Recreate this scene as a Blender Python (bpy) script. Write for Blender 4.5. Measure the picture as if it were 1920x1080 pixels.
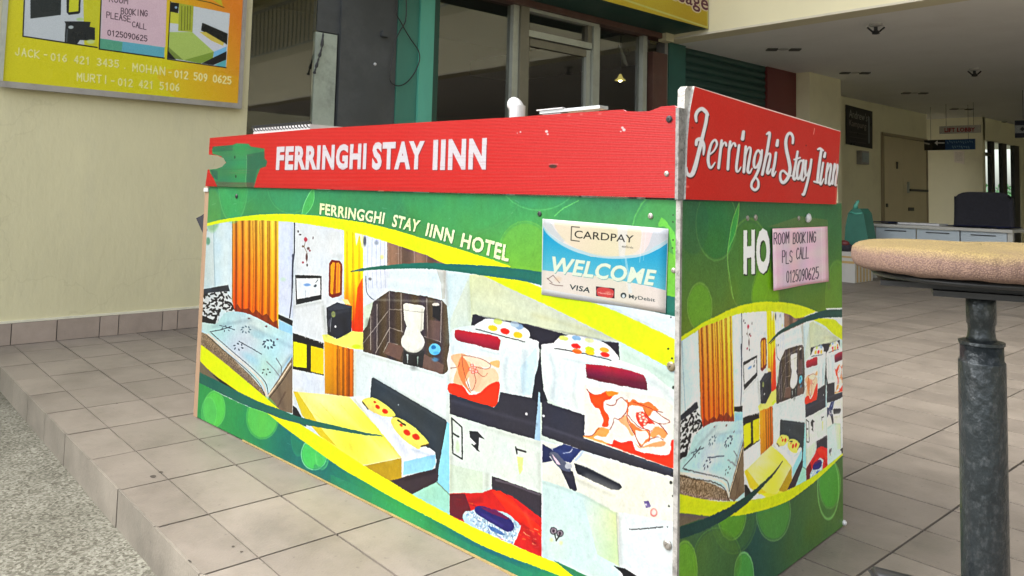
import bpy, bmesh, math, random
import numpy as np
from mathutils import Vector, Matrix
random.seed(7); np.random.seed(7)
for o in list(bpy.data.objects): bpy.data.objects.remove(o)
SC = bpy.context.scene; COL = SC.collection
R = math.radians

# ------------------------------------------------------------------ camera
# world axes: X runs along the step edge, Y runs along the shop wall into the lobby, Z up (metres)
CAM_H = 0.855
FOC, PPX, PPY = 1456.6, 960.0, 257.1
ROLL, PITCH = R(1.4284), R(3.9971)
RX, RY = 0.66591906, 0.74602399
_r = np.array([RX, RY, 0.]); _f = np.array([-RY, RX, 0.]); _u = np.array([0, 0, 1.])
FW = _f*math.cos(PITCH) + _u*math.sin(PITCH)
U2 = -_f*math.sin(PITCH) + _u*math.cos(PITCH)
IR = _r*math.cos(ROLL) + U2*math.sin(ROLL)
IU = -_r*math.sin(ROLL) + U2*math.cos(ROLL)
CP = np.array([0, 0, CAM_H])
cd = bpy.data.cameras.new('camera'); cam = bpy.data.objects.new('camera', cd); COL.objects.link(cam)
M = Matrix.Identity(4)
for i in range(3):
    M[i][0] = IR[i]; M[i][1] = IU[i]; M[i][2] = -FW[i]; M[i][3] = CP[i]
cam.matrix_world = M
cd.sensor_width = 36; cd.lens = 36*FOC/1920; cd.shift_y = -(540-PPY)/1920
cd.clip_start = 0.05; cd.clip_end = 500
SC.camera = cam

# ------------------------------------------------------------------ world, sun, exposure
SUN_EL, SUN_AZ = 50, 240          # azimuth measured from +X counter-clockwise in plan
w = bpy.data.worlds.new('World'); SC.world = w; w.use_nodes = True
nt = w.node_tree; bg = nt.nodes['Background']
sky = nt.nodes.new('ShaderNodeTexSky'); sky.sky_type = 'NISHITA'; sky.sun_disc = False
sky.sun_elevation = R(SUN_EL); sky.sun_rotation = R(90-SUN_AZ)
sky.air_density = 1.0; sky.dust_density = 3.5; sky.ozone_density = 0.6
hs = nt.nodes.new('ShaderNodeHueSaturation'); hs.inputs['Saturation'].default_value = 0.3
nt.links.new(sky.outputs[0], hs.inputs['Color']); nt.links.new(hs.outputs[0], bg.inputs['Color'])
bg.inputs['Strength'].default_value = 0.15
sd = bpy.data.lights.new('sun', 'SUN'); sun = bpy.data.objects.new('sun', sd); COL.objects.link(sun)
sd.energy = 0.5; sd.angle = R(30); sd.color = (1.0, 0.99, 0.95)
sv = Vector((math.cos(R(SUN_EL))*math.cos(R(SUN_AZ)), math.cos(R(SUN_EL))*math.sin(R(SUN_AZ)), math.sin(R(SUN_EL))))
sun.rotation_euler = sv.to_track_quat('Z', 'Y').to_euler()
SC.view_settings.view_transform = 'Standard'; SC.view_settings.look = 'None'
SC.view_settings.exposure = 2.0; SC.view_settings.gamma = 1; SC.view_settings.use_curve_mapping = False

# ------------------------------------------------------------------ measuring helpers
def ray(px, py):
    return FW + IR*((px-PPX)/FOC) - IU*((py-PPY)/FOC)
def onX(px, py, x):
    d = ray(px, py); return CP + d*(x/d[0])
def onY(px, py, y):
    d = ray(px, py); return CP + d*(y/d[1])
def onZ(px, py, z):
    d = ray(px, py); return CP + d*((z-CAM_H)/d[2])
def onD(px, py, dist):
    d = ray(px, py); return CP + d*(dist/(d@_f))
def proj(P):
    Q = P-CP; dz = Q@FW
    return np.stack([PPX+FOC*(Q@IR)/dz, PPY-FOC*(Q@IU)/dz], -1)

# ------------------------------------------------------------------ object helpers
def tag(o, label=None, cat=None, group=None, kind=None):
    if label: o['label'] = label
    if cat: o['category'] = cat
    if group: o['group'] = group
    if kind: o['kind'] = kind
    return o
def empty(name, loc=(0, 0, 0), label=None, cat=None, group=None, rz=0, kind=None):
    o = bpy.data.objects.new(name, None); COL.objects.link(o); o.location = loc; o.rotation_euler = (0, 0, rz)
    o.empty_display_size = 0.1
    return tag(o, label, cat, group, kind)
def link(name, me, mats, parent=None):
    o = bpy.data.objects.new(name, me); COL.objects.link(o)
    if mats is not None:
        for m in (mats if isinstance(mats, (list, tuple)) else [mats]): me.materials.append(m)
    if parent: o.parent = parent
    return o
def bm_obj(name, bm, mats, parent=None, smooth=False, bevel=0):
    if bevel:
        bmesh.ops.bevel(bm, geom=[e for e in bm.edges if e.is_manifold and e.calc_face_angle(0) > 0.5], offset=bevel, segments=2, affect='EDGES', profile=0.6)
    me = bpy.data.meshes.new(name); bmesh.ops.recalc_face_normals(bm, faces=bm.faces[:]); bm.to_mesh(me); bm.free()
    if smooth:
        for p in me.polygons: p.use_smooth = True
    return link(name, me, mats, parent)
def box(bm, x0, x1, y0, y1, z0, z1, mat=None):
    v = [bm.verts.new(c) for c in ((x0, y0, z0), (x1, y0, z0), (x1, y1, z0), (x0, y1, z0), (x0, y0, z1), (x1, y0, z1), (x1, y1, z1), (x0, y1, z1))]
    if mat is not None:
        for q in v: q.co = mat @ q.co
    fs = []
    for f in ((0, 3, 2, 1), (4, 5, 6, 7), (0, 1, 5, 4), (1, 2, 6, 5), (2, 3, 7, 6), (3, 0, 4, 7)): fs.append(bm.faces.new([v[i] for i in f]))
    return fs
def box_obj(name, ext, m, parent=None, bevel=0.0, mat=None, smooth=False):
    bm = bmesh.new(); box(bm, *ext, mat=mat)
    return bm_obj(name, bm, m, parent, bevel=bevel, smooth=smooth)
def lathe(bm, prof, cx, cy, seg=40, wob=None, cap=True):
    rings = []
    for j, (r, z) in enumerate(prof):
        ring = []
        for i in range(seg):
            a = 2*math.pi*i/seg; rr, zz = r, z
            if wob: rr, zz = wob(a, r, z, j)
            ring.append(bm.verts.new((cx+rr*math.cos(a), cy+rr*math.sin(a), zz)))
        rings.append(ring)
    for a_, b_ in zip(rings, rings[1:]):
        for i in range(seg):
            bm.faces.new((a_[i], a_[(i+1) % seg], b_[(i+1) % seg], b_[i]))
    if cap:
        bm.faces.new(rings[0][::-1]); bm.faces.new(rings[-1])
def tube(bm, pts, r, seg=8):
    pts = [Vector(p) for p in pts]; rings = []
    for i, p in enumerate(pts):
        d = (pts[min(i+1, len(pts)-1)]-pts[max(i-1, 0)]).normalized()
        a = d.cross(Vector((0, 0, 1)))
        if a.length < 0.05: a = d.cross(Vector((1, 0, 0)))
        a.normalize(); b = d.cross(a)
        rr = r[i] if isinstance(r, (list, tuple)) else r
        rings.append([bm.verts.new(p+a*rr*math.cos(2*math.pi*k/seg)+b*rr*math.sin(2*math.pi*k/seg)) for k in range(seg)])
    for A_, B_ in zip(rings, rings[1:]):
        for k in range(seg): bm.faces.new((A_[k], A_[(k+1) % seg], B_[(k+1) % seg], B_[k]))
    bm.faces.new(rings[0][::-1]); bm.faces.new(rings[-1])
def catmull(P, n=8, closed=False):
    P = [np.array(p, float) for p in P]; out = []
    m = len(P)
    rng = range(m) if closed else range(m-1)
    for i in rng:
        p0 = P[(i-1) % m] if (closed or i > 0) else P[0]
        p1 = P[i]; p2 = P[(i+1) % m]
        p3 = P[(i+2) % m] if (closed or i+2 < m) else P[-1]
        for k in range(n):
            t = k/n
            out.append(0.5*((2*p1)+(-p0+p2)*t+(2*p0-5*p1+4*p2-p3)*t*t+(-p0+3*p1-3*p2+p3)*t**3))
    if not closed: out.append(P[-1])
    return out

# ------------------------------------------------------------------ materials
def srgb(c):
    c = np.array(c, float)/255 if max(c) > 1 else np.array(c, float)
    return tuple(np.where(c <= 0.04045, c/12.92, ((c+0.055)/1.055)**2.4))
def mat(name, col, rough=0.6, metal=0.0, var=0.12, scale=8, bump=0.0, bscale=60, spec=0.5, objvar=0.0, dirt=None, dscale=3.0, damt=0.5, coat=0.0, stretch=(1, 1, 1), emis=None, crack=False, stain=0.0):
    m = bpy.data.materials.new(name); m.use_nodes = True; n = m.node_tree.nodes; L = m.node_tree.links
    b = n['Principled BSDF']; b.inputs['Roughness'].default_value = rough; b.inputs['Metallic'].default_value = metal
    b.inputs['Specular IOR Level'].default_value = spec; b.inputs['Coat Weight'].default_value = coat
    tc = n.new('ShaderNodeTexCoord'); mp = n.new('ShaderNodeMapping'); L.new(tc.outputs['Object'], mp.inputs[0])
    mp.inputs['Scale'].default_value = stretch
    if objvar:
        oi = n.new('ShaderNodeObjectInfo'); add = n.new('ShaderNodeVectorMath'); add.operation = 'ADD'
        mulv = n.new('ShaderNodeMath'); mulv.operation = 'MULTIPLY'; mulv.inputs[1].default_value = 37.0
        L.new(oi.outputs['Random'], mulv.inputs[0]); cx = n.new('ShaderNodeCombineXYZ')
        L.new(mulv.outputs[0], cx.inputs[0]); L.new(mulv.outputs[0], cx.inputs[1])
        L.new(mp.outputs[0], add.inputs[0]); L.new(cx.outputs[0], add.inputs[1]); vec = add.outputs[0]
    else: vec = mp.outputs[0]
    ns = n.new('ShaderNodeTexNoise'); ns.inputs['Scale'].default_value = scale; ns.inputs['Detail'].default_value = 6; ns.inputs['Roughness'].default_value = 0.65
    L.new(vec, ns.inputs['Vector'])
    mr = n.new('ShaderNodeMapRange'); mr.inputs[1].default_value = 0.25; mr.inputs[2].default_value = 0.75
    mr.inputs[3].default_value = 1-var; mr.inputs[4].default_value = 1+var; L.new(ns.outputs[0], mr.inputs[0])
    vm = n.new('ShaderNodeVectorMath'); vm.operation = 'SCALE'; vm.inputs[0].default_value = col[:3]; L.new(mr.outputs[0], vm.inputs['Scale'])
    out = vm.outputs[0]
    if objvar:
        mr2 = n.new('ShaderNodeMapRange'); mr2.inputs[3].default_value = 1-objvar; mr2.inputs[4].default_value = 1+objvar
        L.new(oi.outputs['Random'], mr2.inputs[0]); v2 = n.new('ShaderNodeVectorMath'); v2.operation = 'SCALE'
        L.new(out, v2.inputs[0]); L.new(mr2.outputs[0], v2.inputs['Scale']); out = v2.outputs[0]
    if dirt is not None:
        n2 = n.new('ShaderNodeTexNoise'); n2.inputs['Scale'].default_value = dscale; n2.inputs['Detail'].default_value = 8; n2.inputs['Roughness'].default_value = 0.7
        L.new(vec, n2.inputs['Vector']); m3 = n.new('ShaderNodeMapRange'); m3.inputs[1].default_value = 0.5; m3.inputs[2].default_value = 0.72
        m3.inputs[4].default_value = damt; L.new(n2.outputs[0], m3.inputs[0])
        mx = n.new('ShaderNodeMix'); mx.data_type = 'RGBA'; L.new(m3.outputs[0], mx.inputs[0]); L.new(out, mx.inputs[6]); mx.inputs[7].default_value = (*dirt, 1); out = mx.outputs[2]
    if stain:      # grime that runs across neighbouring pieces
        ge = n.new('ShaderNodeNewGeometry'); n4 = n.new('ShaderNodeTexNoise'); n4.inputs['Scale'].default_value = 2.3; n4.inputs['Detail'].default_value = 9; n4.inputs['Roughness'].default_value = .72
        L.new(ge.outputs['Position'], n4.inputs['Vector']); m4 = n.new('ShaderNodeMapRange'); m4.inputs[1].default_value = .44; m4.inputs[2].default_value = .68; m4.inputs[3].default_value = 1.04; m4.inputs[4].default_value = 1-stain; L.new(n4.outputs[0], m4.inputs[0])
        n5 = n.new('ShaderNodeTexNoise'); n5.inputs['Scale'].default_value = 55; n5.inputs['Detail'].default_value = 3; L.new(ge.outputs['Position'], n5.inputs['Vector'])
        m5 = n.new('ShaderNodeMapRange'); m5.inputs[1].default_value = .66; m5.inputs[2].default_value = .74; m5.inputs[3].default_value = 1; m5.inputs[4].default_value = .72; L.new(n5.outputs[0], m5.inputs[0])
        mm = n.new('ShaderNodeMath'); mm.operation = 'MULTIPLY'; L.new(m4.outputs[0], mm.inputs[0]); L.new(m5.outputs[0], mm.inputs[1])
        v4 = n.new('ShaderNodeVectorMath'); v4.operation = 'SCALE'; L.new(out, v4.inputs[0]); L.new(mm.outputs[0], v4.inputs['Scale']); out = v4.outputs[0]
    if crack:      # hairline cracks in the render coat
        vo = n.new('ShaderNodeTexVoronoi'); vo.feature = 'DISTANCE_TO_EDGE'; vo.inputs['Scale'].default_value = 1.1
        nd = n.new('ShaderNodeTexNoise'); nd.inputs['Scale'].default_value = 5; nd.inputs['Detail'].default_value = 8; L.new(tc.outputs['Object'], nd.inputs[0])
        av = n.new('ShaderNodeVectorMath'); av.operation = 'MULTIPLY_ADD'; av.inputs[1].default_value = (.45, .45, .45); L.new(nd.outputs['Color'], av.inputs[0]); L.new(tc.outputs['Object'], av.inputs[2]); L.new(av.outputs[0], vo.inputs['Vector'])
        cm = n.new('ShaderNodeMapRange'); cm.inputs[1].default_value = 0; cm.inputs[2].default_value = .008; cm.inputs[3].default_value = .22; cm.inputs[4].default_value = 0; L.new(vo.outputs['Distance'], cm.inputs[0])
        c2 = n.new('ShaderNodeMath'); c2.operation = 'MULTIPLY'; L.new(cm.outputs[0], c2.inputs[0]); L.new(n2.outputs[0], c2.inputs[1])
        mc = n.new('ShaderNodeMix'); mc.data_type = 'RGBA'; L.new(c2.outputs[0], mc.inputs[0]); L.new(out, mc.inputs[6]); mc.inputs[7].default_value = (.12, .10, .06, 1); out = mc.outputs[2]
    L.new(out, b.inputs['Base Color'])
    rr = n.new('ShaderNodeMapRange'); rr.inputs[3].default_value = max(0.03, rough-0.1); rr.inputs[4].default_value = min(1, rough+0.1)
    L.new(ns.outputs[0], rr.inputs[0]); L.new(rr.outputs[0], b.inputs['Roughness'])
    if bump:
        nb = n.new('ShaderNodeTexNoise'); nb.inputs['Scale'].default_value = bscale; nb.inputs['Detail'].default_value = 5
        L.new(vec, nb.inputs['Vector']); bp = n.new('ShaderNodeBump'); bp.inputs['Strength'].default_value = bump; bp.inputs['Distance'].default_value = 0.01
        L.new(nb.outputs[0], bp.inputs['Height']); L.new(bp.outputs[0], b.inputs['Normal'])
    if emis: b.inputs['Emission Color'].default_value = (*emis[0], 1); b.inputs['Emission Strength'].default_value = emis[1]
    return m

CREAM = (0.555, 0.522, 0.335)
M_cream = mat('cream_paint', CREAM, 0.75, var=0.07, scale=2.2, bump=0.24, bscale=34, dirt=(0.45, 0.43, 0.31), dscale=1.6, damt=0.6, stretch=(1, 1, .45), crack=True)
M_cream2 = mat('cream_paint_inner', (0.66, 0.62, 0.42), 0.7, var=0.05, scale=1.2, bump=0.1, bscale=20, dirt=(0.38, 0.33, 0.22), dscale=1.0, damt=0.35)
M_ceil = mat('ceiling_paint', (0.84, 0.835, 0.79), 0.8, var=0.05, scale=0.8, dirt=(0.68, 0.66, 0.60), dscale=.7, damt=.4)
M_tile = mat('floor_tile', (0.214, 0.184, 0.154), 0.45, stain=.26, spec=.28, var=0.10, scale=9, bump=0.10, bscale=160, objvar=0.11, dirt=(0.145, 0.13, 0.105), dscale=3.5, damt=0.6)
M_rtile = mat('riser_tile', (0.205, 0.182, 0.15), 0.5, stain=.35, var=0.12, scale=10, bump=0.15, bscale=120, objvar=0.10, dirt=(0.145, 0.135, 0.11), dscale=7, damt=0.6)
M_stile = mat('skirting_tile', (0.31, 0.255, 0.215), 0.5, var=0.12, scale=14, bump=0.12, bscale=120, objvar=0.10)
M_grout = mat('grout', (0.035, 0.03, 0.024), 0.9, var=0.3, scale=12, dirt=(0.10, 0.09, 0.07), dscale=6, damt=.6)
M_grey = mat('grey_metal', (0.30, 0.29, 0.28), 0.45, 0.5, var=0.1, scale=14, dirt=(.13, .11, .09), dscale=9, damt=.4)
M_alu = mat('aluminium', (0.36, 0.38, 0.33), 0.4, 0.35, var=0.1, scale=9, dirt=(.2, .19, .15), dscale=6, damt=.4)
M_alu_dk = mat('weathered_aluminium', (0.17, 0.16, 0.12), 0.5, 0.3, var=0.15, scale=9)
M_char = mat('charcoal_paint', (0.045, 0.05, 0.052), 0.6, var=0.2, scale=3.5, bump=.06, bscale=12, dirt=(.085, .09, .09), dscale=3, damt=.5)
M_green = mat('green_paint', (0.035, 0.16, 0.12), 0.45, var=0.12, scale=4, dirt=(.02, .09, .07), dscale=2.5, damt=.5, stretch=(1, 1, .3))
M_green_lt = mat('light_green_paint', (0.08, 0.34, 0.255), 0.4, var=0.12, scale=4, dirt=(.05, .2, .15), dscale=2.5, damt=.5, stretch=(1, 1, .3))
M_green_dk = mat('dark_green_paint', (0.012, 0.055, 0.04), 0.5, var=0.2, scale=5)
M_brown = mat('red_brown_paint', (0.085, 0.038, 0.028), 0.5, var=0.2, scale=5, dirt=(.13, .09, .07), dscale=4, damt=.4)
M_red_dk = mat('dark_red_panel', (0.12, 0.018, 0.018), 0.5, var=0.1, scale=3)
M_int = mat('dark_interior', (0.035, 0.034, 0.030), 0.9, var=0.2, scale=2)
M_tan = mat('plywood_edge', (0.30, 0.19, 0.115), 0.7, var=0.12, scale=6, stretch=(6, 6, .6))
M_white = mat('white_plastic', (0.50, 0.50, 0.50), 0.3, var=0.04, scale=20)
M_black = mat('black_metal', (0.02, 0.021, 0.023), 0.4, 0.2, var=0.25, scale=30)
M_blackcloth = mat('black_cloth', (0.022, 0.022, 0.03), 0.9, var=0.3, scale=30, bump=.2, bscale=60)
M_steel = mat('screw_steel', (0.35, 0.33, 0.30), 0.35, 0.8, var=0.3, scale=200)
def glass_mat(name, tint, refl=0.75):
    m = bpy.data.materials.new(name); m.use_nodes = True; n = m.node_tree.nodes; L = m.node_tree.links
    for q in list(n): n.remove(q)
    out = n.new('ShaderNodeOutputMaterial'); tr = n.new('ShaderNodeBsdfTransparent'); tr.inputs[0].default_value = (*tint, 1)
    gl = n.new('ShaderNodeBsdfGlossy'); gl.inputs['Roughness'].default_value = 0.02
    tc = n.new('ShaderNodeTexCoord'); ns = n.new('ShaderNodeTexNoise'); ns.inputs['Scale'].default_value = 1.3
    L.new(tc.outputs['Object'], ns.inputs[0]); bp = n.new('ShaderNodeBump'); bp.inputs['Strength'].default_value = 0.03; bp.inputs['Distance'].default_value = 0.03
    L.new(ns.outputs[0], bp.inputs['Height']); L.new(bp.outputs[0], gl.inputs['Normal'])
    fr = n.new('ShaderNodeFresnel'); fr.inputs[0].default_value = 1.5; mu = n.new('ShaderNodeMath'); mu.operation = 'MULTIPLY'; mu.inputs[1].default_value = 3.2*refl; mu.use_clamp = True
    ge = n.new('ShaderNodeNewGeometry'); iv = n.new('ShaderNodeMath'); iv.operation = 'SUBTRACT'; iv.inputs[0].default_value = 1.0; L.new(ge.outputs['Backfacing'], iv.inputs[1])
    f2 = n.new('ShaderNodeMath'); f2.operation = 'MULTIPLY'; L.new(fr.outputs[0], f2.inputs[0]); L.new(iv.outputs[0], f2.inputs[1]); L.new(f2.outputs[0], mu.inputs[0]); mx = n.new('ShaderNodeMixShader'); L.new(mu.outputs[0], mx.inputs[0]); L.new(tr.outputs[0], mx.inputs[1]); L.new(gl.outputs[0], mx.inputs[2]); L.new(mx.outputs[0], out.inputs[0])
    return m
M_glass = glass_mat('tinted_glass', (0.74, 0.75, 0.70), 1.0)
M_clear = glass_mat('clear_glass', (0.9, 0.93, 0.9), 0.06)

# ------------------------------------------------------------------ print canvases (flat printed artwork, drawn by code)
def lin(c): return np.where(c <= 0.04045, c/12.92, ((c+0.055)/1.055)**2.4)
def unlin(c): return np.where(c <= 0.0031308, c*12.92, 1.055*np.power(np.maximum(c, 1e-6), 1/2.4)-0.055)
class Plane:
    def __init__(s, o, eu, ev=(0, 0, 1)):
        s.o = np.array(o, float); s.eu = np.array(eu, float); s.ev = np.array(ev, float); s.n = np.cross(s.eu, s.ev)
    def uv(s, px, py):
        d = ray(px, py); t = ((s.o-CP)@s.n)/(d@s.n); q = CP+d*t-s.o
        return np.array([q@s.eu, q@s.ev])
    def pt(s, u, v, off=0): return s.o+s.eu*u+s.ev*v+s.n*off
class Canvas:
    """pixels on a plane; the drawing coordinates of each pixel are its measured picture coordinates"""
    def __init__(s, plane, u0, u1, v0, v1, dens):
        s.pl = plane; s.u0, s.u1, s.v0, s.v1 = u0, u1, v0, v1
        s.clip = None; s.W = int(abs(u1-u0)*dens); s.Hh = int((v1-v0)*dens); s.Hm = None
        uu = u0+(u1-u0)*(np.arange(s.W)+.5)/s.W; vv = v0+(v1-v0)*(np.arange(s.Hh)+.5)/s.Hh
        U, V = np.meshgrid(uu, vv)
        P = plane.o+U[..., None]*plane.eu+V[..., None]*plane.ev
        q = proj(P); s.X0 = q[..., 0]; s.Y0 = q[..., 1]; s.X, s.Y = s.X0, s.Y0
        s.img = np.ones((s.Hh, s.W, 3), np.float32)*0.8
    def remap(s, Hm):            # Hm: art coordinates -> picture coordinates
        s.Hm = Hm                 # (source plane, scale u, offset u, scale v, offset v): a stretched reprint of art from another plane
        if Hm is None: s.X, s.Y = s.X0, s.Y0; return
        pl, su, ou, sv, ov = Hm
        uu = s.u0+(s.u1-s.u0)*(np.arange(s.W)+.5)/s.W; vv = s.v0+(s.v1-s.v0)*(np.arange(s.Hh)+.5)/s.Hh
        U, V = np.meshgrid((uu-ou)/su, (vv-ov)/sv)
        q = proj(pl.o+U[..., None]*pl.eu+V[..., None]*pl.ev); s.X = q[..., 0]; s.Y = q[..., 1]
    def ix(s, pts):
        o = []
        for p in pts:
            if s.Hm is None: u, v = s.pl.uv(*p)
            else:
                pl, su, ou, sv, ov = s.Hm; u, v = pl.uv(*p); u, v = u*su+ou, v*sv+ov
            o.append(((u-s.u0)/(s.u1-s.u0)*s.W, (v-s.v0)/(s.v1-s.v0)*s.Hh))
        return np.array(o)
    def sub(s, pts, pad=1.0):
        pts = np.array(pts, float)
        if pad:
            x0, y0 = pts.min(0)-pad; x1, y1 = pts.max(0)+pad; pts = np.array([(x0, y0), (x1, y0), (x1, y1), (x0, y1)])
        q = s.ix(pts); i0 = max(0, int(q[:, 0].min())-1); i1 = min(s.W, int(q[:, 0].max())+2)
        j0 = max(0, int(q[:, 1].min())-1); j1 = min(s.Hh, int(q[:, 1].max())+2)
        if i1 <= i0 or j1 <= j0: return None
        return slice(j0, j1), slice(i0, i1)
    def put(s, sl, mask, col, alpha=1.0):
        X = s.X[sl]; Y = s.Y[sl]
        c = col(X, Y) if callable(col) else np.array(col, float)/255
        if isinstance(c, np.ndarray) and c.ndim == 3 and c.max() > 2: c = c/255
        a = (mask*alpha)[..., None]
        if s.clip is not None: a = a*s.clip[sl][..., None]
        s.img[sl] = s.img[sl]*(1-a)+c*a
    def inside(s, sl, pts):
        X = s.X[sl]; Y = s.Y[sl]; m = np.zeros(X.shape, bool); n = len(pts)
        for i in range(n):
            x0, y0 = pts[i]; x1, y1 = pts[(i+1) % n]
            if y0 == y1: continue
            c = ((y0 > Y) != (y1 > Y)) & (X < (x1-x0)*(Y-y0)/(y1-y0)+x0); m ^= c
        return m
    def set_clip(s, pts):
        s.clip = None if pts is None else s.inside((slice(0, s.Hh), slice(0, s.W)), [tuple(p) for p in pts]).astype(np.float32)
    def poly(s, pts, col, alpha=1.0, smooth=0):
        if smooth: pts = catmull(pts, smooth, True)
        pts = [tuple(p) for p in pts]; sl = s.sub(pts)
        if sl is None: return
        s.put(sl, s.inside(sl, pts).astype(np.float32), col, alpha)
    def band(s, up, lo, col, alpha=1.0, n=6):
        s.poly(list(catmull(up, n))+list(catmull(lo, n))[::-1], col, alpha)
    def line(s, pts, wd, col, alpha=1.0, smooth=0, soft=0.35):
        if smooth: pts = catmull(pts, smooth)
        pts = [np.array(p, float) for p in pts]
        wds = wd if isinstance(wd, (list, tuple)) else [wd]*len(pts)
        mw = max(wds); sl = s.sub(pts, mw+1)
        if sl is None: return
        X = s.X[sl]; Y = s.Y[sl]; best = np.full(X.shape, -9e9)
        nn = len(pts)-1
        for i in range(nn):
            a, b = pts[i], pts[i+1]; d = b-a; L2 = max(d@d, 1e-9)
            t = np.clip(((X-a[0])*d[0]+(Y-a[1])*d[1])/L2, 0, 1)
            ds = np.hypot(X-a[0]-t*d[0], Y-a[1]-t*d[1])
            if len(wds) == len(pts): wv = wds[i]+(wds[i+1]-wds[i])*t
            else:
                q = (i+t)/nn*(len(wds)-1); wv = np.interp(q, range(len(wds)), wds)
            best = np.maximum(best, wv/2-ds)
        s.put(sl, np.clip(best/soft*.5+.5, 0, 1), col, alpha)
    def ell(s, cx, cy, rx, ry, col, alpha=1.0, rot=0, soft=0.06, rim=None, rw=1.2):
        sl = s.sub([(cx-max(rx, ry), cy-max(rx, ry)), (cx+max(rx, ry), cy+max(rx, ry))], 3)
        if sl is None: return
        c, q = math.cos(rot), math.sin(rot); X = s.X[sl]-cx; Y = s.Y[sl]-cy
        d = np.sqrt(((X*c+Y*q)/rx)**2+((-X*q+Y*c)/ry)**2)
        s.put(sl, np.clip((1-d)/soft, 0, 1), col, alpha)
        if rim is not None: s.put(sl, np.clip(1-np.abs(1-d)*min(rx, ry)/rw, 0, 1), rim[0], rim[1])
    def noise(s, pts, amp, cell=3.0, tint=(1, 1, 1)):
        sl = s.sub(pts)
        if sl is None: return
        m = s.inside(sl, pts).astype(np.float32); sh = m.shape
        k = np.random.rand(int(sh[0]/cell)+2, int(sh[1]/cell)+2)-.5
        nz = k[(np.arange(sh[0])/cell).astype(int)][:, (np.arange(sh[1])/cell).astype(int)]
        s.img[sl] = np.clip(s.img[sl]+(m*nz*amp)[..., None]*np.array(tint), 0, 1)
    def finish(s, name, gain=1.0, blur=1, grain=0.012, photo=False):
        im = s.img
        if photo:      # printed photographs: uneven ink, cloudy tone and over-sharpened edges
            rs = np.random.RandomState(1)
            def cloud(c, vert=1.0):
                g = rs.randn(int(s.Hh/(c*vert))+3, int(s.W/c)+3); jj = np.arange(s.Hh)/(c*vert); ii = np.arange(s.W)/c
                a, b = jj.astype(int), ii.astype(int); fj, fi = (jj-a)[:, None], (ii-b)[None]; fj = fj*fj*(3-2*fj); fi = fi*fi*(3-2*fi)
                return (g[a][:, b]*(1-fj)+g[a+1][:, b]*fj)*(1-fi)+(g[a][:, b+1]*(1-fj)+g[a+1][:, b+1]*fj)*fi
            tone = .014*cloud(140)+.010*cloud(30)+.016*cloud(9, 1.6)+.016*cloud(4)
            def bx(q, r_):
                for ax in (0, 1):
                    p = np.pad(q, [(r_+1, r_) if k == ax else (0, 0) for k in range(3)], 'edge').cumsum(ax)
                    q = (np.take(p, range(2*r_+1, p.shape[ax]), ax)-np.take(p, range(0, p.shape[ax]-2*r_-1), ax))/(2*r_+1)
                return q
            im = np.clip(im+.34*(im-bx(bx(im.astype(np.float64), 5), 5)), 0, 1)*(1+tone[..., None])
            lum = im.mean(-1, keepdims=True); im = np.clip(lum+(im-lum)*1.14, 0, 1); im = np.clip(.62+(im-.62)*1.07, 0, 1)
            im = im+(.008*cloud(60))[..., None]*np.array([1, .2, -1])
            dx = .45*cloud(9)+.28*cloud(3); dy = .45*cloud(9)+.28*cloud(3)      # ragged, ink-spread outlines
            jj, ii = np.meshgrid(np.arange(s.Hh), np.arange(s.W), indexing='ij')
            im = im[np.clip(np.rint(jj+dy).astype(int), 0, s.Hh-1), np.clip(np.rint(ii+dx).astype(int), 0, s.W-1)]
        for _ in range(blur):
            p = np.pad(im, ((1, 1), (1, 1), (0, 0)), 'edge')
            im = (p[:-2, 1:-1]+p[2:, 1:-1]+p[1:-1, :-2]+p[1:-1, 2:]+2*p[1:-1, 1:-1])/6
        k = np.random.randn(im.shape[0]//3+1, im.shape[1]//3+1).repeat(3, 0).repeat(3, 1)[:im.shape[0], :im.shape[1]]
        im = im+(k*grain)[..., None]
        im = unlin(np.clip(lin(np.clip(im, 0, 1))*gain, 0, .86))
        I = bpy.data.images.new(name, s.W, s.Hh); buf = np.ones((s.Hh, s.W, 4), np.float32); buf[..., :3] = im
        I.pixels.foreach_set(buf.ravel()); I.update(); I.pack(); return I
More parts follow.
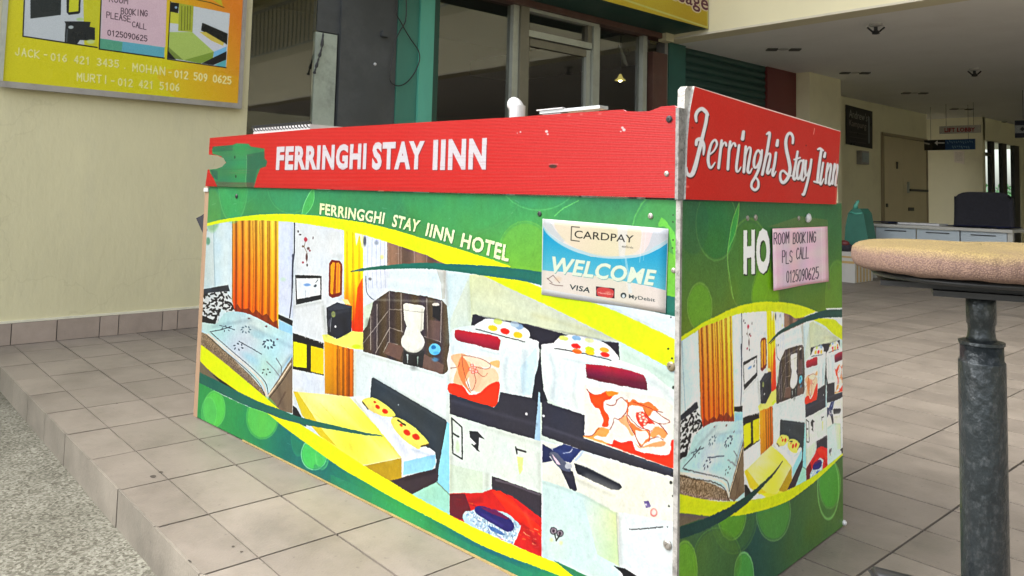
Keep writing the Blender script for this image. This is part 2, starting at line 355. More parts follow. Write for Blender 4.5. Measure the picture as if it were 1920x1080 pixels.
def print_mat(name, img, rough=0.35, bump=0.0, bdir=None, coat=0.0, spec=0.22):
    m = bpy.data.materials.new(name); m.use_nodes = True; n = m.node_tree.nodes; L = m.node_tree.links; b = n['Principled BSDF']
    t = n.new('ShaderNodeTexImage'); t.image = img; t.extension = 'EXTEND'; L.new(t.outputs[0], b.inputs['Base Color'])
    tc = n.new('ShaderNodeTexCoord'); ns = n.new('ShaderNodeTexNoise'); ns.inputs['Scale'].default_value = 7; ns.inputs['Detail'].default_value = 6
    L.new(tc.outputs['Object'], ns.inputs[0]); mr = n.new('ShaderNodeMapRange'); mr.inputs[3].default_value = rough-.12; mr.inputs[4].default_value = rough+.15
    L.new(ns.outputs[0], mr.inputs[0]); L.new(mr.outputs[0], b.inputs['Roughness']); b.inputs['Coat Weight'].default_value = coat; b.inputs['Specular IOR Level'].default_value = spec
    if bdir:      # corrugated plastic flutes running along the board
        wv = n.new('ShaderNodeTexWave'); wv.bands_direction = 'Z'; wv.inputs['Scale'].default_value = bdir; wv.inputs['Distortion'].default_value = 1.2; wv.inputs['Detail'].default_value = 2; wv.inputs['Detail Scale'].default_value = .6
        mp = n.new('ShaderNodeMapping'); mp.inputs['Scale'].default_value = (.35, .35, 1); L.new(tc.outputs['Object'], mp.inputs[0]); L.new(mp.outputs[0], wv.inputs[0]); h = wv.outputs[1]; ds = 0.004
    else: h = ns.outputs[0]; ds = 0.02
    if bump:
        bp = n.new('ShaderNodeBump'); bp.inputs['Strength'].default_value = bump; bp.inputs['Distance'].default_value = ds
        L.new(h, bp.inputs['Height']); L.new(bp.outputs[0], b.inputs['Normal'])
    return m
def panel(name, plane, uvpts, cv, m_front, m_side, parent, off, thick):
    """board cut to a polygon given in plane coordinates; printed front face, plain edges. off = distance of the front face along the plane normal"""
    bm = bmesh.new(); uvl = bm.loops.layers.uv.new('UVMap')
    a = [bm.verts.new(plane.pt(u, v, off)) for u, v in uvpts]; b = [bm.verts.new(plane.pt(u, v, off-thick)) for u, v in uvpts]
    f = bm.faces.new(a); f.material_index = 0
    for l, (u, v) in zip(f.loops, uvpts): l[uvl].uv = ((u-cv.u0)/(cv.u1-cv.u0), (v-cv.v0)/(cv.v1-cv.v0))
    g = bm.faces.new(b[::-1]); g.material_index = 1; n = len(a)
    for i in range(n): bm.faces.new((a[i], b[i], b[(i+1) % n], a[(i+1) % n])).material_index = 1
    f.normal_update()
    if f.normal.dot(Vector(plane.n)) < 0:
        for q in bm.faces: q.normal_flip()
    me = bpy.data.meshes.new(name); bm.to_mesh(me); bm.free()
    return link(name, me, [m_front, m_side], parent)

# lettering: glyph outlines from the built-in font, filled into a canvas
_tx = {}
def glyphs(text, bold=0.0, shear=0.0):
    key = (text, bold, shear)
    if key in _tx: return _tx[key]
    c = bpy.data.curves.new('t', 'FONT'); c.body = text; c.offset = bold; c.shear = shear; c.resolution_u = 3; c.space_character = 1.0+bold*2.6; c.fill_mode = 'BOTH'
    o = bpy.data.objects.new('t', c); COL.objects.link(o)
    dg = bpy.context.evaluated_depsgraph_get(); me = o.evaluated_get(dg).to_mesh(); me.calc_loop_triangles()
    V = np.array([v.co[:2] for v in me.vertices]); T = np.array([t.vertices[:] for t in me.loop_triangles])
    o.evaluated_get(dg).to_mesh_clear(); bpy.data.objects.remove(o); bpy.data.curves.remove(c)
    mn = V.min(0); mx = V.max(0); _tx[key] = ((V-mn)/(mx-mn), T, (mx-mn)); return _tx[key]
def tri_fill(cv, V, T, col, alpha=1.0):
    P = cv.ix(V)
    mk = np.zeros((cv.Hh, cv.W), bool)
    for t in T:
        a, b, c = P[t]
        i0 = max(0, int(min(a[0], b[0], c[0]))); i1 = min(cv.W, int(max(a[0], b[0], c[0]))+2)
        j0 = max(0, int(min(a[1], b[1], c[1]))); j1 = min(cv.Hh, int(max(a[1], b[1], c[1]))+2)
        if i1 <= i0 or j1 <= j0: continue
        X = np.arange(i0, i1)[None]+.5; Y = np.arange(j0, j1)[:, None]+.5
        d = (b[0]-a[0])*(c[1]-a[1])-(b[1]-a[1])*(c[0]-a[0])
        if abs(d) < 1e-9: continue
        w0 = ((b[0]-X)*(c[1]-Y)-(b[1]-Y)*(c[0]-X))/d; w1 = ((c[0]-X)*(a[1]-Y)-(c[1]-Y)*(a[0]-X))/d
        mk[j0:j1, i0:i1] |= (w0 >= -1e-3) & (w1 >= -1e-3) & (w0+w1 <= 1.001)
    jj, ii = np.where(mk)
    if len(jj) == 0: return
    sl = (slice(jj.min(), jj.max()+1), slice(ii.min(), ii.max()+1)); cv.put(sl, mk[sl].astype(np.float32), col, alpha)
def text4(cv, text, tl, tr, br, bl, col, bold=0.0, shear=0.0, alpha=1.0, dx=0, dy=0):
    V, T, _ = glyphs(text, bold, shear); tl, tr, br, bl = [np.array(p, float)+(dx, dy) for p in (tl, tr, br, bl)]
    x = V[:, :1]; y = V[:, 1:]
    tri_fill(cv, (bl*(1-x)+br*x)*(1-y)+(tl*(1-x)+tr*x)*y, T, col, alpha)
# single-stroke hand lettering
SF = {'A': [[(0, 0), (.5, 1), (1, 0)], [(.2, .4), (.8, .4)]], 'B': [[(0, 0), (0, 1), (.7, 1), (.9, .75), (.7, .52), (0, .52)], [(.7, .52), (1, .28), (.7, 0), (0, 0)]],
      'C': [[(1, .85), (.6, 1), (.15, .8), (0, .5), (.15, .15), (.6, 0), (1, .15)]], 'E': [[(1, 1), (0, 1), (0, 0), (1, 0)], [(0, .5), (.8, .5)]],
      'G': [[(1, .85), (.6, 1), (.15, .8), (0, .5), (.15, .15), (.6, 0), (1, .2), (1, .5), (.6, .5)]], 'H': [[(0, 0), (0, 1)], [(1, 0), (1, 1)], [(0, .5), (1, .5)]],
      'I': [[(.5, 0), (.5, 1)]], 'J': [[(.8, 1), (.8, .2), (.5, 0), (.15, .1), (0, .3)]], 'K': [[(0, 0), (0, 1)], [(1, 1), (0, .45), (1, 0)]], 'L': [[(0, 1), (0, 0), (1, 0)]],
      'M': [[(0, 0), (0, 1), (.5, .4), (1, 1), (1, 0)]], 'N': [[(0, 0), (0, 1), (1, 0), (1, 1)]], 'O': [[(.5, 0), (.1, .15), (0, .5), (.1, .85), (.5, 1), (.9, .85), (1, .5), (.9, .15), (.5, 0)]],
      'P': [[(0, 0), (0, 1), (.8, 1), (1, .75), (.8, .5), (0, .5)]], 'R': [[(0, 0), (0, 1), (.8, 1), (1, .75), (.8, .5), (0, .5)], [(.4, .5), (1, 0)]],
      'S': [[(1, .85), (.5, 1), (.1, .85), (.1, .6), (.9, .4), (.9, .12), (.5, 0), (0, .15)]], 'T': [[(.5, 0), (.5, 1)], [(0, 1), (1, 1)]], 'U': [[(0, 1), (0, .2), (.3, 0), (.7, 0), (1, .2), (1, 1)]],
      'Y': [[(0, 1), (.5, .5), (1, 1)], [(.5, .5), (.5, 0)]], '-': [[(.15, .5), (.85, .5)]], '.': [[(.5, 0), (.5, .06)]],
      '0': [[(.5, 0), (.1, .15), (0, .5), (.1, .85), (.5, 1), (.9, .85), (1, .5), (.9, .15), (.5, 0)]], '1': [[(.2, .8), (.55, 1), (.55, 0)]],
      '2': [[(0, .8), (.3, 1), (.8, .95), (.95, .7), (0, 0), (1, 0)]], '3': [[(0, .9), (.5, 1), (.9, .75), (.4, .53), (1, .28), (.5, 0), (0, .12)]], '4': [[(.75, 0), (.75, 1), (0, .3), (1, .3)]],
      '5': [[(.9, 1), (.1, 1), (.1, .55), (.7, .6), (1, .3), (.6, 0), (0, .1)]], '6': [[(.8, 1), (.2, .7), (0, .3), (.4, 0), (.9, .15), (.9, .45), (.4, .55), (.05, .35)]],
      '9': [[(.9, .6), (.5, .42), (.1, .6), (.15, .9), (.6, 1), (.95, .8), (.85, .3), (.4, 0)]]}
def hand(cv, text, p0, p1, h, wd, col, up=(0, -1), fill=0.72, jit=0.0, alpha=1.0, rnd=None):
    p0 = np.array(p0, float); p1 = np.array(p1, float); up = np.array(up, float)*h; n = len(text); adv = (p1-p0)/n
    g = random.Random(len(text)*7+int(p0[0]))
    for i, ch in enumerate(text):
        if ch not in SF: continue
        b = p0+adv*i+np.array([0, g.uniform(-jit, jit)])
        for st in SF[ch]: cv.line([b+adv*fill*x+up*y for x, y in st], wd, col, alpha)

# ================================================================== SETTING
XW, XS, XI = -4.75, -4.90, -5.5       # left cream wall, shop front, inner lobby wall
YB, ZC = 6.47, 2.45                   # beam face, ceiling height
ZR = -0.105                           # road level
YE = 0.687                            # step edge
TA, TB = 0.308, 0.2                   # tile module

# ---- road: exposed aggregate concrete
def road_mat():
    m = bpy.data.materials.new('aggregate_concrete'); m.use_nodes = True; n = m.node_tree.nodes; L = m.node_tree.links; b = n['Principled BSDF']
    tc = n.new('ShaderNodeTexCoord')
    def noise(sc, det=6, ro=.6):
        q = n.new('ShaderNodeTexNoise'); q.inputs['Scale'].default_value = sc; q.inputs['Detail'].default_value = det; q.inputs['Roughness'].default_value = ro; L.new(tc.outputs['Object'], q.inputs[0]); return q
    v = n.new('ShaderNodeTexVoronoi'); v.inputs['Scale'].default_value = 150; L.new(tc.outputs['Object'], v.inputs[0])
    a = noise(2.2); c = noise(300, 3); d = noise(38, 5)
    r1 = n.new('ShaderNodeValToRGB'); r1.color_ramp.elements[0].position = .3; r1.color_ramp.elements[0].color = (.10, .096, .074, 1); r1.color_ramp.elements[1].position = .75; r1.color_ramp.elements[1].color = (.195, .19, .16, 1)
    L.new(a.outputs[0], r1.inputs[0])
    r2 = n.new('ShaderNodeValToRGB'); e = r2.color_ramp.elements; e[0].position = .0; e[0].color = (.40, .36, .28, 1); e[1].position = 1; e[1].color = (1.55, 1.55, 1.5, 1)
    sp = n.new('ShaderNodeSeparateColor'); L.new(v.outputs['Color'], sp.inputs[0]); L.new(sp.outputs[0], r2.inputs[0])
    m1 = n.new('ShaderNodeMix'); m1.data_type = 'RGBA'; m1.blend_type = 'MULTIPLY'; m1.inputs[0].default_value = .95; L.new(r1.outputs[0], m1.inputs[6]); L.new(r2.outputs[0], m1.inputs[7])
    r3 = n.new('ShaderNodeValToRGB'); r3.color_ramp.elements[0].position = .60; r3.color_ramp.elements[0].color = (1, 1, 1, 1); r3.color_ramp.elements[1].position = .68; r3.color_ramp.elements[1].color = (.3, .28, .24, 1)
    L.new(d.outputs[0], r3.inputs[0]); m2 = n.new('ShaderNodeMix'); m2.data_type = 'RGBA'; m2.blend_type = 'MULTIPLY'; m2.inputs[0].default_value = .8; L.new(m1.outputs[2], m2.inputs[6]); L.new(r3.outputs[0], m2.inputs[7])
    L.new(m2.outputs[2], b.inputs['Base Color']); b.inputs['Roughness'].default_value = .85
    bp = n.new('ShaderNodeBump'); bp.inputs['Strength'].default_value = .6; bp.inputs['Distance'].default_value = .004; L.new(c.outputs[0], bp.inputs['Height']); L.new(bp.outputs[0], b.inputs['Normal']); return m
M_road = road_mat()
bm = bmesh.new(); v = [bm.verts.new(c) for c in ((-150, -150, ZR), (150, -150, ZR), (150, 60, ZR), (-150, 60, ZR))]; bm.faces.new(v)
tag(bm_obj('road', bm, M_road), kind='structure')

# ---- raised tiled floor
floor = tag(box_obj('floor', (-8.6, 8.0, YE+.006, 26.0, ZR-.02, -.006), M_grout), kind='structure')
def tile_mesh(name, lx, ly, hz, m):
    bm = bmesh.new(); c = .0016
    a = [bm.verts.new(p) for p in ((0, 0, -hz), (lx, 0, -hz), (lx, ly, -hz), (0, ly, -hz))]
    t = [bm.verts.new(p) for p in ((0, 0, 0), (lx, 0, 0), (lx, ly, 0), (0, ly, 0))]
    for p, q in ((a, t),):
        for i in range(4): bm.faces.new((p[i], p[(i+1) % 4], q[(i+1) % 4], q[i]))
    bm.faces.new(t); me = bpy.data.meshes.new(name); bm.to_mesh(me); bm.free(); me.materials.append(m); return me
J = 0.0065
x_lines = [-2.0606+TA*k for k in range(-21, 33)]
y_lines = [YE, 0.815, 1.015]+[1.015+TB*k for k in range(1, 122)]
tm_full = tile_mesh('tile', TA-J, TB-J, .012, M_tile); tm_edge = tile_mesh('tile_edge', TA-J, .128-J*.5, .012, M_tile)
# counter footprint, to know which tiles stand under it
HU = CAM_H; _cx, _cy, _th = 0.38009964*HU, 1.76477878*HU, 0.76675133
def c2w(x, y): return np.array([x*RX-y*RY, x*RY+y*RX])
CC = c2w(_cx, _cy); D1 = c2w(-math.cos(_th), math.sin(_th)); D2 = c2w(math.sin(_th), math.cos(_th))
CL, CW, CS, CT = 2.0134, 0.8162, 0.8461, 1.0282
tiles = []
for i, x0 in enumerate(x_lines[:-1]):
    if x0 < XW-.35 and False: continue
    for j, y0 in enumerate(y_lines[:-1]):
        if y0 < 2.0 and x0 < -4.9: continue
        y1 = y_lines[j+1]; c = np.array([x0+TA/2, (y0+y1)/2, 0.])
        dz = (c-CP)@FW
        area = 0
        if dz > .3:
            q = proj(np.array([[x0, y0, 0], [x0+TA, y0, 0], [x0+TA, y1, 0], [x0, y1, 0]]))
            qc = np.clip(q, (0, 0), (1920, 1080))
            area = 0.5*abs(sum(qc[k][0]*qc[(k+1) % 4][1]-qc[(k+1) % 4][0]*qc[k][1] for k in range(4)))
            w = c[:2]-CC; uu, vv = w@D1, w@D2
            if 0 < uu < CL and 0 < vv < CW: area = 0
            # hidden behind the counter: the line of sight meets its front face below the top
            m_ = (q.mean(0)); 
            if 400 < m_[0] < 1560 and m_[1] < 780+0.49*(m_[0]-372) and m_[0] < 1265 and area > 0:
                d = ray(*m_); t0 = ((np.array([*CC, 0.])-CP)[:2]@D2)/(d[:2]@D2)
                if t0 < (c-CP)[:2]@D2/(d[:2]@D2): area *= 0
            if 1265 < m_[0] < 1582 and m_[1] < 1080: area = 0
        tiles.append((area, x0, y0, j))
tiles.sort(key=lambda t: -t[0])
g = random.Random(3)
def place_tile(me, x0, y0, name='tile'):
    o = bpy.data.objects.new(name, me); COL.objects.link(o); o.parent = floor
    o.location = (x0+J/2, y0+J/2, g.uniform(-.0006, .0006)); o.rotation_euler = (g.gauss(0, .0009), g.gauss(0, .0009), 0); return o
for a, x0, y0, j in tiles[:298]: place_tile(tm_edge if j == 0 else tm_full, x0, y0)
bm = bmesh.new()
for a, x0, y0, j in tiles[298:]:
    if y0 > 24 or x0 > 7.5: continue
    bm2 = tm_edge if j == 0 else tm_full
    n0 = len(bm.verts); dz = g.uniform(-.0006, .0006)
    vs = [bm.verts.new((v.co.x+x0+J/2, v.co.y+y0+J/2, v.co.z+dz)) for v in bm2.vertices]
    for p in bm2.polygons: bm.faces.new([vs[k] for k in p.vertices])
tag(bm_obj('tile_field', bm, M_tile, floor), kind='stuff')
# riser tiles on the step
me_r = tile_mesh('riser_tile', TA-.004, .103, .010, M_rtile)
for x0 in x_lines[:-1]:
    if x0 < -4.9 or x0 > 2.5: continue
    o = bpy.data.objects.new('riser_tile', me_r); COL.objects.link(o); o.parent = floor
    o.location = (x0+.002-.012, YE-.002+g.uniform(-.001, .001), ZR+.0005); o.rotation_euler = (R(90), 0, 0); o.location.y += 0.0

# chipped spots along the nosing
M_chip = mat('dark_chip', (.05, .04, .03), .9, var=.4, scale=60)
for px, py, r_ in ((286, 893, .016), (302, 885, .010), (219, 756, .009), (354, 1052, .008), (437, 484+540, .006), (453, 494+540, .005)):
    p = onZ(px, py, .0012); n_ = 9; bm = bmesh.new()
    vs = [bm.verts.new((p[0]+r_*g.uniform(.5, 1.1)*math.cos(k*2*math.pi/n_), max(YE-.0005, p[1]+r_*g.uniform(.35, .8)*math.sin(k*2*math.pi/n_)), .0010)) for k in range(n_)]
    bm.faces.new(vs); bm_obj('chip', bm, M_chip, floor)

# ---- left cream wall with tiled skirting
wall = empty('plastered_wall', label='cream plastered wall with brown skirting tiles under the yellow price board', cat='wall')
box_obj('wall_body', (XW-.145, XW, -3.5, 2.0, ZR-.02, 3.9), M_cream, wall)
sk = [-1.0, .70]+[onX(p, 625, XW)[1] for p in (20, 105, 185, 220, 302, 330, 372, 405, 440)]+[1.998]
for y0, y1 in zip(sk[1:], sk[2:]):
    o = box_obj('skirting_tile', (XW+.001, XW+.012+g.uniform(-.0015, .0015), y0+.0022, y1-.0022, .002, .112+g.uniform(-.002, .002)), M_stile, wall, bevel=.0015)
box_obj('skirting_grout', (XW+.0005, XW+.008, .70, 1.995, .0, .108), M_grout, wall)

box_obj('skirting_cap', (XW+.0005, XW+.011, .70, 1.996, .1125, .124), mat('pale_cement', (.62, .60, .48), .8, var=.12, scale=20), wall, bevel=.002)
# ---- shop front (same line as the wall, set back a little)
def ys(px, py=150, X=XS): return onX(px, py, X)[1]
def zs(px, py, X=XS): return onX(px, py, X)[2]
shop = empty('glass_shopfront', label='dark glass shopfront with grey aluminium frames, green and charcoal columns and red brown beam', cat='shopfront')
def sbox(name, px0, px1, z0, z1, dx0, dx1, m, bevel=.002, parent=None, py=150):
    return box_obj(name, (XS+dx0, XS+dx1, ys(px0, py), ys(px1, py), z0, z1), m, parent or shop, bevel=bevel)
def pane(y0, y1, z0, z1, X, parent, m=None, name='glass_pane'):
    return box_obj(name, (X-.006, X, y0, y1, z0, z1), m or M_glass, parent)
y_col = ys(632)
pane(2.0, ys(590), 0, 2.6, XS, shop)
sbox('metal_strip', 588, 628, 0, zs(606, 62), -.03, .01, mat('dusty_steel_sheet', (.33, .38, .33), .45, .2, var=.25, scale=5, dirt=(.12, .14, .12), dscale=7, damt=.6), bevel=.001)
sbox('dark_infill', 588, 632, zs(606, 60)+.003, 2.75, -.04, .0, M_char)
sbox('charcoal_column', 632, 737, 0, 2.9, -.1, .03, M_char, .004)
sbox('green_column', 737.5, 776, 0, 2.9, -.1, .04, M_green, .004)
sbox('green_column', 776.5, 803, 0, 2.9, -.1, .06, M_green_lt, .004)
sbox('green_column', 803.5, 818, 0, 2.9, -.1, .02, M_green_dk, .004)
pane(ys(818), ys(957), 0, 2.75, XS-.02, shop)
sbox('mullion', 957, 968, 0, 2.75, -.06, .02, M_alu, .003); sbox('mullion', 968.4, 984, 0, 2.75, -.06, .04, M_alu_dk, .003)
zh = zs(1117, 52)       # underside of the head frame
zd = zs(1110, 100)      # door head
sbox('head_frame', 984, 1118, zh, zh+.055, -.05, .03, M_alu, .003)
sbox('head_frame', 820, 957, zh+.28, zh+.34, -.05, .03, M_alu_dk, .003)
sbox('transom', 984.5, 1104, zd+.03, zd+.085, -.05, .035, M_alu, .003)
pane(ys(984.5), ys(1098), zd+.086, zh-.001, XS-.02, shop)
sbox('mullion', 1106, 1118, 0, zh, -.06, .04, M_alu, .003); sbox('mullion', 1098, 1105.4, zd+.088, zh, -.06, .02, M_alu_dk, .003)
door = box_obj('door', (XS-.035, XS+.005, ys(985), ys(990.5), .01, zd+.02), M_alu_dk, shop, bevel=.002)
box_obj('door_rail', (XS-.035, XS+.008, ys(991), ys(1097), zd-.045, zd+.02), M_alu_dk, door, bevel=.002)
box_obj('door_rail', (XS-.035, XS+.008, ys(991), ys(1097), .01, .12), M_alu_dk, door, bevel=.002)
box_obj('door_stile', (XS-.035, XS+.010, ys(1097.5), ys(1105), .01, zd+.02), M_alu, door, bevel=.002)
pane(ys(991), ys(1097), .12, zd-.045, XS-.02, door, name='door_pane')
tube(bm := bmesh.new(), [(XS+.01, ys(1101), .95), (XS+.05, ys(1101), .95), (XS+.05, ys(1101), 1.25), (XS+.01, ys(1101), 1.25)], .009)
bm_obj('door_handle', bm, M_alu, door, smooth=True)
pane(ys(1118.5), ys(1202), 0, 2.6, XS-.03, shop)
sbox('window_strip', 1202.5, 1210, 0, 2.6, -.05, .02, M_alu, .003)
sbox('dark_infill', 1210.5, 1216, 0, 2.6, -.06, -.02, M_black)
sbox('brown_column', 1216.5, 1243, 0, 2.3, -.08, .05, M_brown, .004)
sbox('corner_strip', 1243.5, 1247, 0, 2.3, -.08, .03, M_alu_dk, .002)
zb0 = zs(1120, 47); zb1 = zs(1120, 21)
box_obj('head_beam', (XS-.08, XS+.07, ys(820), ys(1247), zb0, zb1), M_brown, shop, bevel=.004)
box_obj('beam_bead', (XS+.07, XS+.085, ys(820), ys(1247), zb1-.03, zb1), mat('faded_brown_bead', (.17, .14, .11), .6, var=.3, scale=30), shop, bevel=.002)
bm = bmesh.new()
for e in ((XS-3.6, XS-3.5, 1.9, 7.5, 0, 2.9), (XS-3.5, XS-.12, 1.85, 1.9, 0, 2.9), (XS-3.5, XS-.12, 7.45, 7.5, 0, 2.9), (XS-3.5, XS-.12, 1.9, 7.5, 2.9, 3.0), (XS-3.5, XS-.12, 1.9, 7.5, -.003, .004)): box(bm, *e)
bm_obj('shop_interior', bm, M_int, shop)
box_obj('interior_counter', (XS-2.2, XS-1.4, 3.4, 5.2, 0.004, 1.0), M_char, shop)
# lit pendant lamp and small white ornament just behind the last pane
XL = XS-.45
lampo = empty('pendant_lamp', label='small lit yellow lamp seen through the last shop pane', cat='lamp')
pl_ = onX(1163, 148, XL); M_bulb = mat('lit_shade', (.8, .7, .2), .5, emis=((1.0, .80, .22), .22))
b_ = bmesh.new(); lathe(b_, [(.012, pl_[2]+.05), (.03, pl_[2]+.01), (.06, pl_[2]-.015), (.055, pl_[2]-.017)], pl_[0], pl_[1], 20); bm_obj('lamp_shade', b_, M_bulb, lampo, smooth=True)
b_ = bmesh.new(); tube(b_, [(pl_[0], pl_[1], pl_[2]+.051), (pl_[0], pl_[1], 2.88)], .004, 6); bm_obj('lamp_cord', b_, M_black, lampo)
b_ = bmesh.new(); bmesh.ops.create_icosphere(b_, subdivisions=2, radius=.022, matrix=Matrix.Translation((pl_[0], pl_[1], pl_[2]-.01))); bm_obj('bulb', b_, mat('lit_bulb', (.9, .85, .5), .5, emis=((1.0, .9, .5), 12)), lampo, smooth=True)
b_ = bmesh.new(); q_ = [onX(px, py, XS-.06) for px, py in ((1160, 84), (1163, 92), (1168, 105), (1171, 116), (1176, 122))]; tube(b_, catmull(q_, 4), [.008]*4+[.014]*4+[.022]*5+[.018]*4, 10)
tube(b_, catmull([onX(px, py, XS-.06) for px, py in ((1168, 104), (1166, 95), (1172, 92))], 3), .006, 6); tube(b_, catmull([onX(px, py, XS-.06) for px, py in ((1174, 104), (1180, 97), (1177, 92))], 3), .006, 6)
tag(bm_obj('glass_ornament', b_, mat('pale_ornament', (.30, .30, .30), .5, var=.2, scale=60), smooth=True), 'small white figure ornament hanging behind the last shop pane', 'ornament')
# mark on the charcoal column: lever and screw
lv = box_obj('column_fitting', (XS+.031, XS+.06, ys(706), ys(717), zs(712, 70), zs(712, 60)), M_char, shop, bevel=.004)
bm = bmesh.new(); bmesh.ops.create_uvsphere(bm, u_segments=10, v_segments=6, radius=.012, matrix=Matrix.Translation((XS+.03, ys(698), zs(698, 121)))); bm_obj('column_knob', bm, M_white, shop, smooth=True)
# hanging cable loop on the green column
pts = [(742, -30), (742, 20), (752, 42), (768, 70), (783, 92), (787, 107), (784, 122), (775, 140), (762, 155), (748, 161), (736, 157), (731, 146), (734, 120), (738, 95), (741, 78), (750, 58), (760, 40), (762, 10), (760, -30)]
bm = bmesh.new(); tube(bm, catmull([onX(px, py, XS+.075) for px, py in pts], 5), .0045, 6)
tag(bm_obj('hanging_cable', bm, M_black, smooth=True), 'thin black cable hanging in a loop over the green column', 'cable')
bm = bmesh.new(); tube(bm, catmull([onX(px, py, XS+.045) for px, py in ((606, 62), (603, 90), (598, 108), (592, 128), (589, 138))], 5), [.004, .007, .006, .01, .012]*4+[.01], 6)
tag(bm_obj('door_closer_chain', bm, M_black, smooth=True), 'short dark chain hanging across the pale metal strip', 'chain')

# upper wall over the shop, and the light box sign
zsg = 2.50; psg = onZ(1327, 54, zsg); XG = psg[0]
ub = empty('upper_wall', label='cream upper wall above the shopfront and its signboard', cat='wall')
box_obj('wall_body', (XS-.15, XS, 2.0, YB, 3.0, 9.0), M_cream, ub)
sign = empty('massage_sign', label='yellow light box sign ending in the word Massage over a dark green soffit', cat='sign')
box_obj('sign_box', (XS+.001, XG-.012, 2.6, YB-.01, zsg, 3.55), M_green_dk, sign, bevel=.003)
P_sg = Plane((XG, 2.6, zsg), (0, 1, 0)); Lsg = YB-.012-2.6
cv = Canvas(P_sg, 0, Lsg, 0, .9, 420)
def ycol(X, Y): t = np.clip((Y+60)/140+.12*np.sin(X*.05), 0, 1)[..., None]; return (1-t)*np.array([222, 205, 60])+t*np.array([200, 165, 20])
cv.poly([(0, -900), (1500, -900), (1500, 200), (0, 200)], ycol)
cv.line([(960, -70), (1170, -1), (1328, 52)], 3.2, (215, 215, 120))
cv.line([(1327, -300), (1327, 60)], 3, (225, 215, 120))
for wd, cc in ((7.5, (238, 222, 190)), (0, None)):
    V, T, _ = glyphs('Massage', .012)
    x = V[:, :1]; y = V[:, 1:]
    bl, br, tl, tr = np.array((1222, -6.)), np.array((1328, 29.)), np.array((1222, -42.)), np.array((1328, -7.))
    P = (bl*(1-x)+br*x)*(1-y)+(tl*(1-x)+tr*x)*y
    if wd:
        for k in range(12): tri_fill(cv, P+np.array([math.cos(k*.5236), math.sin(k*.5236)])*2.3, T, cc)
    else: tri_fill(cv, P, T, (95, 25, 60))
panel('sign_face', P_sg, [(0, 0), (Lsg, 0), (Lsg, 1.05), (0, 1.05)], cv, print_mat('massage_print', cv.finish('massage_print', .62), .35), M_green_dk, sign, 0, .01)

# ---- porch beam and building above, ceiling, lobby walls
beam = empty('porch_beam', label='cream concrete beam across the lobby entrance', cat='beam')
box_obj('beam_body', (XS-.2, 12.0, YB, YB+.22, ZC-.001, 3.3), mat('daylit_cream', (.74, .69, .47), .7, var=.04, scale=2), beam)  # wall's cream lightened; the beam's stronger daylight is in the colour
box_obj('drip_edge', (XS+.06, 8.0, YB-.012, YB-.0005, ZC+.0, ZC+.02), mat('pale_trim', (.62, .58, .46), .7, var=.1, scale=9), beam)
box_obj('bracket', (XS+.02, XS+.12, YB-.14, YB-.013, ZC-.03, ZC+.05), M_cream, beam, bevel=.004)
up = empty('upper_storey', label='unseen upper floor with a railing gallery above the beam, added for reflections and shade', cat='building')  # unseen gallery added for the shop glass to reflect instead of bright sky
box_obj('gallery_floor', (-8, 12, YB+.0, 12, 3.301, 3.45), M_cream, up); box_obj('gallery_wall', (-8, 12, 8.5, 8.7, 3.451, 12), M_cream2, up); box_obj('gallery_roof', (-8, 12, YB+.0, 12, 5.6, 8.0), M_cream, up)
box_obj('shade_slab', (-4.88, 15, 3.2, YB-.001, 5.1, 5.3), M_cream, up)  # unseen slab added to keep skylight off the deeper floor
box_obj('handrail', (-4.8, 12, YB+.05, YB+.09, 4.35, 4.40), M_alu, up); box_obj('handrail', (-4.8, 12, YB+.05, YB+.09, 3.46, 3.50), M_alu, up)
bm = bmesh.new(); box(bm, -.012, .012, YB+.06, YB+.08, 3.50, 4.35); o0 = bm_obj('baluster', bm, M_alu, up)
for k in range(90):
    o = o0 if k == 0 else o0.copy()
    if k: COL.objects.link(o); o.parent = up
    o.location.x = -4.6+k*.18
ceil = tag(box_obj('ceiling', (-8.6, 6.5, YB+.221, 26, ZC, ZC+.2), M_ceil), kind='structure')
opp = empty('unseen_block', label='unseen plain cream block added to shade the counter side and show in reflections', cat='building')  # unseen block added to darken the counter side and fill reflections
box_obj('wall_body', (15.0, 15.3, -9, 30, ZR, 5.0), M_cream, opp)

# shutter, red panel
ysh0, ysh1 = ys(1285, 180), ys(1443, 180)
shut = empty('roller_shutter', label='dark green roller shutter between the green jamb and the dark red panel', cat='shutter')
box_obj('jamb', (XS-.12, XS+.0, ys(1254, 140), ysh0-.001, 0, ZC-.001), mat('jamb_green', (.02, .095, .075), .45, var=.15, scale=4), shut, bevel=.004)
box_obj('jamb', (XS-.12, XS-.01, ys(1247.5, 140), ys(1253.5, 140), 0, ZC-.001), M_grey, shut, bevel=.003)
M_sh = mat('shutter_green', (.018, .06, .05), .42, .2, var=.15, scale=6)
bm = bmesh.new(); hs_ = .085; N = 6; rows = []
for k in range(N+1):
    t = k/N; dx = .016*math.sin(math.pi*t)**.7; rows.append([bm.verts.new((XS-.07+dx, y, t*hs_)) for y in (ysh0, ysh1)])
for a, b in zip(rows, rows[1:]): bm.faces.new((a[0], a[1], b[1], b[0]))
o0 = bm_obj('slat', bm, M_sh, shut, smooth=True)
for k in range(29):
    o = o0 if k == 0 else o0.copy()
    if k: COL.objects.link(o); o.parent = shut
    o.location.z = k*hs_
box_obj('shutter_backing', (XS-.12, XS-.08, ysh0, ysh1, 0, ZC-.001), M_green_dk, shut)
yr1 = ys(1497, 200)
tag(box_obj('red_partition', (XS-.12, XS-.03, ysh1+.002, yr1-.001, 0, ZC-.001), M_red_dk, bevel=.004), 'tall dark red partition at the right end of the green shutter', 'partition')
xp = onY(1518, 200, yr1)[0]; yp1 = onX(1577, 230, xp)[1]
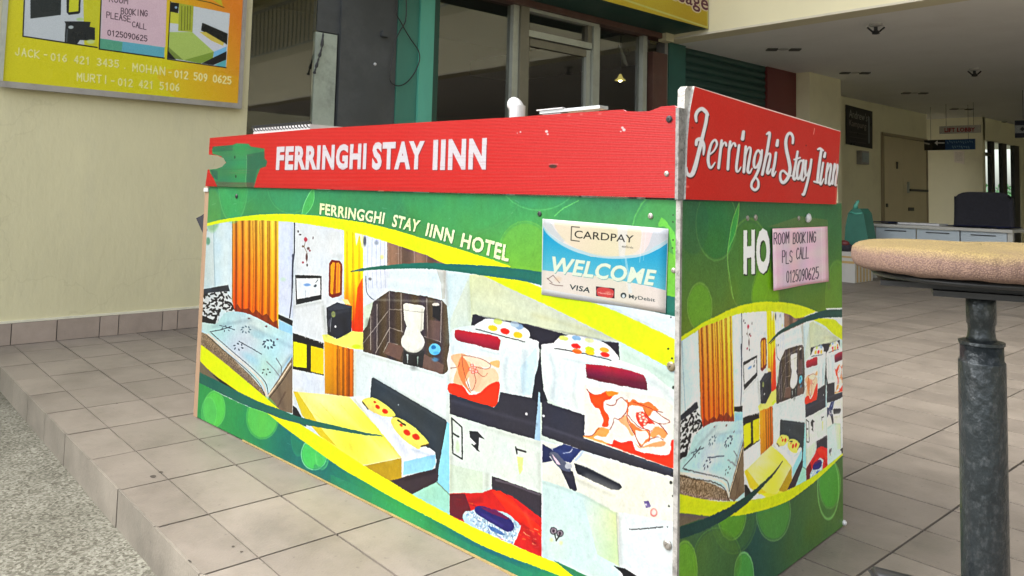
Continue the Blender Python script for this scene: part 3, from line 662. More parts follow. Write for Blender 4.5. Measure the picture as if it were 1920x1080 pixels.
inner = empty('inner_wall', label='cream lobby wall with a pilaster and double doors, beyond the shutter', cat='wall')
box_obj('pilaster', (XI-.1, xp, yr1, yp1, 0, ZC-.001), M_cream2, inner)
yo0 = onX(1738, 300, XI)[1]; YF = 16.0
box_obj('wall_body', (XI-.15, XI, yp1+.001, yo0, 0, ZC-.001), M_cream2, inner)
box_obj('skirting_board', (XI, XI+.012, yp1+.002, yo0, .001, .1), M_stile, inner)
far = empty('far_wall', label='cream wall across the end of the lobby beside the dark passage', cat='wall')
xf = onY(1843, 330, YF)[0]
box_obj('wall_body', (-9.0, xf-.001, YF, YF+.15, 0, ZC-.001), M_cream2, far)
box_obj('wall_body', (-9.2, -9.0, 12, YF+.15, 0, ZC-.001), M_cream2, far)
# double doors on the inner wall
dd = empty('double_door', label='cream double door with a push bar on the lobby wall, left leaf plain', cat='door')
M_door = mat('door_paint', (.50, .43, .27), .5, var=.06, scale=4)
M_dframe = mat('door_frame_paint', (.28, .23, .14), .6, var=.1, scale=4)
a0, a1, a2, a3 = [onX(p, 330, XI)[1] for p in (1654, 1684, 1698, 1734)]
zt = onX(1680, 258, XI)[2]
box_obj('door_frame', (XI, XI+.04, a0-.05, a0, 0.0, zt+.05), M_dframe, dd, bevel=.003); box_obj('door_frame', (XI, XI+.04, a3, a3+.05, 0, zt+.05), M_dframe, dd, bevel=.003)
box_obj('door_frame', (XI, XI+.04, a0+.001, a3-.001, zt, zt+.05), M_dframe, dd, bevel=.003)
l1 = box_obj('door_leaf', (XI+.001, XI+.03, a0+.005, (a1+a2)/2-.004, .01, zt-.005), M_door, dd, bevel=.003)
l2 = box_obj('door_leaf', (XI+.001, XI+.028, (a1+a2)/2+.004, a3-.005, .01, zt-.005), M_door, dd, bevel=.003)
bz = onX(1715, 357, XI)[2]
box_obj('push_bar', (XI+.05, XI+.08, a2, a3-.05, bz-.02, bz+.02), M_black, l2, bevel=.006)
box_obj('hinge', (XI+.031, XI+.045, a1-.15, a1-.11, bz+.35, bz+.47), M_black, l1)
box_obj('hinge', (XI+.031, XI+.045, a0+.06, a0+.12, bz-.30, bz-.24), M_black, l1)
box_obj('lock_plate', (XI+.029, XI+.04, a2+.02, a2+.25, bz-.36, bz-.30), M_black, l2)
box_obj('pull_handle', (XI+.03, XI+.06, a2-.02, a2+.02, bz-.05, bz+.14), M_alu, l2, bevel=.005)
# window wall of the passage and the outside seen through it
ww = empty('window_wall', label='passage wall with tall dark framed glass panels looking out on greenery', cat='wall')
w0 = onX(1846, 340, xf)[1]; w1 = onX(1914, 340, xf)[1]; zw = onX(1846, 262, xf)[2]
box_obj('wall_body', (xf-.12, xf, YF+.151, w0-.03, 0, ZC-.001), M_cream2, ww)
box_obj('wall_head', (xf-.12, xf, w0-.029, w1, zw, ZC-.001), M_cream2, ww)
box_obj('wall_body', (xf-.12, xf, w1+.001, 25.5, 0, ZC-.001), M_cream2, ww)
zt2 = onX(1855, 292, xf)[2]
for q0, q1 in ((1846, 1848), (1862, 1868), (1883, 1891), (1905, 1914)):
    box_obj('window_frame', (xf-.09, xf-.02, onX(q0, 340, xf)[1], onX(q1, 340, xf)[1], 0.001, zw-.001), M_black, ww)
for q0, q1 in ((1848, 1862), (1868, 1883), (1891, 1905)):
    box_obj('window_pane', (xf-.06, xf-.055, onX(q0, 340, xf)[1]+.001, onX(q1, 340, xf)[1]-.001, 0.002, zw-.002), M_clear, ww)
box_obj('window_frame', (xf-.09, xf-.025, onX(1848, 340, xf)[1]+.001, onX(1862, 340, xf)[1]-.001, zt2, zt2+.06), M_black, ww)
ew = tag(box_obj('end_wall', (-5.15, 8.0, 25.5, 25.7, 0, ZC-.001), M_cream2), 'cream wall closing the far end of the lobby passage', 'wall')
# greenery outside, a mass nobody could count
def leaf_mat(c0, c1):
    m = mat('hedge_leaf', c0, .55, var=.5, scale=2.5, objvar=0, dirt=c1, dscale=1.6, damt=.9); return m
bm = bmesh.new(); gg = np.random.RandomState(5)
for k in range(5200):
    y = gg.uniform(14.5, 44); z = -.1+1.55*gg.rand()**.8+.25*math.sin(y*1.3); x = -9.5-gg.rand()*1.6-.4*math.sin(y*.8); s = gg.uniform(.05, .12)
    a = gg.randn(3); a /= np.linalg.norm(a); b = np.cross(a, gg.randn(3)); b /= np.linalg.norm(b); c = np.array([x, y, z])
    bm.faces.new([bm.verts.new(c+a*s), bm.verts.new(c+b*s*.5), bm.verts.new(c-a*s), bm.verts.new(c-b*s*.5)])
hg = bm_obj('hedge', bm, leaf_mat((.06, .16, .06), (.10, .26, .13))); tag(hg, 'green leafy hedge outside the passage windows', 'hedge', kind='stuff')

# ================================================================== COUNTER
CF = np.array([*(CC+D1*CL), 0.])                     # far left bottom corner of the front
P_fr = Plane(CF, (*(-D1), 0)); P_sd = Plane((*CC, 0), (*D2, 0))
booth = empty('booking_counter', label='green and red booking counter covered in printed hotel room photographs', cat='counter')
GRN = (58, 140, 95)

def floral(cv):
    """pale blanket with big orange-red blossoms"""
    zz = lambda p: (960+p[0]/6, 700+p[1]/6)
    for pts, c, a_ in (([(835, 170), (880, 220), (960, 240), (1060, 205), (1150, 205), (1190, 230), (1130, 260), (1100, 290), (1045, 315), (1030, 370), (1050, 430), (1090, 480), (1085, 590), (1050, 605), (1010, 590), (1030, 530), (1000, 450), (985, 400), (930, 380), (880, 290), (865, 230)], (228, 84, 34), 1),
        ([(1060, 205), (1150, 205), (1200, 225), (1140, 255), (1080, 250)], (232, 150, 60), .9),
        ([(820, 700), (900, 700), (940, 645), (985, 605), (1060, 625), (1095, 645), (1060, 705), (1010, 715), (960, 700), (925, 730), (1100, 790), (1080, 815), (820, 722)], (236, 158, 86), .9),
        ([(1240, 330), (1290, 290), (1310, 320), (1300, 400), (1270, 460), (1215, 510), (1250, 430)], (230, 150, 110), .9),
        ([(1290, 300), (1320, 330), (1360, 290), (1420, 320), (1480, 335), (1540, 320), (1600, 365), (1650, 415), (1590, 420), (1560, 470), (1500, 490), (1480, 400), (1440, 370), (1330, 365), (1310, 430), (1290, 470)], (234, 120, 64), .95),
        ([(1200, 520), (1280, 470), (1320, 600), (1370, 690), (1340, 700), (1300, 620), (1240, 570)], (240, 170, 120), .9),
        ([(1290, 470), (1320, 560), (1350, 640), (1390, 720), (1440, 815), (1500, 785), (1545, 765), (1560, 720), (1530, 640), (1470, 640), (1400, 590), (1340, 520)], (236, 126, 72), .95),
        ([(1400, 440), (1480, 440), (1560, 520), (1610, 580), (1560, 650), (1480, 620), (1410, 540)], (214, 64, 48), .9),
        ([(1550, 690), (1620, 600), (1700, 620), (1745, 685), (1700, 735), (1650, 690), (1600, 725)], (238, 150, 90), .9),
        ([(1130, 790), (1150, 742), (1200, 772), (1280, 772), (1350, 760), (1372, 830), (1400, 872), (1550, 900), (1640, 915), (1740, 920), (1785, 880), (1790, 780), (1830, 765), (1840, 1075), (1100, 822)], (226, 62, 36), 1),
        ([(1380, 780), (1450, 830), (1560, 790), (1700, 760), (1720, 800), (1600, 860), (1460, 860)], (236, 150, 96), .8)):
        cv.poly([zz(p) for p in pts], c, a_, smooth=3)
    W2_ = (236, 230, 220)
    for pts in ([(1040, 315), (1110, 290), (1150, 265), (1230, 275), (1290, 330), (1300, 400), (1260, 470), (1200, 510), (1120, 490), (1050, 430), (1030, 370)],
                [(1310, 385), (1350, 362), (1430, 370), (1480, 400), (1470, 430), (1400, 440), (1340, 430)], [(1300, 462), (1350, 480), (1420, 560), (1475, 630), (1420, 610), (1350, 560), (1310, 510)],
                [(1385, 640), (1440, 650), (1510, 650), (1540, 720), (1500, 750), (1475, 790), (1440, 790), (1400, 720)], [(1600, 440), (1650, 430), (1720, 510), (1770, 530), (1760, 565), (1680, 555), (1600, 520)],
                [(1480, 590), (1560, 560), (1610, 590), (1560, 640), (1500, 630)], [(1400, 850), (1540, 830), (1720, 830), (1775, 860), (1720, 905), (1600, 890), (1480, 880)], [(1420, 455), (1460, 450), (1530, 530), (1500, 545), (1430, 500)]):
        cv.poly([zz(p) for p in pts], W2_, .95, smooth=4)
    for pts in ([(845, 180), (870, 220), (900, 235)], [(1060, 345), (1110, 362), (1160, 350), (1190, 290), (1240, 275), (1290, 330)], [(1100, 635), (1140, 560), (1150, 510), (1200, 520)], [(1270, 460), (1300, 400), (1310, 330)], [(1200, 520), (1280, 450)],
                [(1290, 470), (1310, 560), (1380, 690), (1440, 815), (1470, 815)], [(1300, 460), (1360, 540), (1440, 610), (1540, 640), (1550, 700), (1540, 770)], [(1360, 320), (1500, 370), (1620, 420), (1700, 440)], [(1480, 400), (1540, 500), (1640, 560), (1720, 570), (1775, 545), (1700, 490), (1620, 430)],
                [(1640, 560), (1700, 610), (1750, 685)], [(820, 705), (900, 700), (980, 615)], [(1560, 740), (1640, 715), (1700, 750)], [(1420, 450), (1500, 540), (1560, 560)], [(1430, 520), (1500, 560), (1480, 590)]):
        cv.line([zz(p) for p in pts], 1.25, (128, 50, 44), .9, smooth=5)
    for x, y in ((1440, 480), (1480, 500), (1450, 530), (1500, 540), (1490, 570), (1470, 465)): cv.ell(*zz((x, y)), 3.4, 2.8, (250, 215, 200), .95, rim=((205, 60, 46), .9), rw=1.2)

def collage(cv, k=1.0):
    """the six room photographs printed on the counter"""
    W_ = (216, 226, 228)
    cv.poly([(372, 395), (1300, 395), (1300, 1150), (372, 1150)], W_)
    # -- room with orange curtain and patterned bed
    cv.poly([(372, 400), (549, 400), (549, 800), (372, 800)], lambda X, Y: np.stack([196+18*np.sin((X-380)/40), 222+8*np.sin((X-380)/30), 236+0*X], -1))
    cv.poly([(372, 400), (401, 400), (403, 560), (372, 560)], (208, 222, 224)); cv.line([(401, 405), (401, 470), (404, 560)], 1.6, (165, 190, 200))
    cv.ell(390, 452, 5, 9, (95, 150, 120), .9, soft=.4); cv.ell(387, 431, 2.5, 4, (70, 60, 100), .7, soft=.5)
    cv.poly([(522, 400), (549, 400), (549, 640), (522, 620)], (214, 222, 240))
    def curt(X, Y):
        t = np.clip((Y-415)/175, 0, 1)[..., None]; s = np.clip((X-435)/87, 0, 1)[..., None]
        top = np.array([214, 146, 60])*(1-s)+np.array([240, 206, 84])*s; bot = np.array([226, 76, 14])*(1-s)+np.array([234, 136, 16])*s
        c = top*(1-t)+bot*t; f = np.cos((X-435)/87*2*np.pi*7+.8*np.sin(Y*.01))
        return np.clip(c*(1+.20*f[..., None])-28*(f[..., None] < -.72), 0, 255)
    cv.poly([(435, 395), (522, 395), (522, 620), (435, 582)], curt)
    for x, w_ in ((443, 1.4), (454, 1.6), (474, 1.2), (487, 1), (501, 1.2)): cv.line([(x, 415), (x+1, 500), (x, 590)], w_*1.3, (130, 66, 24), .7)
    cv.line([(436, 415), (436, 582)], 2, (120, 110, 50), .7); cv.line([(521, 415), (521, 615)], 2.4, (230, 200, 60), .9)
    cv.poly([(438, 582), (445, 570), (452, 580), (466, 578), (474, 588), (480, 580), (492, 592), (500, 588), (512, 604), (520, 600), (522, 618), (470, 596)], (112, 44, 30), .8)
    cv.line([(552.5, 400), (552, 470), (549, 500), (547, 560), (543, 596)], 2.2, (38, 40, 56)); cv.line([(549, 478), (548, 540)], 3.2, (32, 34, 52), .8)
    cv.ell(531, 524, 7, 5, (200, 226, 205), .7, soft=.5)
    cv.poly([(522, 589), (549, 601), (549, 612), (522, 598)], (38, 36, 40)); cv.poly([(523, 600), (549, 612), (549, 630), (523, 618)], (160, 205, 228))
    cv.poly([(376, 543), (428, 534), (431, 546), (378, 556)], (48, 52, 62))
    p1 = [(376, 556), (392, 549), (424, 546), (434, 560), (442, 590), (428, 588), (415, 578), (408, 606), (376, 600)]
    cv.poly(p1, (208, 214, 216)); np.random.seed(4)
    for q in range(120):
        x, y = np.random.uniform(377, 440), np.random.uniform(548, 605); a = np.random.uniform(0, 3)
        sl = cv.sub([(x-4, y-4), (x+4, y+4)])
        if sl is None: continue
        m = cv.inside(sl, p1); d = (((cv.X[sl]-x)*math.cos(a)+(cv.Y[sl]-y)*math.sin(a))/3.6)**2+((-(cv.X[sl]-x)*math.sin(a)+(cv.Y[sl]-y)*math.cos(a))/1.7)**2
        cv.put(sl, (m & (d < 1)).astype(float), (32, 30, 38))
    cv.poly([(376, 590), (400, 600), (408, 592), (404, 608), (376, 604)], (34, 32, 40))
    top = [(376, 604), (404, 608), (420, 588), (440, 584), (470, 590), (522, 617), (549, 630), (549, 660), (540, 672), (525, 700), (512, 728), (503, 738), (490, 722), (470, 703), (390, 626), (376, 620)]
    cv.poly(top, lambda X, Y: np.stack([196-10*np.sin(X*.05+Y*.03), 220-4*np.sin(X*.06), 224+4*np.sin(Y*.07)], -1), smooth=3)
    cv.poly([(372, 620), (390, 628), (470, 704), (496, 735), (505, 760), (372, 650)], (140, 122, 100))
    cv.noise([(372, 620), (390, 628), (470, 704), (496, 735), (505, 760), (372, 650)], .35, 3)
    cv.poly([(504, 738), (549, 668), (549, 775), (515, 768), (502, 752)], (122, 106, 88)); cv.line([(535, 735), (520, 765)], 3, (90, 70, 60), .6)
    cv.line([(390, 627), (425, 655), (466, 690), (492, 718), (501, 748)], 3.4, (226, 216, 200), smooth=4); cv.line([(396, 624), (432, 656), (472, 690), (497, 716), (503, 740)], 1.5, (54, 50, 50), smooth=4); cv.line([(388, 629), (422, 659), (463, 694), (489, 724), (498, 750)], 1.2, (54, 46, 40), smooth=4)
    cv.line([(503, 742), (520, 720), (545, 682)], 2.6, (220, 205, 180)); cv.line([(505, 746), (524, 722), (547, 688)], 1.2, (50, 44, 40))
    def flower(cx, cy, r, c, n=8, rot=0):
        for i in range(n):
            a = rot+i*math.pi*2/n; cv.ell(cx+math.cos(a)*r, cy+math.sin(a)*r*.72, r*.36, r*.2, c, .9, rot=a*.8, soft=.3)
    flower(447, 650, 8, (60, 74, 90), 6, .4); flower(461, 618, 8, (96, 120, 132), 8); flower(504, 645, 10, (52, 66, 84), 9, .3); flower(424, 616, 7, (80, 96, 108), 5, .8)
    flower(499, 697, 7, (60, 66, 72), 5, .2)
    cv.line([(448, 640), (470, 652), (490, 664)], 1.4, (52, 62, 76)); cv.line([(412, 610), (440, 618)], 1.4, (70, 84, 96)); cv.line([(394, 622), (416, 618), (434, 612)], 1.6, (60, 66, 76)); cv.line([(500, 678), (512, 690), (524, 705)], 2.2, (150, 160, 165)); cv.line([(518, 672), (528, 688), (527, 702)], 1.8, (120, 130, 135))
    cv.ell(485, 628, 22, 10, (170, 205, 214), .8, rot=.4, soft=.6); cv.ell(470, 672, 26, 10, (175, 215, 228), .8, rot=.6, soft=.7)
    for x, y in ((467, 597), (499, 612), (520, 636)): cv.ell(x, y, 3, 2, (96, 60, 66), .8, soft=.5)
    # -- room with television and cabinet
    cv.poly([(554, 400), (664, 400), (664, 600), (660, 660), (549, 640), (549, 606), (552, 560)], (219, 225, 229))
    cv.line([(549, 606), (549, 900)], 1.4, (236, 240, 240))
    for x, y, rx, ry, c in ((559, 434, 1.8, 3, (50, 30, 36)), (563, 440, 2.4, 2, (60, 30, 40)), (573, 449, 4, 5.5, (168, 40, 66)), (587, 446, 1.4, 3.4, (70, 30, 46)), (568, 462, 2.4, 2.4, (110, 90, 70)), (578, 466, 3.4, 3.2, (90, 60, 60)), (581, 470, 2.4, 2.4, (150, 70, 80)), (575, 482, 2.6, 8.5, (66, 22, 30)), (568, 492, 2.6, 2.6, (150, 40, 66)), (576, 497, 1.9, 3, (46, 24, 26))): cv.ell(x, y, rx, ry, c, .9, soft=.4)
    cv.line([(573, 452), (570, 462), (576, 475), (575, 492)], 1.2, (110, 90, 70), .8)
    cv.poly([(553.5, 515.5), (603, 517), (603, 561), (555, 571.5)], (40, 42, 48)); cv.poly([(555.5, 522), (600.5, 521.5), (600.5, 553), (557, 561)], (226, 232, 236))
    cv.ell(576, 534, 8, 3.4, (120, 160, 210), .9, soft=.4); cv.ell(591, 536, 4, 3, (60, 70, 80), .9, rot=-.8, soft=.4); cv.line([(592, 530), (596, 524)], 1.2, (60, 60, 70)); cv.line([(573, 545), (573, 558)], 1, (170, 180, 190))
    mir = [(617, 494), (622, 487), (637, 489), (642, 495), (641, 552), (636, 556), (622, 559), (616, 553)]
    cv.poly(mir, (120, 40, 26)); cv.poly([(620, 497), (624, 492), (635, 493), (638, 497), (637.5, 548), (622, 552), (619.5, 549)], (242, 160, 40)); cv.poly([(628, 492), (631, 492.5), (629.5, 550), (624, 551)], (140, 48, 20), .85); cv.poly([(633, 493), (636, 496), (634, 549), (631, 550)], (250, 120, 50), .7)
    def curt2(X, Y):
        t = np.clip((Y-440)/175, 0, 1)[..., None]; c = np.where(t < .5, np.array([240, 232, 20])*(1-t*2)+np.array([250, 200, 10])*t*2, np.array([250, 200, 10])*(2-2*t)+np.array([214, 62, 22])*(2*t-1))
        return np.clip(c*(1+.14*np.cos((X-645)*.55)[..., None]), 0, 255)
    cv.poly([(645, 400), (681, 400), (681, 622), (661, 624), (655, 590), (645, 565)], curt2); cv.poly([(665, 432), (680, 436), (680, 470), (674, 440), (668, 462)], (245, 240, 230), .85)
    cv.poly([(670, 540), (680, 520), (681, 622), (663, 624)], (205, 60, 22), .8); cv.line([(660, 436), (661, 520), (660, 600)], 1.4, (190, 180, 20), .7)
    cv.line([(658, 509), (681, 504)], 1.8, (70, 60, 30))
    cv.poly([(612, 577), (632, 567), (660, 574), (659, 621), (637, 636), (632, 634), (614, 628)], (44, 46, 54)); cv.poly([(612, 577), (632, 567), (660, 574), (655, 578), (618, 583)], (60, 64, 74)); cv.ell(625, 589, 4.5, 7, (150, 160, 100), .9, soft=.3); cv.ell(618, 606, 3, 8, (74, 76, 86), .9); cv.line([(621, 596), (619, 622)], 1.2, (120, 124, 130)); cv.ell(629, 612, 1.8, 2, (210, 210, 210)); cv.line([(631, 634), (632, 645)], 2.6, (40, 40, 40))
    cv.poly([(640, 560), (652, 562), (658, 572), (648, 570)], (236, 232, 160), .9)
    cv.poly([(549, 624), (607, 643), (607, 653), (549, 637)], (36, 34, 36))
    for x in (573, 581, 589, 599, 603): cv.ell(x, 632+(x-573)*.36, 1.8, 2.2, (190, 190, 190), .9, soft=.5)
    cv.poly([(549, 637), (607, 653), (607, 704), (549, 692)], (46, 40, 34)); cv.poly([(550, 640), (575, 646), (575, 690), (550, 687)], (234, 220, 10)); cv.poly([(583, 648), (607, 655), (607, 702), (583, 697)], (238, 202, 16))
    cv.poly([(604, 628), (614, 627), (632, 636), (660, 621), (681, 623), (681, 656), (663, 654), (640, 650), (607, 640)], (228, 232, 120)); cv.ell(668, 650, 10, 5, (196, 220, 40), .8, soft=.4)
    def curt3(X, Y):
        s = np.clip((X-608)/55, 0, 1)[..., None]; c = np.array([230, 170, 10])*(1-s)+np.array([196, 100, 14])*s; t = np.clip((Y-650)/90, 0, 1)[..., None]
        f = np.clip(np.cos((X-608)*.62)[..., None], -1, .6)*np.clip((X-622)/14, 0, 1)[..., None]
        return np.clip((c*(1-.16*t))*(1+.26*f), 0, 255)
    cv.poly([(608, 640), (640, 650), (663, 655), (663, 745), (609, 738)], curt3)
    for x in (632, 637, 650, 655): cv.line([(x, 655), (x+.5, 742)], 1.4, (120, 56, 14), .65)
    cv.poly([(549, 694), (607, 705), (609, 740), (549, 734)], (220, 227, 236))
    # -- yellow bed
    cv.poly([(663, 655), (681, 656), (842, 698), (842, 940), (771, 928), (663, 850)], (216, 226, 226))
    cv.poly([(838, 790), (843, 795), (843, 970), (818, 905)], (150, 212, 238)); cv.poly([(728, 900), (818, 903), (843, 928), (843, 970), (771, 930)], (166, 216, 196)); cv.line([(818, 903), (843, 928)], 2.2, (120, 150, 130))
    cv.poly([(549, 760), (556, 765), (575, 800), (549, 790)], (38, 38, 40))
    cv.poly([(697, 708), (701, 708), (836, 787), (838, 792), (822, 880), (821, 903), (812, 895), (819, 862), (800, 838), (694, 745)], (52, 60, 66))
    cv.poly([(726, 902), (753, 895), (816, 878), (823, 892), (818, 904), (772, 927)], (60, 50, 56)); cv.poly([(550, 734), (640, 742), (665, 745), (700, 790), (753, 858), (690, 871), (672, 872), (640, 850), (600, 818), (570, 775)], lambda X, Y: np.stack([238+0*X-6*np.sin(X*.03), 236+4*np.sin(Y*.05), 128+34*np.sin((X+Y)*.02)], -1))
    cv.poly([(550, 734), (558, 735), (606, 808), (632, 838), (600, 818), (566, 778)], (212, 190, 40), .85); cv.poly([(684, 873), (753, 859), (753, 896), (720, 904)], (178, 150, 40)); cv.poly([(600, 815), (672, 872), (685, 873), (720, 905), (640, 860)], (222, 220, 50), .9)
    cv.poly([(655, 744), (682, 742), (700, 762), (760, 820), (790, 838), (806, 840), (816, 848), (818, 868), (812, 880), (755, 890), (753, 858), (706, 800)], (226, 232, 240)); cv.poly([(757, 866), (816, 852), (817, 870), (810, 881), (756, 891)], (150, 208, 238), .9)
    for pl_ in ([(678, 752), (698, 745), (722, 758), (738, 772), (740, 781), (716, 780), (692, 768)], [(733, 792), (742, 782), (770, 796), (790, 814), (804, 831), (790, 838), (782, 841), (752, 820)]):
        cv.poly(pl_, (240, 218, 110), smooth=3)
    for x, y, r_ in ((708, 763, 4.5), (722, 771, 5.5), (763, 811, 6.5), (780, 819, 7), (703, 754, 2.6), (752, 797, 3.2)): cv.ell(x, y, r_*1.25, r_*.9, (196, 44, 22), .95, rot=.6, soft=.3)
    cv.line([(680, 754), (690, 767)], 2.4, (70, 60, 40)); cv.line([(746, 788), (760, 797)], 3, (60, 50, 40)); cv.line([(790, 837), (803, 833)], 3, (90, 70, 20)); cv.ell(747, 717+42, 1.3, 1.5, (180, 190, 195))
    # -- bathroom
    cv.poly([(681, 400), (843, 400), (843, 700), (681, 658)], (214, 226, 230))
    cv.poly([(681, 400), (732, 400), (732, 500), (726, 548), (700, 566), (681, 575)], (220, 226, 236)); 
    for x in (690, 698, 706, 714, 722): cv.line([(x, 440), (x-1, 500), (x+1, 540)], 1.4, (180, 190, 214), .7)
    cv.ell(684, 452, 4, 12, (60, 66, 76), .8, soft=.5); cv.ell(706, 455, 5, 6, (120, 130, 140), .6, soft=.5); cv.ell(716, 482, 5, 6, (220, 220, 120), .6, soft=.6); cv.ell(694, 523, 3.5, 3.5, (110, 112, 118), .9, soft=.4)
    cv.line([(686, 518), (687, 545), (692, 555), (700, 562)], 1.6, (90, 100, 110), smooth=4)
    cv.poly([(726, 445), (845, 445), (845, 505), (726, 500)], lambda X, Y: np.stack([122+26*np.sin(X*.13), 98+20*np.sin(X*.13), 84+16*np.sin(X*.13)], -1))
    for x in (729, 747, 752, 777, 800): cv.line([(x, 452), (x, 500)], 1.2, (190, 170, 160), .6)
    cv.poly([(818, 505), (836, 505), (834, 560), (829, 562), (826, 530)], (170, 166, 150), .5)
    ba = [(681, 600), (690, 578), (702, 564), (730, 545), (757, 549), (800, 556), (829, 563), (838, 573), (843, 582), (843, 690), (838, 697), (832, 702), (681, 659)]
    cv.poly(ba, lambda X, Y: np.stack([74+9*np.sin(X*.22)+0*Y, 64+7*np.sin(X*.22), 60+6*np.sin(X*.2)], -1)); cv.noise(ba, .08, 3)
    cv.poly([(681, 575), (700, 566), (694, 590), (688, 612), (681, 620)], (206, 218, 200))
    for q in ([(730, 545), (730, 642)], [(680, 645), (728, 583)], [(704, 662), (730, 616)], [(695, 592), (695, 656)], [(707, 570), (707, 655)], [(730, 614), (756, 622)], [(752, 550), (753, 620)], [(800, 560), (802, 632)], [(828, 565), (826, 642)], [(796, 631), (826, 641)], [(719, 660), (728, 642), (745, 646)], [(730, 580), (754, 581)]): cv.line(q, 1.2, (186, 178, 172), .85)
    cv.poly([(720, 662), (730, 642), (757, 650), (750, 676)], (112, 88, 80), .9); cv.poly([(793, 662), (832, 684), (830, 702), (792, 690)], (112, 90, 82), .9)
    cv.poly([(757, 655), (796, 658), (792, 690), (755, 682)], (50, 50, 52)); cv.poly([(762, 664), (764, 684), (766, 664)], (170, 180, 180)); cv.poly([(782, 668), (783, 688), (785, 668)], (170, 190, 180))
    cv.poly([(804, 600), (826, 602), (824, 640), (800, 634)], (110, 88, 84), .8)
    cv.poly([(811, 572), (826, 574), (825, 602), (811, 594)], (38, 38, 42)); cv.ell(817, 571, 7, 3.4, (226, 220, 210), .9)
    cv.poly([(756, 571), (760, 568), (792, 573), (797, 577), (795, 584), (794, 618), (788, 622), (764, 615), (758, 600)], (228, 228, 216)); cv.line([(757, 581), (775, 584), (795, 586)], 1.1, (150, 148, 140), .8)
    cv.ell(774, 641, 22.5, 21, (228, 229, 220), 1, rot=.25, soft=.05); cv.poly([(762, 613), (786, 617), (793, 635), (756, 632)], (228, 229, 220)); cv.line([(756, 652), (768, 663), (784, 664), (795, 655)], 1.5, (70, 70, 70), smooth=4)
    cv.ell(815, 655, 11.5, 11.5, (120, 196, 232), 1, soft=.1); cv.ell(813, 651, 5, 4.5, (36, 110, 160), .9, soft=.3); cv.ell(818, 662, 6, 3, (90, 170, 220), .9); cv.ell(816, 674, 8, 6, (96, 156, 196), .7, soft=.6)
    cv.line([(843, 500), (843, 1000)], 1.2, (236, 240, 238))
    # -- twin bed room
    cv.poly([(836, 505), (880, 505), (882, 600), (880, 620), (843, 640), (838, 572)], (206, 222, 226))
    cv.poly([(844, 690), (844, 600), (879, 520), (1300, 520), (1300, 900), (844, 780)], (206, 218, 208))
    cv.poly([(880, 515), (903, 514), (960, 540), (1027, 571), (1107, 612), (1167, 642), (1162, 641), (1034, 622), (890, 590), (884, 600)], lambda X, Y: np.stack([206-14*np.clip((X-880)/280, 0, 1), 214-16*np.clip((X-880)/280, 0, 1), 178-8*np.sin(Y*.03)], -1))
    cv.poly([(1160, 640), (1260, 690), (1300, 700), (1300, 780), (1161, 672)], (200, 220, 212))
    cv.poly([(886, 590), (892, 589), (905, 594), (990, 608), (1064, 628), (1125, 639), (1160, 643), (1162, 676), (1100, 672), (1013, 655), (883, 612)], (42, 42, 54))
    cv.poly([(844, 640), (848, 618), (886, 610), (912, 616), (1000, 636), (1010, 648), (1010, 690), (1003, 720), (996, 745), (935, 735), (844, 712)], (218, 228, 228), smooth=2)
    cv.poly([(975, 690), (1006, 650), (1010, 690), (1000, 740), (980, 742)], (196, 220, 228), .7)
    cv.poly([(890, 613), (903, 602), (917, 597), (950, 603), (985, 615), (994, 627), (990, 636), (983, 640), (930, 626)], (228, 234, 238), smooth=3)
    cv.line([(892, 617), (930, 627), (984, 641)], 1.6, (50, 52, 56), smooth=3)
    for x, y, c in ((924, 615, (242, 196, 30)), (947, 621, (226, 44, 30)), (971, 628, (238, 190, 40)), (934, 603, (205, 220, 120)), (973, 612, (140, 170, 200)), (965, 608, (180, 200, 214))): cv.ell(x, y, 9.5, 6.2, c, .95, rot=.25, soft=.2)
    cv.poly([(853, 622), (857, 618), (880, 622), (934, 632), (936, 652), (932, 657), (900, 649), (857, 638)], lambda X, Y: np.stack([176-50*np.clip((Y-622-(X-853)*.18)/20, 0, 1), 40-14*np.clip((Y-622)/30, 0, 1), 58+0*X], -1), smooth=3)
    cv.poly([(1015, 646), (1036, 643), (1060, 650), (1160, 674), (1215, 694), (1252, 724), (1300, 760), (1300, 800), (1095, 780), (1040, 757), (1022, 745), (1016, 700)], (220, 229, 227))
    cv.poly([(1036, 648), (1044, 636), (1058, 629), (1080, 629), (1110, 634), (1136, 644), (1155, 662), (1161, 673), (1148, 674), (1100, 668), (1042, 655)], (228, 234, 238), smooth=3)
    cv.line([(1040, 653), (1080, 660), (1146, 675)], 1.8, (50, 52, 56), smooth=3)
    for x, y, c in ((1080, 649, (206, 40, 36)), (1082, 659, (240, 110, 40)), (1106, 655, (196, 206, 40)), (1106, 661, (238, 196, 30)), (1133, 656, (244, 170, 60)), (1134, 665, (206, 46, 30)), (1081, 634, (140, 176, 206)), (1057, 634, (204, 212, 120)), (1105, 638, (214, 218, 170))): cv.ell(x, y, 10, 5, c, .95, rot=.22, soft=.2)
    cv.poly([(1098, 684), (1104, 683), (1145, 687), (1196, 699), (1210, 708), (1213, 729), (1208, 731), (1160, 722), (1105, 710), (1100, 704)], lambda X, Y: np.stack([166-66*np.clip((Y-684-(X-1098)*.15)/18, 0, 1), 30+6*np.sin(X*.1), 58+4*np.sin(Y*.2)], -1), smooth=3)
    fl = [(843, 664), (880, 664), (936, 672), (938, 700), (934, 735), (927, 763), (843, 737)]
    cv.poly(fl, (230, 226, 216)); cv.poly([(845, 668), (872, 664), (884, 690), (868, 724), (850, 716), (856, 690)], (240, 178, 130), .8, smooth=4); cv.poly([(896, 700), (925, 690), (934, 716), (905, 734), (888, 730)], (244, 196, 160), .8, smooth=4)
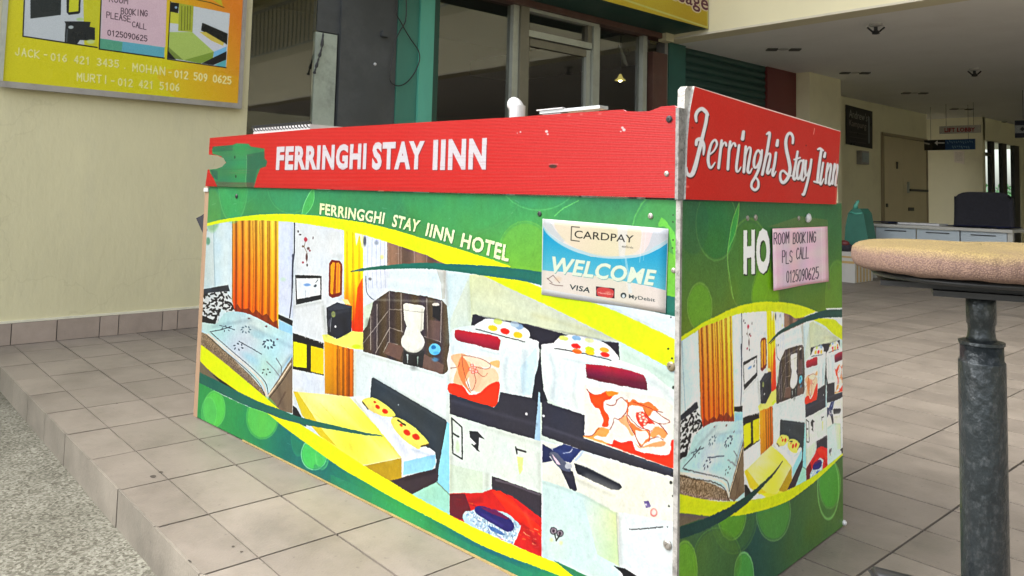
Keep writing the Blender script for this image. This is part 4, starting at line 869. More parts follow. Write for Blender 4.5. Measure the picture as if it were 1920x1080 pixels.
    cv.poly([(843, 719), (868, 724), (880, 740), (900, 736), (916, 722), (936, 716), (935, 740), (927, 763), (885, 752), (843, 737)], (224, 62, 34), smooth=3)
    for q, c in (([(866, 668), (880, 690), (872, 712), (884, 738), (868, 720), (858, 692)], (226, 130, 84)), ([(880, 690), (905, 690), (900, 720), (884, 732)], (238, 190, 160)), ([(868, 668), (905, 674), (918, 688), (890, 684)], (244, 214, 190)), ([(918, 680), (936, 676), (934, 690)], (226, 180, 120))): cv.poly(q, c, .9, smooth=4)
    for q in ([(866, 664), (868, 690), (876, 715), (884, 733), (892, 715), (888, 695)], [(868, 666), (900, 672), (920, 684), (912, 692), (892, 688)], [(845, 690), (858, 688), (862, 680)], [(888, 690), (905, 706), (914, 700)]): cv.line(q, 1.1, (130, 70, 60), .85, smooth=4)
    for x, y in ((885, 685), (890, 690), (882, 692), (893, 696), (887, 698)): cv.ell(x, y, 3, 2.4, (248, 196, 186), .95, rim=((205, 70, 66), .8), rw=1)
    cv.poly([(843, 738), (885, 752), (927, 764), (935, 752), (938, 735), (996, 746), (1012, 752), (1012, 826), (930, 804), (843, 776)], (54, 54, 64))
    cv.poly([(1016, 745), (1030, 757), (1096, 778), (1096, 822), (1262, 880), (1300, 890), (1300, 905), (1262, 896), (1096, 846), (1016, 816)], (54, 54, 64))
    cv.poly([(1003, 706), (1008, 690), (1013, 648), (1016, 700), (1019, 730), (1027, 752), (1010, 756), (997, 748)], (40, 42, 52)); cv.poly([(1010, 735), (1013, 735), (1013, 832), (1002, 828)], (170, 200, 220))
    f2 = [(1096, 721), (1130, 728), (1240, 745), (1262, 760), (1262, 879), (1150, 838), (1096, 820)]
    cv.poly(f2, (228, 226, 216)); floral(cv)
    cv.line([(1096, 821), (1150, 839), (1262, 880)], 2.2, (236, 220, 205)); cv.poly([(1016, 816), (1096, 843), (1262, 894), (1300, 905), (1300, 870), (1264, 880), (1150, 841), (1096, 824), (1030, 798), (1016, 790)], (54, 54, 64))
    cv.ell(987, 776, 2.4, 2.6, (220, 224, 228)); cv.ell(1019, 780, 2.6, 2.6, (220, 224, 228))
    # -- lower small photographs
    cv.poly([(843, 778), (1016, 828), (1016, 1045), (843, 985)], (217, 226, 218)); cv.poly([(843, 870), (905, 885), (905, 926), (843, 927)], (206, 220, 200), .8)
    cv.line([(847, 784), (866, 801), (867, 861), (849, 850), (847, 784)], 2.6, (40, 46, 46)); cv.line([(850, 813), (860, 819)], 3.2, (50, 56, 56)); cv.ell(858, 838, 5, 14, (196, 214, 180), .8, soft=.5)
    cv.poly([(880, 808), (896, 809), (909, 824), (898, 820), (898, 832), (896, 846), (886, 836), (893, 832), (881, 820)], (44, 46, 50)); cv.line([(885, 833), (898, 846)], 2, (40, 40, 44))
    cv.line([(967, 838), (969, 850)], 2.4, (40, 42, 46)); cv.line([(968, 842), (985, 847)], 3.4, (40, 42, 46)); cv.poly([(970, 856), (981, 858), (980, 880), (975, 890), (972, 880)], (212, 224, 140), .85)
    cv.poly([(922, 893), (930, 895), (1016, 926), (1016, 975), (985, 960), (922, 918)], (58, 52, 60)); cv.line([(930, 900), (960, 908), (1012, 928)], 4, (110, 104, 112), .7)
    cv.poly([(843, 925), (905, 924), (922, 917), (960, 930), (1016, 972), (1016, 1046), (960, 1020), (843, 966)], (196, 40, 38)); cv.poly([(843, 926), (872, 926), (884, 960), (868, 975), (843, 966)], (92, 34, 46), .9)
    cv.poly([(922, 920), (938, 920), (962, 938), (985, 965), (1016, 990), (1016, 1004), (960, 970)], (230, 52, 28)); np.random.seed(9)
    for q in range(46):
        x = np.random.uniform(850, 1014); y = 932+(x-850)*.42+np.random.uniform(-6, 34)
        if x > 968 or y < 936+(x-850)*.3: cv.line([(x, y), (x+np.random.uniform(4, 9), y+np.random.uniform(1, 5))], 1.6, [(246, 130, 60), (250, 180, 130), (230, 80, 40), (130, 20, 26)][q % 4], .8)
    cv.poly([(869, 962), (885, 957), (905, 952), (950, 962), (965, 975), (976, 985), (974, 996), (962, 1020), (940, 1010), (900, 995), (872, 982)], (190, 214, 232), smooth=2)
    cv.noise([(869, 962), (905, 952), (965, 975), (974, 996), (962, 1020), (900, 995)], .5, 4)
    cv.poly([(890, 955), (900, 948), (930, 958), (958, 975), (964, 990), (952, 997), (930, 986), (896, 965)], (44, 40, 104), smooth=3); cv.poly([(897, 949), (930, 956), (956, 972), (950, 974), (915, 960)], (110, 30, 80), .9)
    cv.line([(976, 986), (970, 1004), (962, 1021)], 1.8, (240, 240, 245)); cv.poly([(914, 985), (930, 990), (948, 1003), (936, 1002), (920, 994)], (60, 100, 160), .8)
    cv.line([(1016, 826), (1016, 1048)], 1.4, (232, 238, 238))
    cv.poly([(1017, 828), (1300, 905), (1300, 1130), (1017, 1130)], (224, 226, 214)); cv.poly([(1017, 900), (1060, 914), (1090, 925), (1156, 962), (1162, 1080), (1017, 1130)], (206, 226, 222))
    cv.poly([(1090, 925), (1156, 962), (1160, 1062), (1120, 1040)], lambda X, Y: np.stack([206-4*np.sin(Y*.05), 222+0*X, 216-40*np.clip((X-1095)/60, 0, 1)], -1)); cv.line([(1156, 962), (1158, 1020), (1161, 1062)], 1.4, (180, 190, 170))
    cv.poly([(1160, 960), (1300, 985), (1300, 1130), (1162, 1080)], (220, 228, 228))
    cv.poly([(1017, 832), (1034, 842), (1044, 850), (1030, 856), (1036, 864), (1017, 868)], (38, 48, 84)); cv.poly([(1036, 842), (1056, 832), (1090, 844), (1070, 868), (1050, 862)], (44, 58, 104)); cv.line([(1056, 849), (1068, 848), (1073, 842)], 1.4, (220, 224, 236), smooth=3)
    cv.poly([(1046, 868), (1060, 878), (1074, 884), (1082, 918), (1078, 921), (1068, 916)], (40, 40, 56)); cv.poly([(1076, 868), (1100, 876), (1163, 908), (1166, 914), (1160, 919), (1146, 918), (1082, 888)], (38, 42, 52))
    cv.poly([(1030, 850), (1042, 848), (1056, 862), (1068, 876), (1070, 884), (1056, 882), (1040, 868)], (90, 96, 116), smooth=3); cv.poly([(1034, 850), (1046, 864), (1052, 872), (1044, 870)], (226, 200, 214)); cv.ell(1066, 874, 7, 6, (180, 184, 192)); cv.poly([(1092, 844), (1096, 846), (1080, 866), (1076, 864)], (180, 196, 214))
    for x, y in ((1038, 995), (1050, 1000)): cv.ell(x, y, 6, 6, (150, 140, 150), .9, rim=((40, 34, 46), .95), rw=1.6); cv.ell(x, y, 2.6, 3, (60, 40, 60))
    cv.line([(1040, 1000), (1043, 1014), (1050, 1002)], 2.4, (50, 50, 50)); cv.ell(1034, 1012, 5, 6, (214, 218, 150), .6, soft=.8); cv.ell(1052, 1018, 5, 6, (214, 218, 150), .6, soft=.8)
    cv.poly([(1207, 940), (1216, 939), (1221, 950), (1211, 953)], (66, 50, 120)); cv.ell(1211, 946, 2, 2, (200, 200, 230)); cv.ell(1226, 961, 5.6, 6.6, (240, 210, 206), .9, rim=((190, 60, 60), .8), rw=2)
    cv.line([(1180, 993), (1200, 992), (1243, 988)], 1.8, (60, 60, 60)); cv.poly([(1150, 1061), (1172, 1066), (1194, 1080), (1196, 1100), (1172, 1090), (1166, 1074)], (30, 32, 36))


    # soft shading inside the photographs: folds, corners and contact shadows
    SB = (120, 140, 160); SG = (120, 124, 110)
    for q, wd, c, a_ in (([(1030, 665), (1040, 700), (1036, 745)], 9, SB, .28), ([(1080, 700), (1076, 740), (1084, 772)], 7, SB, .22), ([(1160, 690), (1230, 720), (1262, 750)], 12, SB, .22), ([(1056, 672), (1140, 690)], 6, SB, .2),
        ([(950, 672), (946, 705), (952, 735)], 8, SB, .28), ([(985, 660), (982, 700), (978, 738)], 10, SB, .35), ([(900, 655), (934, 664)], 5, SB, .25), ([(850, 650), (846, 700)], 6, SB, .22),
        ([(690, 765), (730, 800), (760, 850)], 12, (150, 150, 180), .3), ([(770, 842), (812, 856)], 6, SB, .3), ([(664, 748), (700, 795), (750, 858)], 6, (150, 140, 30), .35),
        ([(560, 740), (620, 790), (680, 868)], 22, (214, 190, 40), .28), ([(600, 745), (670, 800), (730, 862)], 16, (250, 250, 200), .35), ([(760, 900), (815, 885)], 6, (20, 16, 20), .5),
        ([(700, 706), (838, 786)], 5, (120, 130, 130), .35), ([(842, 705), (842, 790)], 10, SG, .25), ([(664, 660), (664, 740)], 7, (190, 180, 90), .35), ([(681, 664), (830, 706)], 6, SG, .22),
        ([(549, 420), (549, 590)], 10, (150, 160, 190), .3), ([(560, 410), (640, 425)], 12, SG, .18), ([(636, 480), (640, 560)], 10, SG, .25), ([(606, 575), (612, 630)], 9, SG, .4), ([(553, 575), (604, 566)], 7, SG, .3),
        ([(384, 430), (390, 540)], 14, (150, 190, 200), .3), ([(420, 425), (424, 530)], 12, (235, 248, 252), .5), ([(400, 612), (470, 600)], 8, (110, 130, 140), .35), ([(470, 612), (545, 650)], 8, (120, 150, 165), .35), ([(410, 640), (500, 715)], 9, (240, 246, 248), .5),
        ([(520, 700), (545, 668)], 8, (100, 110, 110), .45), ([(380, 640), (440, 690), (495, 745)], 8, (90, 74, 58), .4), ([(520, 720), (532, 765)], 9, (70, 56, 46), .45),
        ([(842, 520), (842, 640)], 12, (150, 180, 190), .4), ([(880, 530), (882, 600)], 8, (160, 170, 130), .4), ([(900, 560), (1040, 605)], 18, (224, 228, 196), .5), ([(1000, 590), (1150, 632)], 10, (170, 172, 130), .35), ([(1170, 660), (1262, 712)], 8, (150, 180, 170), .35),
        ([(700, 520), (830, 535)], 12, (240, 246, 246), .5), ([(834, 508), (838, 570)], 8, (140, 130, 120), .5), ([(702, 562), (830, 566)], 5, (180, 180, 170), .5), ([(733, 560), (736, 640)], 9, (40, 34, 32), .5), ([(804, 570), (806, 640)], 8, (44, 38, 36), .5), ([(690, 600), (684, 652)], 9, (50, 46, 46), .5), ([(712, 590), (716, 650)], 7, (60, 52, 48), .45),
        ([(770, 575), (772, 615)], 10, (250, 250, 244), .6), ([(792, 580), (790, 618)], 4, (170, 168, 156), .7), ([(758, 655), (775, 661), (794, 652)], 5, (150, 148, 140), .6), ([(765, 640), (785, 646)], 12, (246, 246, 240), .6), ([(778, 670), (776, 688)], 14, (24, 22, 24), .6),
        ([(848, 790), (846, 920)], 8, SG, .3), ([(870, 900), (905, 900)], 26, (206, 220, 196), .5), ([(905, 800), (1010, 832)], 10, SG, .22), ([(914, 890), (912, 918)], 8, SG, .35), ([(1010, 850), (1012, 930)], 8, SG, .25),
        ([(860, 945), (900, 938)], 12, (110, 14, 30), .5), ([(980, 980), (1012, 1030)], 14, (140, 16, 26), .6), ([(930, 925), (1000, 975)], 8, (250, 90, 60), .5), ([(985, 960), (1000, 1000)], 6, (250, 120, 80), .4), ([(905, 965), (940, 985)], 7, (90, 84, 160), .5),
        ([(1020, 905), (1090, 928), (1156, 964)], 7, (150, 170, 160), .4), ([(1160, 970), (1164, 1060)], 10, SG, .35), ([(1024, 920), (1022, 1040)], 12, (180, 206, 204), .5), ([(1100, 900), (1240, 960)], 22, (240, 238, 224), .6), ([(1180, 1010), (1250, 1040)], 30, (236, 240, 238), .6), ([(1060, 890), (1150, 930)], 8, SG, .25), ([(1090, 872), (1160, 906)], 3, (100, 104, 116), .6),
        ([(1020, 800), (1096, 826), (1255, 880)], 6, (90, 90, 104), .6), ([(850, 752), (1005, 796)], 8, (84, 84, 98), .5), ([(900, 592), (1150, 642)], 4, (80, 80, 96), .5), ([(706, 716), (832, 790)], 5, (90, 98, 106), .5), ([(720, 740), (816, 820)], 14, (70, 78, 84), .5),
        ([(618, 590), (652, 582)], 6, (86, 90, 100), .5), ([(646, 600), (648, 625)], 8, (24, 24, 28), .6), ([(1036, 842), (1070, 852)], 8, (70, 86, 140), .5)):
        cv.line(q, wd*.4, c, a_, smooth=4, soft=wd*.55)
    for q in ([(600, 756), (640, 800)], [(640, 760), (690, 815)], [(590, 775), (630, 812)], [(672, 790), (715, 840)]): cv.line(q, .8, (206, 196, 70), .5)

def leafs(cv, q, r_):
    for (cx, cy, rx, ry, c, al, rim, ra) in q: cv.ell(cx, cy, rx, ry, c, al, soft=.1, rim=(rim, ra), rw=r_)

# ---- front board artwork
cv = Canvas(P_fr, 0, CL, 0, CS, 1150)
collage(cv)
UP = [(360, 427), (384, 420), (410, 413), (440, 408), (480, 403), (520, 401), (560, 402), (600, 405), (640, 411), (680, 417), (720, 426), (760, 437), (800, 449), (840, 461), (880, 473), (920, 486), (956, 499)]
def grn(X, Y):
    t = np.clip((Y-355)/150, 0, 1)[..., None]; n = (np.sin(X*.013+1.2)*.5+np.sin(X*.031+Y*.02)*.3)[..., None]
    return np.clip(np.array([58, 134, 98])*(1-t)+np.array([98, 158, 72])*t+n*np.array([6, 16, 4]), 0, 255)
sw_up = [(660, 507.5), (695, 501), (730, 497), (765, 494), (800, 492.5), (837, 494.5), (893, 497), (950, 501), (1015, 510), (1080, 521), (1160, 536), (1280, 560)]
sw_lo = [(660, 509.5), (695, 506.5), (730, 504.5), (765, 503.5), (800, 504), (837, 507), (903, 516), (980, 527), (1040, 541), (1110, 556), (1180, 573), (1280, 597)]
# upper green field sits over everything above the swoosh
cv.poly([(340, 300), (1320, 300), (1320, 575)]+[p for p in sw_up[::-1] if p[0] > 940 and p[0] < 1270]+UP[::-1], grn)
leafs(cv, [(437, 345, 27, 72, (74, 168, 100), .75, (120, 205, 130), .5), (455, 320, 40, 60, (60, 150, 100), .3, (90, 180, 120), .2), (545, 345, 44, 55, (66, 150, 106), .6, (110, 190, 130), .35), (398, 395, 16, 40, (104, 160, 90), .5, (120, 180, 100), .3),
           (860, 350, 120, 90, (74, 158, 92), .45, (110, 180, 110), .2), (1010, 330, 75, 64, (62, 146, 104), .35, (120, 205, 130), .45), (1240, 470, 60, 110, (96, 176, 84), .35, (130, 215, 110), .55), (985, 475, 50, 60, (140, 186, 60), .35, (150, 200, 80), .3),
           (700, 350, 60, 70, (66, 146, 96), .4, (100, 170, 110), .2)], 1.6)
cv.poly([(588, 352), (589, 372), (583, 390), (573, 402), (566, 401), (570, 384), (578, 366)], (86, 178, 98), .85, smooth=4); cv.line([(588, 352), (578, 366), (570, 384), (566, 401)], 1.3, (140, 226, 150), .9, smooth=4); cv.line([(588, 352), (589, 372), (583, 390), (573, 402)], 1.3, (130, 220, 140), .8, smooth=4)
cv.line([(1040, 405), (1055, 392), (1085, 376)], 1.6, (130, 215, 120), .7, smooth=4); cv.poly([(1241, 408), (1256, 424), (1266, 445), (1268, 500), (1252, 430), (1234, 425)], (130, 214, 84), .6, smooth=3)
cv.poly([(1250, 470), (1268, 480), (1268, 560), (1250, 556)], (130, 200, 70), .5)
cv.band(UP, [(360, 431), (384, 425), (410, 419), (440, 414.5), (480, 413), (520, 414.5), (560, 418), (600, 424), (640, 431), (680, 440), (720, 452), (760, 465), (800, 479), (838, 495), (893, 498), (950, 501), (957, 500)], (214, 232, 6))
cv.poly([(1100, 562), (1160, 580), (1300, 645), (1300, 590), (1200, 578)], (212, 226, 236))
cv.band([(902, 515), (940, 519), (980, 526), (1017, 540), (1060, 553), (1107, 566), (1160, 586), (1267, 637), (1300, 655)], [(902, 515), (930, 528), (960, 543), (1027, 573), (1107, 613), (1167, 643), (1250, 687), (1300, 715)], (206, 226, 6))
cv.band(sw_up, sw_lo, (38, 108, 96))
# lower bands
LY_UP = [(350, 625), (373, 643), (413, 674), (453, 707), (490, 738), (520, 764), (558, 792), (597, 817), (633, 841), (665, 862), (700, 884), (730, 901), (771, 926), (820, 953), (869, 979), (915, 1001), (962, 1022), (1000, 1038), (1045, 1056), (1097, 1080), (1180, 1120)]
LY_LO = [(350, 650), (373, 675), (400, 701), (443, 732), (490, 766), (533, 801), (567, 826), (600, 850), (643, 880), (685, 904), (726, 928), (767, 950), (803, 969), (839, 988), (870, 1005), (902, 1022), (936, 1037), (970, 1050), (1000, 1061), (1060, 1084), (1180, 1135)]
cv.poly([(350, 650), (373, 675), (400, 701), (443, 732), (450, 745), (350, 700)], (116, 108, 90)); cv.poly([(396, 700), (443, 732), (440, 737), (420, 724)], (40, 34, 20))
def grn2(X, Y):
    n = np.sin(X*.018+.6)[..., None]; return np.clip(np.array([46, 132, 96])+n*np.array([14, 22, -10]), 0, 255)
cv.poly([(350, 700), (373, 717), (420, 742), (463, 762), (497, 774)]+[p for p in catmull(LY_LO, 4) if p[0] > 497]+[(1300, 1300), (300, 1300)], grn2)
leafs(cv, [(402, 767, 20, 33, (104, 208, 94), .9, (140, 232, 120), .7), (392, 775, 14, 30, (96, 190, 110), .5, (130, 226, 130), .5), (492, 783, 30, 40, (112, 206, 92), .75, (126, 214, 104), .5), (560, 820, 14, 34, (54, 140, 96), .5, (80, 180, 120), .4), (589, 852, 24, 29, (92, 206, 100), .85, (160, 240, 170), .9), (604, 856, 12, 24, (90, 190, 110), .4, (130, 220, 140), .6)], 1.4)
cv.poly([(590, 870), (700, 925), (690, 960), (580, 900)], (40, 116, 104), .35); cv.band([(620, 890), (700, 925), (860, 1010), (1000, 1075)], [(620, 905), (690, 945), (850, 1030), (990, 1090)], (62, 158, 104), .35)
cv.band(LY_UP, LY_LO, (222, 236, 8))
cv.band([(350, 680), (373, 697), (420, 720), (440, 731), (487, 754), (520, 766), (553, 779), (593, 790), (637, 800), (680, 810), (717, 816.5)], [(350, 702), (373, 717), (420, 741), (463, 761), (497, 773), (527, 785), (557, 793), (577, 797.5), (627, 806), (680, 815), (717, 818)], (44, 106, 92))
cv.poly([(1037, 1050), (1097, 1078), (1160, 1110), (1100, 1100)], (60, 130, 90))
for wd, a, b, c, d in (('FERRINGGHI', (600, 380.5), (722, 398.5), (719, 421), (599, 402)), ('STAY', (739, 401.5), (789, 413.5), (783, 437), (734, 425)), ('IINN', (802, 417.5), (853, 431.5), (848, 457), (797, 442)), ('HOTEL', (868, 436), (957, 461), (953, 492), (862, 463))):
    text4(cv, wd, a, b, c, d, (40, 96, 60), .035, dx=.8, dy=1.4); text4(cv, wd, a, b, c, d, (226, 244, 190), .035)
# rubbing, dirt and small tears
np.random.seed(12)
for k in range(60):
    u, v = np.random.rand(2); x, y = proj((P_fr.o+P_fr.eu*u*CL+P_fr.ev*v*CS)[None])[0]; cv.line([(x, y), (x+np.random.uniform(-9, 9), y+np.random.uniform(-3, 3))], .5, (235, 240, 235), .35)
for x, y, r_ in ((1262, 403, 1.5), (1262, 416, 1.8), (1262, 450, 1.8), (1261, 465, 1.6), (1253, 654, 2.4), (1260, 672, 2.4), (1258, 595, 2), (1254, 949, 2), (1251, 987, 1.6), (1263, 727, 3.4), (1258, 905, 3.4), (1261, 888, 2.6), (1262, 930, 2.4)): cv.ell(x, y, r_, r_, (40, 42, 36), .9, soft=.4)
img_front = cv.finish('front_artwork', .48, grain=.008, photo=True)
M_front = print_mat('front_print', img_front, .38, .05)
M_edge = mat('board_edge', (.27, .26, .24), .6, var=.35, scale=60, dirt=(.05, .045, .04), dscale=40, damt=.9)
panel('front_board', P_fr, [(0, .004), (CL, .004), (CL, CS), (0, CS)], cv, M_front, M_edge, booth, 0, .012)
box_uv = lambda nm, pl, u0, u1, v0, v1, o0, o1, m, par, bev=.002: box_obj(nm, (0, u1-u0, 0, o1-o0, 0, v1-v0), m, par, bevel=bev, mat=Matrix(((pl.eu[0], pl.n[0], 0, (pl.o+pl.eu*u0+pl.n*o0)[0]), (pl.eu[1], pl.n[1], 0, (pl.o+pl.eu*u0+pl.n*o0)[1]), (0, 0, 1, pl.o[2]+v0), (0, 0, 0, 1))))
box_uv('kick_strip', P_fr, .35, CL+.01, .0012, .0058, .0008, .004, mat('yellow_edge_tape', (.30, .22, .08), .6, var=.2, scale=30), booth, 0)

# ---- side board artwork (same photographs, squeezed)
cv = Canvas(P_sd, 0, CW, 0, CS, 1100)
cv.remap((P_fr, .4287, -.0053, .6475, .1271)); collage(cv, .9); cv.remap(None)
# pale panels hide the ends of the stretched copy
def sg(X, Y):
    t = np.clip((Y-380)/250, 0, 1)[..., None]; return np.array([50, 96, 66])*(1-t)+np.array([98, 120, 44])*t
SU = [(1262, 640), (1275, 633), (1300, 617), (1320, 604), (1345, 592), (1370, 580), (1400, 570), (1430, 566), (1460, 566), (1490, 570), (1520, 579), (1530, 584), (1560, 590), (1600, 600)]
cv.poly([(1240, 350), (1620, 350)]+SU[::-1], sg)
cv.set_clip([(1240, 350), (1620, 350)]+SU[::-1])
leafs(cv, [(1343, 420, 38, 68, (42, 110, 60), .5, (110, 160, 90), .5), (1312, 575, 23, 44, (104, 150, 48), .8, (130, 170, 80), .6), (1405, 500, 40, 90, (84, 126, 50), .4, (120, 150, 70), .5), (1435, 560, 26, 60, (120, 165, 30), .7, (140, 180, 60), .3), (1570, 560, 22, 70, (110, 150, 60), .4, (130, 170, 80), .4), (1300, 420, 30, 60, (50, 90, 66), .4, (60, 100, 60), .2)], 1.6)
cv.poly([(1386, 380), (1385, 400), (1378, 440), (1368, 468), (1364, 476), (1366, 455), (1372, 420), (1380, 395)], (64, 146, 72), .85, smooth=3)
for q in ([(1386, 380), (1380, 395), (1372, 420), (1364, 474)], [(1386, 380), (1384, 410), (1377, 442), (1364, 474), (1368, 520), (1375, 560)]): cv.line(q, 1.4, (128, 176, 96), .75, smooth=4)
cv.poly([(1500, 405), (1552, 412), (1557, 540), (1552, 545), (1548, 430), (1440, 425)], (96, 110, 70), .6)
cv.set_clip(None)
cv.poly([(1548, 578), (1600, 576), (1600, 620), (1570, 605)], (206, 214, 224)); 
cv.band(SU[:12]+[(1530, 584)], [(1262, 650), (1275, 641), (1300, 625), (1320, 612), (1345, 603), (1370, 593), (1400, 586), (1430, 584), (1460, 585), (1480, 590), (1496, 597), (1530, 584)], (196, 206, 4))
cv.band([(1520, 598), (1545, 597), (1570, 600), (1600, 606)], [(1520, 598), (1545, 610), (1565, 628), (1600, 650)], (196, 206, 4)); cv.poly([(1562, 596), (1600, 596), (1600, 630), (1572, 606)], (210, 218, 226))
cv.band([(1441, 643), (1460, 622), (1480, 610), (1500, 599), (1520, 590), (1545, 582), (1570, 580), (1600, 580)], [(1441, 645), (1462, 627), (1482, 616), (1502, 607), (1520, 601), (1545, 596), (1570, 595), (1600, 596)], (40, 78, 74))
LU = [(1250, 915), (1268, 924), (1290, 930), (1320, 936), (1350, 940), (1380, 940), (1410, 937), (1440, 932), (1470, 922), (1495, 910), (1520, 896), (1545, 878), (1570, 858), (1600, 832)]
LL = [(1250, 955), (1268, 960), (1290, 963), (1320, 967), (1345, 969), (1375, 968), (1400, 964), (1430, 957), (1455, 949), (1480, 938), (1505, 921), (1530, 901), (1553, 880), (1575, 858), (1600, 836)]
cv.poly(LL+[(1620, 1200), (1240, 1200)], lambda X, Y: np.array([62, 92, 66])+(np.sin(X*.02+2)[..., None])*np.array([16, 14, -6]))
cv.set_clip(LL+[(1620, 1200), (1240, 1200)])
leafs(cv, [(1372, 960, 27, 52, (104, 164, 40), .8, (140, 190, 90), .8), (1376, 960, 44, 78, (90, 130, 60), .4, (110, 150, 70), .4), (1450, 960, 32, 54, (84, 138, 66), .8, (120, 160, 100), .6), (1556, 908, 20, 45, (84, 158, 56), .85, (120, 180, 90), .5), (1553, 915, 20, 58, (80, 130, 74), .3, (130, 180, 110), .8), (1395, 1078, 18, 42, (84, 154, 76), .85, (140, 200, 130), .85), (1345, 1050, 45, 60, (88, 118, 54), .5, (110, 150, 70), .5), (1285, 1070, 22, 55, (124, 180, 50), .6, (150, 200, 80), .6)], 1.5)
cv.set_clip(None)
cv.band(LU, LL, (196, 206, 6)); cv.poly([(1262, 960), (1330, 969), (1300, 978), (1266, 990)], (110, 96, 84), .9)
cv.band([(1258, 992), (1268, 989), (1290, 983), (1315, 975), (1340, 964), (1365, 952), (1390, 936), (1410, 922), (1430, 905), (1450, 886), (1467, 864)], [(1258, 1016), (1268, 1013), (1290, 1006), (1315, 997), (1345, 982), (1370, 967), (1395, 949), (1408, 937), (1432, 911), (1452, 889), (1468, 864.5)], (34, 66, 62))
for dx, dy, c in ((1.6, 2.6, (26, 40, 30)), (0, 0, (226, 230, 232))):
    text4(cv, 'HO', (1394, 431), (1444, 427), (1444, 513), (1394, 516), c, .06, dx=dx, dy=dy)
for x, y in ((1268, 640), (1270, 668)): cv.ell(x, y, 3, 12, (60, 60, 64), .4, soft=.7)
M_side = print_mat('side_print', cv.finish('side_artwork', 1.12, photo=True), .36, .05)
P_sd2 = P_sd
panel('side_board', P_sd, [(.006, .004), (CW, .004), (CW, CS-.001), (.006, CS-.001)], cv, M_side, M_edge, booth, 0, .012)

# ---- red corrugated strip with the shop name, edge cut and torn
def uvs(pl, pts): return [tuple(pl.uv(*p)) for p in pts]
out = uvs(P_fr, [(397, 259), (590, 242), (800, 229.5), (955, 221), (1080, 212), (1172, 206), (1177, 209), (1200, 210), (1222, 209), (1243, 200.5), (1268, 198.5), (1273, 202), (1271, 371.5), (1100, 367), (830, 361), (600, 354.5), (388.5, 349), (393, 318), (408, 317), (420, 313), (427, 305), (423, 297), (412, 292), (395, 290)])
cv = Canvas(P_fr, -.02, CL+.02, CS-.03, CT+.03, 1150)
cv.poly([(300, 100), (1400, 100), (1400, 500), (300, 500)], lambda X, Y: np.stack([234+6*np.sin(Y*.9+X*.002), 34+10*np.sin(Y*.9)+22*np.clip((X-900)/350, 0, 1), 30+8*np.sin(Y*.9)+26*np.clip((X-900)/350, 0, 1)], -1))  # paler right end: glossy sheen put into the red
pg = [(401, 281), (405, 275), (440, 272), (447, 269), (470, 270), (474, 275), (500, 279), (498, 298), (504, 300), (503, 312), (492, 316), (486, 330), (480, 352), (412, 352), (404, 334), (398, 325), (396, 316), (412, 316), (428, 305), (418, 293), (402, 289)]
cv.poly(pg, lambda X, Y: np.stack([58+6*np.sin(Y*.2), 158+10*np.sin(X*.1), 98+6*np.sin(Y*.15)], -1))
cv.poly([(466, 290), (500, 284), (500, 298), (505, 303), (503, 312), (486, 318), (478, 352), (466, 352)], (44, 116, 84), .85); cv.poly([(398, 318), (412, 320), (412, 338), (402, 332)], (40, 110, 90), .8); cv.poly([(402, 275), (440, 272), (440, 283), (402, 285)], (40, 112, 82), .6)
cv.line([(466, 292), (466, 320), (464, 338), (466, 352)], 1.4, (110, 200, 130), .8, smooth=3)
for y in (301, 318, 344): cv.line([(414, y), (466, y-1)], .9, (40, 120, 76), .6)
for x, y in ((444, 295), (446, 331)): cv.ell(x, y, 1.6, 3.4, (20, 60, 36), .95, soft=.3)
text4(cv, 'FERRINGHI', (523, 275), (692, 268.5), (690, 318), (521, 319.5), (150, 30, 40), .05, dx=1.2, dy=1.2)
text4(cv, 'STAY', (703, 267), (801, 263.5), (799, 318.5), (701, 319), (150, 30, 40), .05, dx=1.2, dy=1.2); text4(cv, 'IINN', (817, 262.5), (917, 259), (915, 318), (815, 319), (150, 30, 40), .05, dx=1.2, dy=1.2)
text4(cv, 'FERRINGHI', (523, 275), (692, 268.5), (690, 318), (521, 319.5), (246, 240, 246), .05)
text4(cv, 'STAY', (703, 267), (801, 263.5), (799, 318.5), (701, 319), (246, 240, 246), .05); text4(cv, 'IINN', (817, 262.5), (917, 259), (915, 318), (815, 319), (246, 240, 246), .05)
cv.ell(1041, 312, 9, 4.2, (70, 40, 20), .95, soft=.3); cv.line([(1034, 308), (1050, 308)], 1.6, (246, 150, 160), .8)
for x, y, r_ in ((980, 248, 2), (974, 250, 1.3), (1029, 247, 3.4), (1031, 252, 2.4), (1171, 240, 3), (1174, 244, 3.6), (1168, 247, 1.8)): cv.ell(x, y, r_, r_*.9, (250, 244, 244), .95, soft=.3)
for x, y in ((1071, 217), (1094, 215), (1129, 214)): cv.ell(x, y, 5, 2.4, (250, 150, 140), .7, soft=.7)
np.random.seed(3)
for k in range(130):
    x = np.random.uniform(400, 1265); y = np.random.uniform(205, 365); cv.line([(x, y), (x+np.random.uniform(8, 60), y-.3)], .8, (250, 120, 120) if k % 3 else (190, 24, 24), .30)
cv.poly([(388, 352), (388, 340), (1275, 366), (1275, 375)], (200, 30, 30), .25)
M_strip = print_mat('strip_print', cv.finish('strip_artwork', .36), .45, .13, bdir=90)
panel('name_strip', P_fr, out, cv, M_strip, mat('corrugated_edge', (.6, .3, .3), .6, var=.3, scale=80), booth, .0075, .006)

